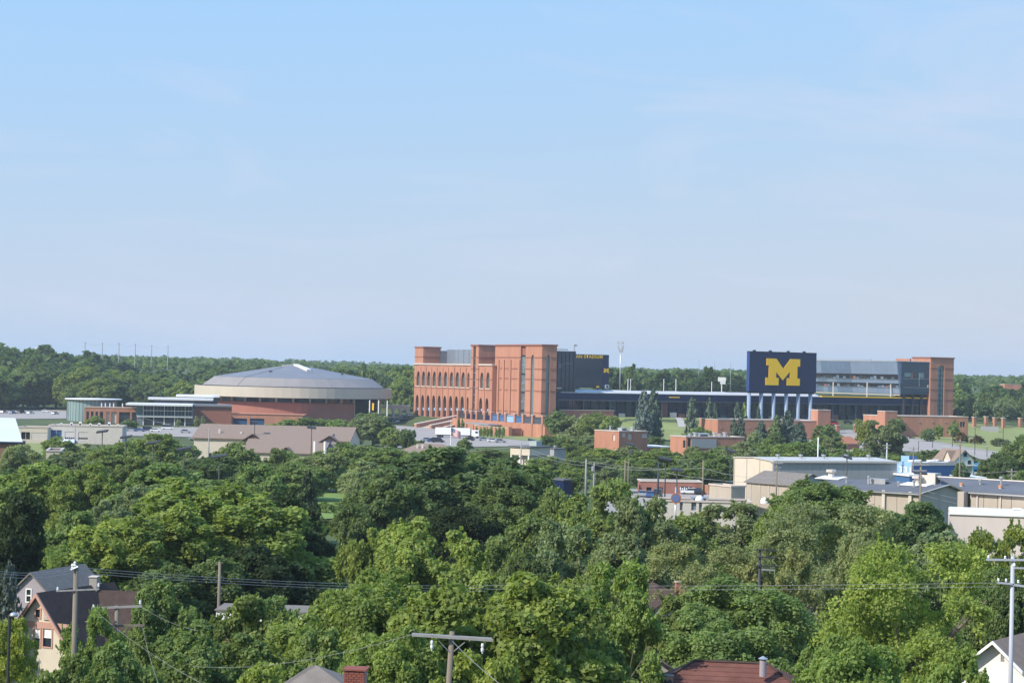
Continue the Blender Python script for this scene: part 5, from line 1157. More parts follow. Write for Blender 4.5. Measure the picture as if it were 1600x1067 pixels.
for (x, y, a, m_, k, lb) in (
    (695,679,20,M_cw,'car','white car parked in front of the white lorry trailer'), (737,680,170,M_cs,'van','white grey van standing beside the tractor cab'), (756,689,10,M_cs,'car','silver car on the drive below the planter wall'),
    (733,689,15,M_cd,'car','dark car behind the round shrub right of the flag'), (1303,664,5,M_red,'van','red van on the forecourt beside the brick pylon'), (1325,662,5,M_cd,'car','dark car behind the red van on the forecourt'),
    (318,680,8,M_cw,'van','white van by the left end of the tan roofed building'), (305,688,170,M_cs,'car','silver car by the left end of the tan roofed building'), (625,681,90,M_cd,'car','dark car parked under the trees left of the steps'),
    (640,683,85,M_cs,'car','silver car between small trees left of the lorry'), (1060,772,5,M_cs,'car','silver car in front of the white marks on the brick shop'), (1040,771,5,M_cd,'car','dark car in front of the brick shop, left one'),
    (1078,773,180,M_cw,'car','white car at the right end of the brick shop lot'), (1112,758,5,M_cs,'van','silver minivan above the cream annex'), (1140,756,5,M_cw,'van','white minivan with rounded roof beside the tall warehouse'),
    (262,671,5,M_cw,'van','white van in front of the glass pavilion'), (72,644,5,M_cw,'car','white car far away on the left parking lot')):
    make_car('parked_car' if k == 'car' else 'parked_van', lb, G(x, y), R(a), m_, k)
def car_row(pts, label, ang, group):
    for i, (x, y) in enumerate(pts):
        k = 'van' if i % 4 == 2 else 'car'; make_car('parked_car' if k == 'car' else 'parked_van', label % ORDW[i], G(x, y), R(ang+rnd.uniform(-4, 4)), (M_cs, M_cd, M_cw, M_cb, M_red, M_cs, M_cd)[i*3 % 7], k, group)
ORDW = 'first second third fourth fifth sixth seventh eighth ninth tenth'.split()
car_row([(1008,769.5),(1019,770),(1030,770),(1049,771),(1069,772),(1090,773)], '%s of the small cars parked in line before the brick shop, from left', 84, 'cars before the brick shop')
car_row([(1004,777),(1016,778),(1028,778)], '%s car of the nearer row left of the round sign, from left', 84, 'cars left of the round sign')
car_row([(6,646),(20,647),(33,646.5),(48,647),(86,648)], '%s car on the far left parking lot, from left', 70, 'cars on the far left lot')
car_row([(205,674),(218,674.5),(232,674),(243,675),(290,677)], '%s car on the road before the glass pavilion, from left', 4, 'cars before the pavilion')
car_row([(668,690),(676,691),(684,692),(770,691),(782,692)], '%s car on the forecourt below the terrace, from left', 10, 'cars below the terrace')
W_ = 'first second third fourth fifth sixth seventh eighth'.split()
for i, x in enumerate((611,617.5,623,629.5,635,641)):
    p = at(x, 648, 985); p.z = gz(p.x, p.y); make_car('parked_car', '%s small car of the row between arena and arcade, counted from left' % W_[i], p, R(80), (M_cd,M_cs,M_cw,M_cb,M_cd,M_cs)[i], 'car', 'cars between arena and arcade')
def lorry():
    p = G(690, 684); f = Fr(p, R(-8)); root = thing('lorry', 'white articulated lorry with long trailer parked below the terrace', 'truck', p); z = p.z+.2
    box('trailer', f, M_cw, root, -2.5, 12, -1.3, 1.3, z+1.2, z+4.1); box('tractor_cab', f, M_cw, root, 12.6, 15.6, -1.25, 1.25, z+.7, z+3.4); box('windscreen', f, M_glassd, root, 15.61, 15.66, -1.1, 1.1, z+2.1, z+3.1)
    box('side_window', f, M_glassd, root, 14.2, 15.2, -1.3, -1.26, z+2.1, z+2.9); box('chassis', f, M_metald, root, -2.2, 15.2, -.9, .9, z+.8, z+1.18)
    for a in (-1.2, 0.1, 11.6, 12.8, 15.0):
        for s in (-1, 1): obj('wheel', MB().tube([f.p(a,s*.95,z+.5), f.p(a,s*1.25,z+.5)], .5, 12), M_tyre, root)
lorry()
def flagpole():
    d = 700; b = at(704, 700, d); z0 = gz(b.x, b.y); root = thing('flagpole', 'white flagpole flying a striped flag in front of the lorry', 'flagpole', (b.x, b.y, z0))
    zt = at(706, 660, d).z; obj('pole', MB().tube([(b.x,b.y,z0),(b.x,b.y,zt)], [.17,.1], 8), M_white, root); obj('finial', MB().lathe((b.x,b.y), [(.01,zt+.35),(.2,zt+.17),(.01,zt)], 8), M_gold, root)
    za = at(706, 668, d).z; Wf, Hf = 4.0, 2.6; n = 12
    def Q(s, t): # s along the fly, t down the hoist; hanging and rippled
        return Vector((b.x+.12+s*Wf*.86, b.y+.35*math.sin(s*7), za-t*Hf-s*1.5))
    mr, mw = mat('flag_red', (.50,.03,.05), .8, .05, 1), mat('flag_white', (.8,.78,.76), .8, .05, 1)
    for k in range(13):
        s0 = .42 if k < 7 else 0; mb = MB()
        for i in range(n+1):
            s = s0+(1-s0)*i/n; mb.v += [tuple(Q(s, k/13)), tuple(Q(s, (k+1)/13))]
        mb.f = [(2*i, 2*i+1, 2*i+3, 2*i+2) for i in range(n)]; obj('stripe', mb, mr if k % 2 == 0 else mw, root)
    mb = MB()
    for i in range(n+1): s = .42*i/n; mb.v += [tuple(Q(s, 0)), tuple(Q(s, 7/13))]
    mb.f = [(2*i, 2*i+1, 2*i+3, 2*i+2) for i in range(n)]; c = obj('canton', mb, mat('flag_blue', (.02,.04,.16), .8, .05, 1), root)
    mb = MB()
    for r_ in range(9):
        for q in range(6 if r_ % 2 == 0 else 5):
            o = Q(.42*(q+.6+(.5 if r_ % 2 else 0))/6.2, 7/13*(r_+.7)/9.4)+Vector((0,-.03,0)); mb.add([o+Vector((math.cos(k*math.pi/5+math.pi/2)*(.09 if k % 2 == 0 else .035), 0, math.sin(k*math.pi/5+math.pi/2)*(.09 if k % 2 == 0 else .035))) for k in range(10)], [tuple(range(10))])
    tag(obj('stars', mb, mw, c), kind='stuff')
flagpole()

# ------------------------------------------------------------------ poles, lamps, masts, wires
def pole(name, label, cat, x, ytop, d, r, mt, base=None, group=None, lean=0.0):
    t = at(x, ytop, d); z0 = gz(t.x, t.y) if base is None else base
    root = thing(name, label, cat, (t.x, t.y, z0), group)
    obj('pole', MB().tube([(t.x-lean*(t.z-z0), t.y, z0-.3), (t.x, t.y, t.z)], [r*1.15, r*.8], 10), mt, root, smooth=True); return root, t
def arm(root, x0, y0, x1, y1, d, h=.12, mt=M_arm, dep=.1, off=-.16, name='crossarm'):
    a, b = at(x0, y0, d+off), at(x1, y1, d+off); u = Vector((0,0,h/2)); w = Vector((0,dep/2,0))
    return obj(name, MB().hexa([a-u-w,b-u-w,b-u+w,a-u+w,a+u-w,b+u-w,b+u+w,a+u+w]), mt, root)
def insul(root, x, y, d, h=.22, r=.06, mt=M_porc, off=-.16):
    p = at(x, y, d+off); obj('insulator', MB().lathe((p.x,p.y), [(.01,p.z+h),(r*.6,p.z+h),(r,p.z+h*.7),(r*.6,p.z+h*.55),(r*1.1,p.z+h*.3),(r*.5,p.z+h*.15),(r*.5,p.z)], 10), mt, root)
def wire(label, pts, d, sag, r=.018, mt=None, group='overhead wires'):
    """pts: two (px, py, depth) ends"""
    a, b = at(*pts[0]), at(*pts[1]); n = 18; q = []
    for i in range(n+1):
        t = i/n; v = a.lerp(b, t); v.z -= sag*4*t*(1-t); q.append(v)
    return tag(obj('power_wire', MB().tube(q, r, 4), mt or mat('wire_grey', (.34,.34,.36), .6, .05, 1)), label, 'wire', group)
r1, t1 = pole('utility_pole', 'tall wooden utility pole in front of the peach house', 'utility pole', 119, 884, 95, .15, M_wood)
insul(r1, 113.5, 891, 95, .34, .09); insul(r1, 117, 886, 95, .3, .08); arm(r1, 88, 923, 155, 920, 95, .07, M_arm, .07); insul(r1, 90, 923, 95, .2, .06); insul(r1, 154, 917, 95, .2, .06)
arm(r1, 98, 1060, 128, 1058, 95, .05, M_metal, .05, name='bracket'); p = at(112, 889, 94.8); 
obj('top_bracket', MB().tube([at(111,890,94.8), at(122,885,94.8)], .05, 6), M_porc, r1)
r2, t2 = pole('utility_pole', 'short wooden pole with two crossarms beside the peach house wing', 'utility pole', 183, 946, 120, .17, M_wood)
arm(r2, 143, 950, 222, 946.5, 120, .13); arm(r2, 147, 978, 226, 976.5, 120, .14, M_wood); insul(r2, 219, 944, 120, .26, .08); insul(r2, 146, 949, 120, .2, .06)
arm(r2, 186.5, 1013, 187, 1031, 119.6, .6, M_blue, .08, name='sign_plate')
r3, t3 = pole('utility_pole', 'plain bare wooden pole standing before the dark maple', 'utility pole', 343.5, 878, 168, .16, M_wood)
r4, t4 = pole('utility_pole', 'near wooden pole with wide grey double crossarm at the bottom', 'utility pole', 706.5, 986, 58, .105, M_wood, lean=.045)
arm(r4, 643.5, 991, 770, 999.5, 58, .085, M_arm, .09, -.17); arm(r4, 645, 990.5, 768, 998, 58, .085, M_arm, .09, .17)
for x, y in ((675, 999), (754, 1003.5)):
    p = at(x, y, 57.8); obj('hanging_insulator', MB().lathe((p.x,p.y), [(.01,p.z-.02),(.03,p.z-.02),(.045,p.z-.06),(.045,p.z-.12),(.03,p.z-.14),(.05,p.z-.18),(.05,p.z-.25),(.02,p.z-.29),(.02,p.z-.33)], 10), M_porc, r4, smooth=True)
insul(r4, 648.5, 988, 58, .1, .03, M_metald); obj('brace', MB().tube([at(686,1001,57.8), at(701,1017,57.9)], .014, 5), M_metal, r4); obj('brace', MB().tube([at(726,1003,57.8), at(709,1017,57.9)], .014, 5), M_metal, r4)
r5, t5 = pole('utility_pole', 'pale grey metal utility pole at the right edge', 'utility pole', 1582.5, 869, 110, .14, M_steel)
arm(r5, 1541, 874, 1640, 875, 110, .11, M_steel); arm(r5, 1585, 887, 1640, 888, 110, .09, M_steel, name='bracket'); arm(r5, 1559, 910, 1584, 912, 110, .1, M_steel, name='bracket'); arm(r5, 1582, 913, 1640, 921, 110, .12, M_steel, name='bracket')
for x, y in ((1544.5, 872.5), (1570.5, 873.5), (1585, 885), (1560, 908.5), (1572, 909), (1591, 911)): insul(r5, x, y, 110, .2, .07)
r6, t6 = pole('utility_pole', 'dark pole with three crossarms half buried in the pale sycamore', 'utility pole', 1187.5, 857, 150, .12, M_metald)
for y in (858.5, 870, 883.5): arm(r6, 1182, y, 1214, y+1, 150, .10, M_metald)
arm(r6, 1190, 889, 1211, 891, 150, .12, M_arm)
P7 = {}
for (x, y, d, r, mt, lb, ar) in (
    (814.5,690,430,.17,M_arm,'grey pole beside the cream stilt building',0), (916,717,400,.2,M_arm,'stout grey pole above the central tree',0), (928.5,723,390,.16,M_arm,'pole carrying a transformer above the central tree',2),
    (977,719,400,.17,M_wood,'wooden pole left of the brick shop',0), (982,720,420,.14,M_wood,'thin wooden pole just right of another left of the brick shop',0), (1029,721,400,.2,M_metald,'dark grey pole in front of the brick shop',0),
    (1099,719,385,.2,M_wood,'tall brown pole at the right end of the brick shop',0), (1214,719,345,.15,M_wood,'brown pole with small crossarms before the pitched shed',1), (1278.5,683,500,.18,M_white,'white pole above the tall warehouse roof',0),
    (1386,692,470,.22,M_steel,'pale steel pole with short crossarm at the tall warehouse right end',1), (1427.5,697,430,.15,M_wood,'thin dark pole in front of the 331 building',1), (1500.5,686,420,.2,M_wood,'wooden pole with crossarm before the pale green house',1),
    (1439,720,260,.16,M_wood,'pole with crossarms in front of the long warehouse gable',1), (1581,732,360,.2,M_wood,'pole with wide crossarm among dark trees at right',1), (327,667,480,.16,M_arm,'thin grey pole before the tan roof left end',0), (117.5,664,560,.16,M_arm,'thin pole in front of the storage shed',0)):
    rr, tt = pole('utility_pole', lb, 'utility pole', x, y, d, r, mt); P7[x] = tt
    w = 34*3.2/ (3000/d)/10
    if ar == 1: k = 3000/d; arm(rr, x-1.1*k, y+.5*k, x+1.1*k, y+.55*k, d, .16); arm(rr, x-.8*k, y+1.3*k, x+.8*k, y+1.3*k, d, .14)
    if ar == 2: p = at(x-2, y+9, d-.4); obj('transformer', MB().tube([p-Vector((0,0,.5)), p+Vector((0,0,.5))], .32, 10), M_metal, rr)
r_, t_ = pole('round_sign', 'round sign with orange ring and blue centre on a post', 'sign', 1056, 761, 300, .15, M_metal)
p = at(1056.3, 778, 299.7); mk = lambda r, k: MB().tube([p+Vector((0,-.08-k,0)), p+Vector((0,.02-k,0))], r, 28)
obj('ring', mk(.82, 0), mat('sign_orange', (.45,.17,.06), .6, .1, 2), r_); obj('disc', mk(.64, .03), mat('sign_blue', (.10,.16,.36), .6, .1, 2), r_)
for dx in (-.3, 0, .3): f = Fr(p, 0); box('sign_bar', f, mat('sign_pale', (.3,.36,.5), .6, .1, 2), r_, dx-.03, dx+.03, -.14, -.12, p.z-.45, p.z+.45)
def lamp(label, x0, y0, x1, y1, d, hgt=.35, mt=M_metald, side=0):
    xm, ym = (x0+x1)/2, (y0+y1)/2; rr, tt = pole('floodlight_pole', label, 'lamp', xm, ym+1, d, .13, M_metald, group='tall floodlight poles')
    a, b = at(x0, y0, d), at(x1, y1, d); v = Vector((0, .55, .12)); u = Vector((0,0,hgt*.5))
    o = obj('lamp_head', MB().hexa([a-v-u,b-v-u,b+v-u,a+v-u,a-v+u,b-v+u,b+v+u,a+v+u]), mt, rr)
    q = a.lerp(b, .5)-Vector((0,0,hgt*.5)); s = (b-a)*.42; obj('lens', MB().hexa([q-s-v*.8-Vector((0,0,.06)),q+s-v*.8-Vector((0,0,.06)),q+s+v*.8-Vector((0,0,.06)),q-s+v*.8-Vector((0,0,.06)),q-s-v*.8,q+s-v*.8,q+s+v*.8,q-s+v*.8]), M_coping, o)
for i, (x0, y0, x1, y1, d, lb) in enumerate(((151,675,169,672.5,445,'farthest of the dark flat floodlights rising from trees at left'), (188,683.5,206,681,415,'second floodlight of the row over trees, counted from the sheds'), (229,692.5,250,689.5,390,'middle floodlight of the row over the left trees'), (276,702.5,299,698.5,362,'second nearest floodlight of the row over the left trees'), (331,714,355,710.5,335,'nearest floodlight of the row below the tan roof'),
    (1030,714.5,1050,718,380,'pale floodlight right of the stout dark pole by the brick shop'), (1048,733,1068,735,340,'floodlight directly above the round sign'), (1133,701.5,1150,706.5,420,'slanted floodlight left of the tall warehouse'), (978,692.5,993,696,540,'slanted floodlight in front of the left red brick block'), (825,686,840,690,600,'slanted floodlight below the terrace wall grass'), (1316,712,1331,716,380,'floodlight above the tall warehouse long side'), (1427,737.5,1448,739,290,'brownish floodlight above the long warehouse skylight'), (480,667,494,668.5,540,'small floodlight over the tan roof'), (393,658.5,403,660,560,'small floodlight with a yellow tag over the tan roof'))):
    lamp(lb, x0, y0, x1, y1, d, hgt=.3*d/400)
# street lamps on the grassy rise
for x, y0, y1, lb in ((1457,678,701,'street lamp nearest the gatehouse on the right road'), (1488,670,699,'street lamp beside the tall young lawn tree'), (1523,668,712,'tall street lamp in the middle of the right lawn'), (1567,652,705,'street lamp in front of the pier fence'), (1435,690,710,'street lamp at the left end of the right road'), (1542,698,715,'short street lamp by the road bend at right'), (1355,655,664,'little white lamp on the forecourt')):
    p = G(x, y1); z = at(x, y0, p.y).z; rr = thing('street_lamp', lb, 'street lamp', p, 'street lamps by the right road'); obj('pole', MB().tube([p, Vector((p.x,p.y,z))], [.13,.09], 8), M_metald, rr); f = Fr(p, 0); o = box('lamp_head', f, M_metal, rr, -.35, .35, -.25, .25, z, z+.22); box('lens', f, M_porc, o, -.25, .25, -.2, .2, z-.06, z)
# black lantern at far left
p = at(15, 960, 88); rr = thing('street_lantern', 'black street lamp with pale head at the lower left edge', 'street lamp', (p.x, p.y, gz(p.x,p.y)))
obj('pole', MB().tube([(p.x,p.y,gz(p.x,p.y)),(p.x,p.y,p.z)], .07, 8), M_metald, rr); q = at(21.5, 960, 88); obj('lamp_head', MB().lathe((q.x,q.y), [(.01,q.z+.12),(.14,q.z+.08),(.2,q.z-.02),(.16,q.z-.08),(.01,q.z-.09)], 14), M_metal, rr, smooth=True); obj('bracket', MB().tube([p, q], .03, 6), M_metald, rr)
# wires
for k, (dy, lb) in enumerate(((0,'upper wire crossing in front of the peach house'), (3,'second wire crossing in front of the peach house'), (7,'lowest wire crossing in front of the peach house'))):
    wire(lb, [(-60, 880+dy*1.3, 88), (118, 886+dy, 95)], 0, .35, .010, group='wires left of the tall pole')
for k, (dy, lb) in enumerate(((0,'top wire strung from the tall pole past the bare pole'), (4,'middle wire strung from the tall pole past the bare pole'), (8,'bottom wire strung from the tall pole past the bare pole'))):
    wire(lb, [(119, 886+dy, 95), (760, 915+dy, 120)], 0, .25, .010, group='wires right of the tall pole')
for (a, b, s, lb) in (((646,990,58),(300,1040,90),.4,'slack wire from the near crossarm towards the left trees'), ((706,1000,58),(790,1075,40),.05,'guy wire slanting down from the near pole'), ((219,946,120),(310,985,100),.2,'wire falling right from the upper crossarm by the wing'), ((146,950,120),(330,1075,75),.3,'long wire slanting to the bottom from the short pole'), ((222,977,120),(250,1075,75),.2,'steep wire dropping from the lower crossarm'), ((155,920,95),(186,946,120),.1,'short wire between the tall pole and the short pole')):
    wire(lb, [a, b], 0, s, .006)
for dy, lb in ((0,'upper long wire before the pale sycamore reaching the grey pole'), (6,'lower long wire before the pale sycamore reaching the grey pole')):
    wire(lb, [(760, 914+dy, 128), (1560, 910+dy, 110)], 0, .1, .008)
for (a, b, s, lb) in (((640,708,470),(814,697,430),.5,'wire reaching the grey pole at the stilt building from the left'), ((814,697,430),(916,722,400),.6,'wire between the stilt building pole and the stout pole'), ((814,700,430),(916,727,400),.8,'lower wire between the stilt building pole and the stout pole'), ((916,720,400),(1099,731,385),.8,'wire from the stout pole to the brown pole at the shop'), ((916,723,400),(1040,733,380),.7,'lower wire from the stout pole towards the floodlights'), ((1099,731,385),(1214,747,345),.6,'wire from the brown pole to the pitched shed'), ((1040,738,380),(1214,755,345),.5,'lower wire running to the pitched shed'), ((1214,747,345),(1439,770,262),.6,'wire before the warehouses'), ((1439,765,262),(1620,790,262),.6,'upper wire across the beige warehouse wing'), ((1439,772,262),(1620,800,262),.6,'lower wire across the beige warehouse wing'), ((1500,735,420),(1581,735,360),.5,'wire between the poles at the right edge'), ((170,660,620),(225,653,700),.6,'wire rising to the glass pavilion'), ((225,653,700),(330,668,480),.8,'wire falling from the pavilion to the tan roof pole')):
    wire(lb, [a, b], 0, s, .028)
# far masts
M_ = [(133,536,'far left'),(160,536.5,'second from left'),(186,537,'third from left'),(211.5,538.5,'third from right'),(237,540.5,'second from right'),(262.5,541.5,'far right')]
for x, y, w in M_:
    rr, tt = pole('net_mast', 'tall thin net mast above the left woods, %s of six' % w, 'mast', x, y, 1500, .42, M_net, group='net masts above the left woods'); obj('mast_cap', MB().tube([tt, tt+Vector((0,0,.4))], .5, 6), M_net, rr)
for (x0, y0), (x1, y1), lb in zip([m[:2] for m in M_], [m[:2] for m in M_[1:]], ('first','second','third','fourth','last')):
    a, b = at(x0, y0, 1500), at(x1, y1, 1500); q = MB().tube([a.lerp(b, t/8)-Vector((0,0,1.6*4*t/8*(1-t/8))) for t in range(9)], .05, 3); tag(obj('net_cable', q, M_net), 'thin cable between tall net masts, %s span from the left' % lb, 'cable')
rr, tt = pole('cell_tower', 'white cell phone mast with antenna clusters behind the bowl', 'mast', 970, 534, 1150, .34, M_metal)
for y in (536, 543, 548):
    c = at(970, y, 1150); w = 1.7 if y < 545 else 1.1
    obj('antenna_ring', MB().lathe((c.x,c.y), [(w*.8,c.z),(w*.8,c.z+.25)], 12), M_white, rr)
    for k in range(8):
        a = k*math.pi/4; obj('antenna', MB().tube([(c.x+w*math.cos(a),c.y+w*math.sin(a),c.z-.9),(c.x+w*math.cos(a),c.y+w*math.sin(a),c.z+1.1)], .17, 5), M_metal, rr)
for x, y, lb in ((1092.5,562,'left of three thin field light masts over the trees'), (1116.5,565,'middle of three thin field light masts over the trees'), (1142,564,'right of three thin field light masts over the trees')):
    rr, tt = pole('field_mast', lb, 'mast', x, y, 1250, .2, M_net, group='thin masts over the trees')
p = at(1128, 596, 1180); f = Fr(p, 0); rr = thing('billboard', 'small white billboard on a pole among the far trees', 'billboard', (p.x,p.y,gz(p.x,p.y))); box('board', f, M_white, rr, -2.4, 2.4, 0, .8, p.z, p.z+2.6); box('lower_board', f, M_cw, rr, -1.0, 2.2, 0, .6, p.z-1.6, p.z-.1); obj('post', MB().tube([(p.x,p.y+.3,gz(p.x,p.y)),(p.x,p.y+.3,p.z)], .3, 6), M_white, rr)
p = at(61, 549.5, 1650); rr = thing('water_tower', 'white rounded water tower top peeping over the left woods', 'water tower', (p.x,p.y,gz(p.x,p.y))); c = (p.x, p.y)
obj('tank', MB().lathe(c, [(.01,p.z+4.2),(1.8,p.z+3.9),(3.4,p.z+2.6),(4.3,p.z+.6),(4.3,p.z-1),(3.2,p.z-3.4),(1.2,p.z-4.6)], 24), M_white, rr, smooth=True); obj('stem', MB().lathe(c, [(1.2,p.z-4.6),(1.0,p.z-12),(1.6,gz(p.x,p.y))], 16), M_white, rr, smooth=True)
r_, f, ll, lr, zt = plain_block('far_brick_hall', 'distant brick hall with white roof line above trees at the right edge', 'building', 1570, 1300, 1562, 1640, 600.5, M_brick, M_roofw, R(10))
# porta booths / kiosks on the concourse forecourt
for x, y, s, mt, lb in ((1049,647,3.2,M_offw,'pale ticket booth left of the walkway head'), (1063,647,3.4,M_greysid,'grey ticket booth right of the walkway head')):
    p = G(x, y); f = Fr(p, TH); rr = thing('ticket_booth', lb, 'booth', p); box('wall', f, mt, rr, -1.6, 1.6, 0, 2, p.z, p.z+2.2); box('roof', f, M_white, rr, -1.8, 1.8, -.2, 2.2, p.z+2.2, p.z+2.4); box('hatch', f, M_glassd, rr, -1, 1, -.05, -.01, p.z+1, p.z+1.8)
p = G(966, 651); f = Fr(p, R(10)); rr = thing('access_ramp_shelter', 'small pale curved shelter at the top of the lawn', 'shelter', p); mb = MB()
n = 8; pr_ = [(-1.6+.1*k, 2.6*math.sin(k/n*1.4)) for k in range(n+1)]
obj('shell', MB().prism([f.p(-1.8,0,p.z),f.p(1.8,0,p.z),f.p(1.8,0,p.z+3.4),f.p(.4,0,p.z+3.0),f.p(-1,0,p.z+1.6)], [f.p(-1.8,3,p.z),f.p(1.8,3,p.z),f.p(1.8,3,p.z+3.4),f.p(.4,3,p.z+3.0),f.p(-1,3,p.z+1.6)]), M_cream, rr)
p = G(640, 650); 
for i, (x, y) in enumerate(((622,646),)):
    p = at(x, 650, 1000); z0 = gz(p.x, p.y); f = Fr(p, R(26)); rr = thing('white_gateway', 'small white arched gateway left of the arcade', 'gateway', (p.x,p.y,z0)); zt = at(x, 634, 1000).z
    hs_ = [lancet(-6+4*k, -3.2+4*k, z0-.5, zt-1.4, rise=1.4) for k in range(3)]; mb = holes(MB(), f.mfront(), rect(-7,z0-1,6.6,zt), hs_, 1.0); obj('wall', mb, M_offw, rr); box('cornice', f, M_white, rr, -7.2, 6.8, -.3, 1.2, zt, zt+.4)
# ------------------------------------------------------------------ trees
def norm(a): return a/np.maximum(1e-6, np.linalg.norm(a, axis=1, keepdims=True))
def leaf_mesh(name, pos, nor, size, rng, mt, elong=1.5, lv=None):
    n = len(pos); r = norm(rng.normal(size=(n,3))); t = norm(np.cross(nor, r)); b = np.cross(nor, t)
    s = size*rng.uniform(.5, 1.55, (n,1)); l = s*elong*.5; w = s*.5
    k = nor*s*.18
    v = np.stack([pos-t*l, pos-b*w+k*rng.uniform(-1,1,(n,1)), pos+t*l, pos+b*w+k*rng.uniform(-1,1,(n,1))], 1).reshape(-1,3)
    me = bpy.data.meshes.new(name); me.vertices.add(4*n); me.loops.add(4*n); me.polygons.add(n)
    me.vertices.foreach_set('co', v.astype(np.float32).ravel()); me.loops.foreach_set('vertex_index', np.arange(4*n, dtype=np.int32))
    me.polygons.foreach_set('loop_start', np.arange(0,4*n,4,dtype=np.int32)); me.polygons.foreach_set('loop_total', np.full(n,4,dtype=np.int32))
    a = me.attributes.new('lv', 'FLOAT', 'FACE'); a.data.foreach_set('value', (rng.uniform(0,1,n) if lv is None else lv).astype(np.float32))
    me.update(); me.validate(); me.materials.append(mt); return me
def crown(kind, n, leaf, seed):
    rng = np.random.default_rng(seed); up = np.array([0,0,1.0])
    if kind == 'conifer':
        P, N = [], []
        wh = 22
        for i in range(wh):
            z = .06+.9*(i/wh); rad = .5*(1-z)**.62*(1+.10*rng.normal()); m = int(9-3*z)
            for j in range(m):
                a = rng.uniform(0, 6.28); L = rad*rng.uniform(.75, 1.1); k = max(8, int(n/(wh*7)*(1.7-z)))
                s = rng.uniform(.12, 1, k); sp = L*.22*(1-.5*s)
                x = np.cos(a)*L*s + rng.normal(size=k)*sp*.6; y = np.sin(a)*L*s+rng.normal(size=k)*sp*.6; zz = z-.10*s*(1-z)+.04*s**2+np.abs(rng.normal(size=k))*.012
                P.append(np.stack([x,y,zz],1)); N.append(np.tile([np.cos(a)*.5, np.sin(a)*.5, .8],(k,1)))
        P, N = np.concatenate(P), np.concatenate(N); k = 60; P = np.concatenate([P, np.stack([rng.normal(size=k)*.015, rng.normal(size=k)*.015, rng.uniform(.9,1,k)],1)]); N = np.concatenate([N, np.tile(up,(k,1))])
        P[:,:2] *= .5/np.quantile(np.abs(P[:,:2]), .985); N = norm(N+rng.normal(size=N.shape)*.5); return leaf_mesh('needle_crown', P, N, leaf, rng, M_needle, 2.2)
    spec = {'round':(10,(.20,.30),.36,11,(.22,.36)), 'broad':(12,(.17,.27),.38,11,(.22,.36)), 'tall':(12,(.17,.26),.36,11,(.24,.38)), 'airy':(13,(.14,.22),.40,11,(.20,.34)), 'shrub':(7,(.24,.34),.30,9,(.25,.4)), 'column':(9,(.22,.34),.30,9,(.25,.4))}[kind]
    K, (s0, s1), rad, m, (q0, q1) = spec; v1, v2, v3, v4 = rng.uniform(0,1,4)
    K = max(6, int(K*(.75+.6*v1))); s0, s1 = s0*(.82+.4*v2), s1*(.82+.4*v2); rad *= .92+.18*v3; lean = rng.normal(size=2)*.06; leaf *= .85+.3*v4
    # big boughs on an uneven envelope, each carrying many small clumps
    B, S = [], []
    for i in range(K):
        zf = (i+.5)/K; az = i*2.4+rng.uniform(-.5,.5); s = rng.uniform(s0, s1)
        rr_ = rad*math.sqrt(max(0., 1-(2*zf-.85)**2/1.35))*rng.uniform(.65,1.12); zz = s*.8+(1-s*1.5)*zf*rng.uniform(.9,1.06)
        if kind == 'column': rr_ *= (1-.75*zf)*.7; s *= (1.1-.6*zf)
        B.append((math.cos(az)*rr_+lean[0]*zf, math.sin(az)*rr_+lean[1]*zf, zz)); S.append(s)
    B.append((rng.uniform(-.06,.06), rng.uniform(-.06,.06), .45)); S.append(s1*1.15)
    B, S = np.array(B), np.array(S); L_, R_ = [], []
    for bi, si in zip(B, S):
        k = int(m*(si/s1)**2*3.2)+4; dd = norm(norm(rng.normal(size=(k,3)))+np.array([0,0,.35])+(bi-np.array([0,0,.45]))*.9)
        L_.append(bi+dd*si*rng.uniform(.55,1.0,(k,1))*np.array([1,1,.85])); R_.append(si*rng.uniform(q0,q1,k))
    C, rl = np.concatenate(L_), np.concatenate(R_)
    p = rl**2; idx = rng.choice(len(C), n, p=p/p.sum()); out = norm(C[idx]-np.array([0,0,.4]))
    dr = norm(norm(rng.normal(size=(n,3)))+out*.5+up*.35); rr = rl[idx][:,None]
    P = C[idx]+dr*rr*rng.uniform(.35,1.1,(n,1))**.6*np.array([1,1,.8])
    if kind == 'airy': P += rng.normal(size=P.shape)*.012
    # leafy shoots that break the outline
    ns = 230 if kind != 'column' else 60; q = rng.choice(n, ns); per = max(6, n//ns//7); sd = norm(dr[q]+up*.5+rng.normal(size=(ns,3))*.35)
    for si in range(ns):
        t_ = rng.uniform(.0, 1, (per,1))*rng.uniform(.5,1.0); j_ = rng.choice(n, per); P[j_] = P[q[si]]+sd[si]*t_*.085+rng.normal(size=(per,3))*.008*(1.2-t_)
    P[:,2] -= P[:,2].min(); P[:,2] /= np.quantile(P[:,2], .9995); P[:,:2] *= .5/np.quantile(np.abs(P[:,:2]), .992)
    N = norm(dr*.55+rng.normal(size=(n,3))*.5+up*.42)
    return leaf_mesh('crown', P, N, leaf, rng, M_leaf, lv=np.clip(.55*rng.uniform(0,1,len(C))[idx]+.45*rng.uniform(0,1,n), 0, 1))
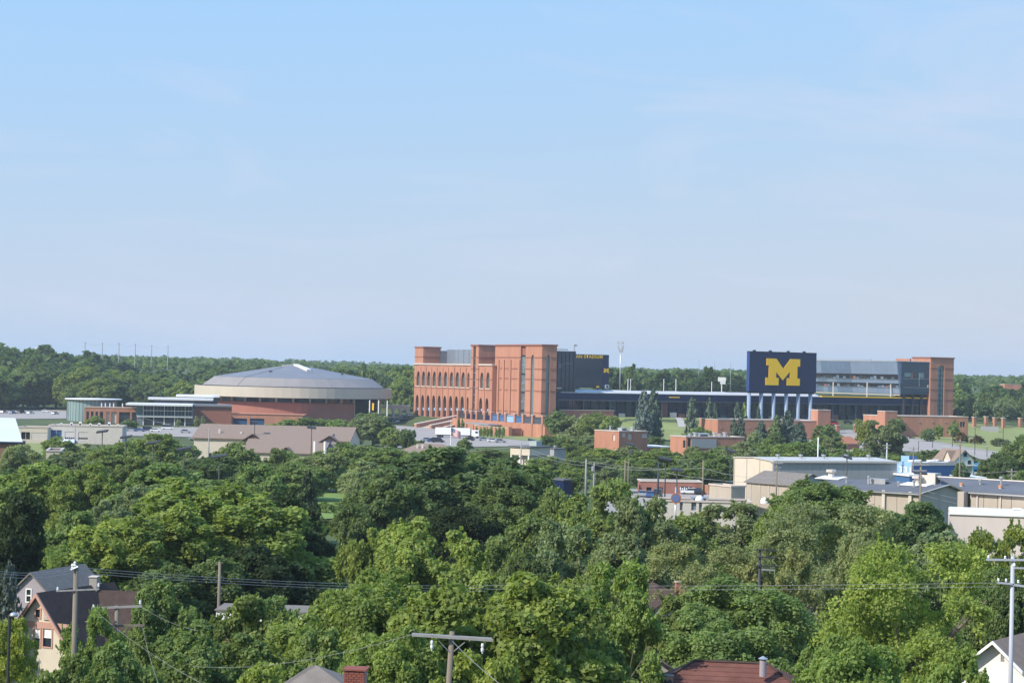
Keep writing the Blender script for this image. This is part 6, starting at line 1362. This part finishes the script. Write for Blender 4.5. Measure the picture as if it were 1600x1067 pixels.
def trunk_mesh(seed, conifer=False):
    rg = random.Random(seed); mb = MB()
    if conifer: mb.tube([(0,0,-.03),(0,0,.5),(0,0,.97)], [.03,.018,.003], 7)
    else:
        x, y = rg.uniform(-.03,.03), rg.uniform(-.03,.03); mb.tube([(0,0,-.03),(x*.4,y*.4,.2),(x,y,.42),(x*1.6,y*1.6,.72)], [.04,.03,.024,.008], 8)
        for k in range(8):
            a = k*.785+rg.uniform(-.3,.3); z = rg.uniform(.2,.45); L = rg.uniform(.26,.50)
            mb.tube([(x*z*2,y*z*2,z),(math.cos(a)*L*.5,math.sin(a)*L*.5,z+.14),(math.cos(a)*L,math.sin(a)*L,z+.32)], [.016,.011,.003], 5)
            mb.tube([(math.cos(a)*L*.5,math.sin(a)*L*.5,z+.14),(math.cos(a+.5)*L*.8,math.sin(a+.5)*L*.8,z+.26)], [.008,.002], 4)
    me = bpy.data.meshes.new('trunk'); me.from_pydata(mb.v, [], mb.f); me.materials.append(M_bark); me.update(); return me
LOD = {'xnear':(95000,.0142), 'near':(50000,.0198), 'mid':(22000,.029), 'far':(5000,.060), 'vfar':(1350,.116)}
CACHE = {}
def proto(kind, lod, var):
    k = (kind, lod, var)
    if k not in CACHE:
        n, l = LOD[lod]
        if kind == 'airy': n, l = int(n*.8), l*.85
        if kind in ('column','shrub'): n = n//2; l *= 1.3
        if kind == 'conifer': l *= .8
        CACHE[k] = crown(kind, n, l, hash((kind, lod, var)) % 100000 if False else sum(map(ord, kind))*31+len(lod)*7+var*131)
    return CACHE[k]
TRUNKS = [trunk_mesh(i) for i in range(4)]; TRUNKC = trunk_mesh(9, True)
LC = {'bright':(.255,.335,.092), 'mid':(.230,.308,.104), 'dark':(.160,.225,.086), 'yellow':(.300,.355,.085), 'grey':(.262,.318,.158), 'spruce':(.100,.142,.096), 'blue':(.15,.19,.165), 'deep':(.058,.090,.036), 'olive':(.320,.360,.170), 'rust':(.22,.17,.075)}  # 'deep' puts shade into the leaf colour, and serves very dark trees too
NAMES = {'conifer':'spruce_tree', 'column':'columnar_tree', 'shrub':'shrub'}
rt = random.Random(11)
def tree(label, x, y, z, w, h, kind, col, d, group=None, name=None):
    s = w*1920/d                                    # how large the crown shows
    lod = ('xnear' if kind in ('round','airy') else 'near') if s > 120 else 'near' if s > 68 else 'mid' if s > 30 else 'far' if s > 14 else 'vfar'
    nv = {'xnear':2 if kind == 'round' else 1, 'near':3 if kind == 'round' else 2 if kind == 'airy' else 1, 'mid':2, 'far':3, 'vfar':3}[lod]; me = proto(kind, lod, rt.randrange(nv))
    root = thing(name or NAMES.get(kind, 'broadleaf_tree'), label, 'shrub' if kind == 'shrub' else 'tree', (x, y, z-.05), group)
    root.rotation_euler.z = rt.uniform(0, 6.28)
    c = bpy.data.objects.new('crown', me); COL.objects.link(c); c.parent = root
    ch = h if kind in ('conifer','column','shrub') else min(h*.94, w*(1.55 if d < 900 else 2.2))
    c.scale = (w*rt.uniform(.88,1.14), w*rt.uniform(.88,1.14), ch); c.location = (0, 0, h-ch)
    cc = LC[col]; j = rt.uniform(.88, 1.12); q = rt.uniform(-.06, .06); c.color = (cc[0]*j*(1+q), cc[1]*j, cc[2]*j*(1-q), 1)
    t = bpy.data.objects.new('trunk', TRUNKC if kind == 'conifer' else TRUNKS[rt.randrange(4)]); COL.objects.link(t); t.parent = root; t.scale = (w*.8, w*.8, h)
    return root
def ptree(px, py, wpx, d, kind, col, label, group=None, hmin=2.0):
    p = at(px, py, d); z = gz(p.x, p.y); h = max(hmin, p.z-z); return tree(label, p.x, p.y, z, wpx*d/3000*((1.38 if d < 132 else 1.22 if d < 430 else 1.04) if kind not in ('conifer','column') else 1.05), h*1.01, kind, col, d, group)
T = [
 # foreground
 (805,893,255,95,'round','bright','big bright maple filling the bottom centre behind the near crossarm'), (570,888,215,112,'round','bright','bright rounded tree left of the bottom centre maple'), (640,975,150,92,'round','bright','lower bright tree directly behind the near crossarm left end'),
 (395,932,120,118,'tall','mid','narrow green tree in front of the long white building'), (262,908,110,128,'round','mid','dense green tree right of the peach house wing'), (22,966,62,100,'airy','yellow','yellow green tree by the black street lamp'),
 (140,948,88,118,'airy','bright','loose bright tree between the tall pole and the short pole'), (320,978,150,104,'round','mid','leafy tree at the bottom below the bare pole'), (200,1003,110,92,'round','mid','low tree at the bottom under the short pole'),
 (975,878,110,112,'airy','bright','young bright tree with forked limbs right of the bottom maple'), (1130,903,230,140,'round','mid','dense mid green tree above the brown hip roof'), (1425,848,215,122,'airy','yellow','yellow green tree left of the grey metal pole'),
 (1352,996,190,85,'round','bright','bright foliage mass at the bottom right beside the hip roof'), (1490,1012,130,92,'round','bright','bright low tree left of the white gabled house'), (1580,905,110,132,'round','dark','dark tree behind the grey metal pole'),
 (735,1018,130,80,'airy','yellow','yellow lit low tree right of the near pole shaft'), (415,1043,120,76,'round','yellow','yellow green treetop at the bottom left of the pyramid roof'), (14,878,62,150,'conifer','blue','blue spruce at the left edge beside the lilac house'),
 (980,992,80,120,'round','bright','bright tree left of the brown hip roof'), (490,985,130,104,'round','mid','tree above the grey pyramid roof'), (900,975,140,100,'round','mid','tree between the bottom maple and the brown roof house'),
 (1240,935,110,150,'round','dark','dark shaded tree right of the dense tree over the hip roof'), (1345,925,130,128,'round','bright','green tree in front of the pale sycamore right side'), (100,1022,120,84,'round','mid','low leafy tree at the very bottom left'), (1280,1018,80,95,'round','mid','tree touching the right end of the brown hip roof'),
 (1052,930,95,142,'round','mid','green tree in front of the half hidden house at centre right'),
 # mid
 (225,792,235,186,'round','bright','left part of the great maple, left of centre'), (345,752,270,196,'round','bright','tallest great maple left of centre'), (458,772,120,202,'broad','deep','right shoulder of the great maple group, leaves coloured dark for shade'), (430,850,150,180,'round','deep','tree under the great maple behind the bare pole, coloured dark for shade'), (300,870,170,175,'round','dark','dark lower tree under the great maple'),  # 'deep' leaves paint in the shade of the great maple
 (15,768,125,192,'round','deep','very dark tree at the left edge'), (110,800,120,205,'round','mid','middle green tree right of the dark edge tree'), (115,848,100,180,'airy','bright','bright loose tree behind the tall wooden pole'), (45,722,140,300,'round','bright','bright broad tree at the left edge below the sheds'), (133,724,110,290,'round','bright','bright tree right of the left edge broad tree'),
 (265,727,150,285,'round','mid','green tree below the second nearest floodlight'), (200,757,110,260,'round','grey','grey green tree above the great maple left part'), (395,728,110,300,'round','mid','green tree above the great maple top'),
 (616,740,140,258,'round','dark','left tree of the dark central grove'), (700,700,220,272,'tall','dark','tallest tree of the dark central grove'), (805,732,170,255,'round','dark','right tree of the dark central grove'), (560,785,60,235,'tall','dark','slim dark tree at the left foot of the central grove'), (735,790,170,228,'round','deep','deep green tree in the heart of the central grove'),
 (655,815,185,172,'round','bright','bright tree in front of the central grove, left'), (585,828,90,180,'tall','bright','bright narrow tree at the left below the central grove'), (805,803,115,200,'round','mid','mid green tree in front of the central grove, right'), (840,860,110,170,'round','dark','dark tree behind the bottom maple right shoulder'),
 (940,748,140,232,'airy','mid','airy tree left of the round sign'), (1000,774,100,225,'airy','grey','airy grey green tree below the round sign'), (905,815,110,195,'airy','grey','loose pale tree at the right foot of the central grove'), (980,835,130,185,'round','grey','leafy grey green tree between airy trees in the centre right'), (925,880,120,160,'round','mid','rounded tree above the young forked tree'), (1058,806,115,230,'round','mid','tree below the flat roofed shop'),
 (1105,800,90,262,'round','grey','grey green tree hiding the flat roofed shop front'), (1148,786,135,255,'airy','grey','see through tree below the cream annex'), (1295,752,205,250,'round','mid','dark topped tree before the long warehouse left part'), (1230,775,90,245,'round','mid','tree left of the dark topped tree by the warehouse'), (1290,788,205,182,'airy','olive','pale leaved sycamore right of centre'), (1115,850,180,170,'airy','olive','pale leaved tree around the dark pole with crossarms'), (1220,855,110,165,'airy','olive','pale leaved tree just right of the dark pole'), (1350,830,110,170,'airy','olive','pale leaved right flank of the sycamore'),
 (1430,785,130,240,'round','dark','dark green tree before the long warehouse gable'), (1385,815,90,215,'round','dark','dark tree right of the sycamore'), (1455,832,120,200,'round','grey','soft grey green tree below the long warehouse'), (1515,825,110,205,'airy','grey','soft tree below the white walled building'), (1570,815,150,172,'airy','yellow','yellow green willow like tree at the right edge'), (1395,880,130,160,'airy','mid','green tree behind the yellow green tree at right'), (1530,880,110,150,'airy','mid','loose tree left of the grey pole top'),
 (482,735,36,335,'conifer','deep','dark spruce beside the green playing field'),
 (878,764,80,250,'round','mid','green tree covering the foot of the navy store'), (765,700,60,560,'round','mid','tree right behind the plain tan hip roof'), (738,703,46,580,'shrub','grey','low grey green bush below the flagpole'), (785,712,50,500,'round','dark','dark tree left of the cream stilt building'), (690,704,60,480,'round','mid','tree in front of the plain tan hip roof'), (430,935,90,140,'round','mid','tree before the long white building middle'), (520,925,100,135,'round','bright','bright tree over the right end of the long white building'),
 # behind
 (584,645,70,690,'round','grey','large grey green tree below the arena right side'), (612,668,40,660,'round','mid','small round tree left of the steps'), (637,670,28,655,'round','dark','small dark tree in front of the steps'), (655,688,22,640,'shrub','dark','round dark shrub left of the flagpole'), (725,685,28,640,'shrub','mid','round shrub right of the flagpole'),
 (556,692,95,470,'round','mid','tree before the tan roof right end'), (618,704,120,420,'round','mid','broad tree left above the central grove'), (500,708,95,430,'round','grey','grey green tree below the tan roof wing'), (440,700,60,450,'round','mid','tree below the tan roof cross gable'), (375,692,75,440,'round','mid','tree covering the tan roof front wall'), (418,722,70,425,'round','dark','dark tree below the tan building'), (330,712,95,410,'round','dark','dark tree right of the second nearest floodlight'),
 (250,678,110,440,'round','mid','wide tree below the glass pavilion'), (185,690,90,420,'round','mid','tree below the storage shed right end'), (112,706,110,380,'round','grey','grey green tree below the tarpaulin'), (30,695,70,400,'airy','olive','olive tinged tree below the big pale roof'), (215,712,90,360,'round','mid','tree between the floodlights at left'), (300,742,90,320,'round','grey','grey green tree below the nearest floodlight'), (470,722,70,400,'round','mid','tree beside the dark spruce'), (562,737,46,370,'round','grey','grey tree right of the playing field'), (575,720,80,400,'round','grey','grey tree above the playing field right side'),
 (203,655,26,800,'round','mid','small tree in front of the brick wing'), (148,650,32,820,'round','mid','small dark tree before the brick wing left part'), (330,661,20,780,'round','mid','little tree left of the blue loading doors'), (345,662,26,770,'shrub','bright','bright shrub before the loading doors'),
 (455,655,42,800,'round','mid','leftmost rounded tree of the row before the arena'), (480,652,44,795,'round','mid','second rounded tree of the row before the arena'), (506,654,44,800,'round','mid','third rounded tree of the row before the arena'), (530,655,42,790,'round','mid','fourth rounded tree of the row before the arena'), (552,657,40,785,'round','dark','fifth rounded tree of the row before the arena'), (425,662,26,770,'shrub','bright','bright shrub left of the arena tree row'), (563,645,22,840,'round','dark','small dark tree at the arena porch'),
 (880,643,44,740,'tall','dark','dark tree at the right end of the terrace wall'), (905,648,40,735,'tall','grey','grey pine like tree right of the terrace end'), (940,645,70,730,'round','mid','rounded green tree above the left brick block'), (952,652,34,720,'round','mid','round tree at the left edge of the lawn'), (862,680,50,640,'round','mid','tree below the terrace wall end'), (895,692,55,600,'round','mid','tree below the dark terrace trees'), (850,712,60,470,'round','mid','tree right of the cream stilt building'), (935,700,60,560,'round','bright','tree before the left brick block base'), (895,728,70,440,'round','mid','tree left of the stout grey pole'), (955,728,60,450,'round','grey','grey tree between the poles above the central tree'),
 (1006,611,25,800,'conifer','blue','left of the two tall spruces on the lawn'), (1022,608,25,808,'conifer','spruce','right of the two tall spruces on the lawn'), (1081,624,18,810,'conifer','spruce','small spruce right of the walkway head'), (1108,624,15,815,'conifer','spruce','small spruce left of a smaller one before the bowl'), (1117,632,12,815,'conifer','spruce','smallest spruce in the pair before the bowl'), (1152,630,15,830,'conifer','spruce','spruce left of the first scoreboard column'), (1163,631,15,832,'conifer','bright','light green spruce at the first scoreboard column'), (1185,636,11,830,'conifer','spruce','little spruce between the scoreboard columns'),
 (1027,700,75,540,'round','mid','broad tree in front of the white roofed annex'), (1084,668,44,715,'shrub','mid','low hedge like bush at the lower lawn edge'), (1100,672,40,700,'shrub','mid','bush left of the long brick service building'), (1022,682,30,690,'shrub','dark','dark bush below the lawn'), (1095,705,55,520,'airy','mid','tree before the right brick block'), (1130,712,60,500,'airy','mid','tree left of the tall warehouse'), (1155,690,60,540,'round','olive','olive tree behind the tall warehouse left corner'), (1060,728,60,490,'round','mid','tree above the brick shop'), (1005,730,50,480,'round','dark','dark tree left of the brick shop'),
 (1190,658,26,760,'conifer','spruce','spruce before the brick service building, left'), (1213,648,26,760,'conifer','dark','dark spruce in the middle before the service building'), (1231,641,26,765,'conifer','spruce','tallest spruce before the service building'), (1250,660,26,750,'conifer','spruce','spruce before the service building right part'), (1147,656,14,775,'conifer','spruce','thin spruce at the service building left part'), (1158,650,16,775,'conifer','spruce','second thin spruce at the service building left part'), (1181,672,14,740,'tall','olive','thin pale tree at the service building'),
 (1195,686,50,580,'round','mid','rounded tree above the tall warehouse roof left'), (1235,690,60,570,'round','bright','bright rounded tree above the tall warehouse roof'), (1270,690,40,600,'round','mid','tree by the white pole above the warehouse'), (1292,664,42,700,'tall','dark','dark narrow tree at the forecourt left'), (1285,680,30,680,'round','mid','green tree below the brick pylon'), (1385,652,72,640,'tall','grey','tall full grey green tree in front of the gatehouse'), (1352,655,30,660,'airy','yellow','slender yellow green tree left of the tall full tree'), (1335,700,40,600,'round','bright','low bright tree behind the tall warehouse'), (1310,708,36,590,'shrub','mid','bush below the orange brown roof'),
 (1466,664,15,830,'round','bright','small young lawn tree nearer the gatehouse'), (1491,656,18,825,'tall','bright','taller young lawn tree on the right rise'), (1449,669,22,800,'round','dark','dark round tree at the gatehouse wall'), (1502,675,24,790,'shrub','rust','reddish bush on the right lawn'), (1528,680,20,780,'shrub','rust','small reddish bush by the tall street lamp'), (1562,684,30,760,'round','grey','grey small tree on the right lawn'), (1455,702,44,580,'round','dark','dark tree above the blue building'), (1500,723,24,455,'tall','dark','dark narrow tree before the green house porch'), (1565,708,58,480,'round','dark','dark tree at the right behind the poles'), (1600,680,56,540,'round','mid','green tree at the right edge above the warehouses'), (1593,735,50,400,'round','mid','tree at the right edge behind the warehouse wing'), (1545,720,30,470,'tall','dark','narrow dark tree right of the teal store'), (1500,745,18,420,'conifer','dark','small dark spruce before the blue garage'),
 (1078,730,46,485,'airy','bright','bright airy tree behind the brick shop'), (1112,732,44,490,'round','dark','dark tree right of the brick shop'),
]
for (px, py, wpx, d, kind, col, lb) in T: ptree(px, py, wpx, d, kind, col, lb)
# columnar trees at the planter wall
for i, x in enumerate((716,722,744.5,750.5,756.5,762,767,775.5,780.5,786)):
    w = 'first second third fourth fifth sixth seventh eighth ninth tenth'.split()[i]; y0 = 683 if i > 1 else 664
    d = 818-i*2 if i > 1 else 830; p = at(x, 682, d); z = gz(p.x, p.y); h = at(x, 666 if i > 1 else 652, d).z-z
    tree('%s slim columnar tree along the planter wall, counted from the left' % w, p.x, p.y, z, 1.5, h, 'column', 'mid', d, 'columnar trees along the planter wall')
for x, y, hh, lb in ((357.5,650,9,'leftmost slim columnar tree at the pavilion corner'),(366,650,9,'slim columnar tree right of the pavilion corner'),(279,655,8,'slim columnar tree before the pavilion glass'),(318,652,8,'slim tree between pavilion and loading doors')):
    p = at(x-50 if x > 340 else x, y, 850); z = gz(p.x, p.y); tree(lb, p.x, p.y, z, 2.2, p.z-z, 'column', 'grey', 850, 'slim trees around the pavilion')
# woods beyond: rows of single trees on the rising ground
MASS = []
def woods(x0, x1, d0, d1, n, hgt, cols, label, group, kinds=('round','tall','broad'), wid=(8,14), seed=1):
    rg = random.Random(seed); pts = []
    for _ in range(n*30):
        if len(pts) >= n: break
        d = d0+(d1-d0)*rg.random()**.8; px = rg.uniform(x0, x1); x = (px-800)/3000*d
        if all((x-a)**2+((d-b)*.7)**2 > 36 for a, b in pts): pts.append((x, d))
    spec = sorted([(800+3000*x/d, x, d, rg.uniform(*hgt)*(1+.22*math.sin(x*.021+d*.004+seed)), rg.choice(kinds), rg.choice(cols), rg.uniform(*wid)) for x, d in pts]); cnt = {}
    if group is None: MASS.extend(spec); return
    for px, x, d, h, k, c_, w in spec:
        key = (TONE[c_], SHAPE[k]); cnt[key] = cnt.get(key, 0)+1
        tree('%s %s %s, %s from the left' % (key[0], key[1], label, ORD(cnt[key])), x, d, gz(x, d), w*(.55 if k == 'conifer' else 1), h, k, c_, 1000, group)
TONE = {'mid':'green', 'dark':'dark green', 'grey':'grey green', 'bright':'bright green'}; SHAPE = {'round':'rounded tree', 'tall':'oval tree', 'broad':'spreading tree', 'conifer':'pointed spruce'}
def ORD(n):
    w = 'first second third fourth fifth sixth seventh eighth ninth tenth eleventh twelfth thirteenth fourteenth fifteenth sixteenth seventeenth eighteenth nineteenth twentieth'.split()
    return w[n-1] if n <= 20 else 'twenty-'+w[n-21]
LM, LD = ('mid','dark','mid','dark','bright','dark'), ('mid','dark','dark','grey')
woods(-20, 130, 1060, 1130, 15, (15,24), LM, 'at the foot of the far left woods', 'front trees of the left woods', wid=(17,28), seed=2)
woods(120, 330, 1050, 1130, 18, (14,22), LM, 'in the front woods beside the arena', 'front trees beside the arena', wid=(17,28), seed=3)
woods(-20, 420, 1150, 1500, 58, (13,24), LD, '', None, kinds=('round','tall','broad','round','conifer'), wid=(18,32), seed=4)
woods(300, 660, 1120, 1500, 46, (13,20), LD, '', None, kinds=('round','tall','broad','round','conifer'), wid=(14,23), seed=5)
woods(585, 665, 1040, 1120, 8, (15,22), LM, 'between the arena and the arcade', 'trees between arena and arcade', wid=(11,17), seed=6)
woods(930, 1180, 1180, 1500, 44, (12,22), LM, '', None, wid=(12,19), seed=7)
woods(1485, 1620, 990, 1100, 24, (11,18), LD, 'right of the brick stair tower', 'trees right of the stair tower', kinds=('tall','round','tall'), wid=(7,12), seed=8)
woods(1480, 1640, 1110, 1500, 22, (12,18), LM, '', None, wid=(9,15), seed=9)
woods(1545, 1640, 1190, 1285, 8, (19,22), LD, '', None, wid=(12,18), seed=13)
def woodland():
    rg = random.Random(3); V, LV, base = [], [], {}
    for px, x, d, h, k, c_, w in MASS:
        me = proto(k, 'vfar', rg.randrange(3)); n4 = len(me.vertices)
        if me.name not in base:
            co = np.empty(n4*3, np.float32); me.vertices.foreach_get('co', co); lv = np.empty(n4//4, np.float32); me.attributes['lv'].data.foreach_get('value', lv); base[me.name] = (co.reshape(-1,3).copy(), lv.copy())
        co, lv = base[me.name]; a_ = rg.uniform(0, 6.28); ww = w*(.55 if k == 'conifer' else 1); h *= 1.0
        q = np.stack([(co[:,0]*math.cos(a_)-co[:,1]*math.sin(a_))*ww+x, (co[:,0]*math.sin(a_)+co[:,1]*math.cos(a_))*ww+d, co[:,2]*h*.95+h*.05+gz(x, d)], 1)
        V.append(q); LV.append(np.clip(lv*.6+{'bright':.5,'mid':.25,'grey':.2,'dark':-.3}[c_]+rg.uniform(-.05,.05), -.3, 1.2))
    v = np.concatenate(V).astype(np.float32); lv = np.concatenate(LV); n = len(v)//4; me = bpy.data.meshes.new('woodland'); me.vertices.add(4*n); me.loops.add(4*n); me.polygons.add(n)
    me.vertices.foreach_set('co', v.ravel()); me.loops.foreach_set('vertex_index', np.arange(4*n, dtype=np.int32)); me.polygons.foreach_set('loop_start', np.arange(0,4*n,4,dtype=np.int32)); me.polygons.foreach_set('loop_total', np.full(n,4,dtype=np.int32))
    at__ = me.attributes.new('lv', 'FLOAT', 'FACE'); at__.data.foreach_set('value', lv.astype(np.float32)); me.update(); me.materials.append(M_leafw)
    o = bpy.data.objects.new('woodland', me); COL.objects.link(o); o.color = (.165,.24,.075,1); tag(o, 'distant woodland on the slopes behind arena, bowl and stair tower', 'woodland', kind='stuff')
woodland()
# lower trees between the roofs of the middle distance
def infill(x0, x1, d0, d1, n, hgt, cols, label, group, seed, avoid=()):
    rg = random.Random(seed); pts = []
    for _ in range(n*40):
        if len(pts) >= n: break
        d = rg.uniform(d0, d1); px = rg.uniform(x0, x1); x = (px-800)/3000*d
        if any(a0 < px < a1 and e0 < d < e1 for a0, a1, e0, e1 in avoid): continue
        if all((x-a)**2+(d-b)**2*.5 > 14 for a, b in pts): pts.append((x, d))
    spec = sorted([(800+3000*x/d, x, d, rg.uniform(*hgt), rg.choice(('round','round','tall','airy','broad')), rg.choice(cols), rg.uniform(5.5,9.5)) for x, d in pts]); cnt = {}
    SH = dict(SHAPE, airy='loose tree'); TN = dict(TONE, olive='olive', yellow='yellow green')
    for px, x, d, h, k, c_, w in spec:
        key = (TN[c_], SH[k]); cnt[key] = cnt.get(key, 0)+1
        tree('%s %s %s, %s from the left' % (key[0], key[1], label, ORD(cnt[key])), x, d, gz(x, d), w, h, k, c_, d, group)
IC = ('mid','mid','grey','bright','olive','dark')
infill(885, 1160, 485, 610, 26, (3.5,6), IC, 'below the two brick blocks', 'low trees below the brick blocks', 21, ((990,1120,400,480),(795,890,500,565)))
infill(560, 800, 455, 545, 16, (4,6.5), IC, 'left of the cream stilt building', 'low trees left of the stilt building', 22, ((770,900,400,560),))
infill(440, 600, 430, 540, 10, (4,6.5), IC, 'below the long tan roof', 'low trees below the tan roof', 23)
infill(60, 300, 400, 560, 18, (4,8), IC, 'around the left floodlights', 'low trees around the floodlights', 24)
infill(-20, 130, 300, 380, 8, (6,9), IC, 'at the far left below the sheds', 'low trees below the sheds', 25)
infill(1395, 1620, 500, 640, 10, (4,7), IC, 'around the pale green house', 'low trees around the green house', 26, ((1400,1550,455,545),))
infill(1180, 1350, 560, 700, 10, (4,8), IC, 'behind the tall warehouse', 'low trees behind the warehouse', 27)
infill(860, 960, 640, 740, 8, (5,8), IC, 'right of the terrace end', 'low trees right of the terrace', 28, ((925,1020,620,690),))
# far ridge of forest: one mass
def ridge():
    rng = np.random.default_rng(5); n = 2600; d = rng.uniform(1500, 3600, n); px = rng.uniform(-150, 1750, n); x = (px-800)/3000*d
    P, N = [], []
    for xi, di in zip(x, d):
        z = gz(xi, di); k = 26; r = rng.uniform(4, 7.5); q = norm(rng.normal(size=(k,3))); q[:,2] = np.abs(q[:,2])*1.1
        P.append(np.array([xi, di, z+rng.uniform(5,9)])+q*np.array([r,r,r*1.05])); N.append(norm(q+rng.normal(size=(k,3))*.4))
    me = leaf_mesh('forest_ridge', np.concatenate(P), np.concatenate(N), 3.4, rng, M_leaf, 1.2); o = bpy.data.objects.new('forest_ridge', me); COL.objects.link(o); o.color = (.135,.20,.062,1)
    tag(o, 'far forest along the horizon behind the stadium', 'forest', kind='stuff')
ridge()
# understorey that closes the ground between the mid-distance trees
def understorey():
    rng = np.random.default_rng(8); P, N = [], []; boxes = []
    n = 0
    while n < 900:
        d = rng.uniform(85, 420); px = rng.uniform(-60, 1660); x = (px-800)/3000*d
        if 400 < px < 560 and d > 395: continue
        if px > 1000 and d > 225: continue
        z = gz(x, d); k = 110; r = rng.uniform(1.0, 2.2); q = norm(rng.normal(size=(k,3))); q[:,2] = np.abs(q[:,2]); P.append(np.array([x, d, z])+q*np.array([r,r,r*1.1])*rng.uniform(.7,1.05,(k,1))); N.append(norm(q+rng.normal(size=(k,3))*.6)); n += 1
    me = leaf_mesh('undergrowth', np.concatenate(P), np.concatenate(N), .42, rng, M_leaf); o = bpy.data.objects.new('undergrowth', me); COL.objects.link(o); o.color = (.11,.165,.045,1)
    tag(o, 'shrubs and undergrowth covering the ground between houses and trees', 'undergrowth', kind='stuff')
understorey()
# ------------------------------------------------------------------ haze
def haze():
    mb = MB(); x, y0, y1, z0, z1 = 4500, -600, 5200, -8, 80
    mb.hexa([(-x,y0,z0),(x,y0,z0),(x,y1,z0),(-x,y1,z0),(-x,y0,z1),(x,y0,z1),(x,y1,z1),(-x,y1,z1)])
    m = bpy.data.materials.new('haze'); m.use_nodes = True; n = m.node_tree; n.nodes.remove(n.nodes['Principled BSDF'])
    v = n.nodes.new('ShaderNodeVolumePrincipled'); v.inputs['Color'].default_value = (.78,.86,1,1); v.inputs['Density'].default_value = 0.00009; v.inputs['Anisotropy'].default_value = 0.2
    n.links.new(v.outputs[0], n.nodes['Material Output'].inputs['Volume'])
    tag(obj('haze', mb, m, origin=(0,0,0)), 'thin bluish summer haze over the whole town', 'haze', kind='stuff')
haze()
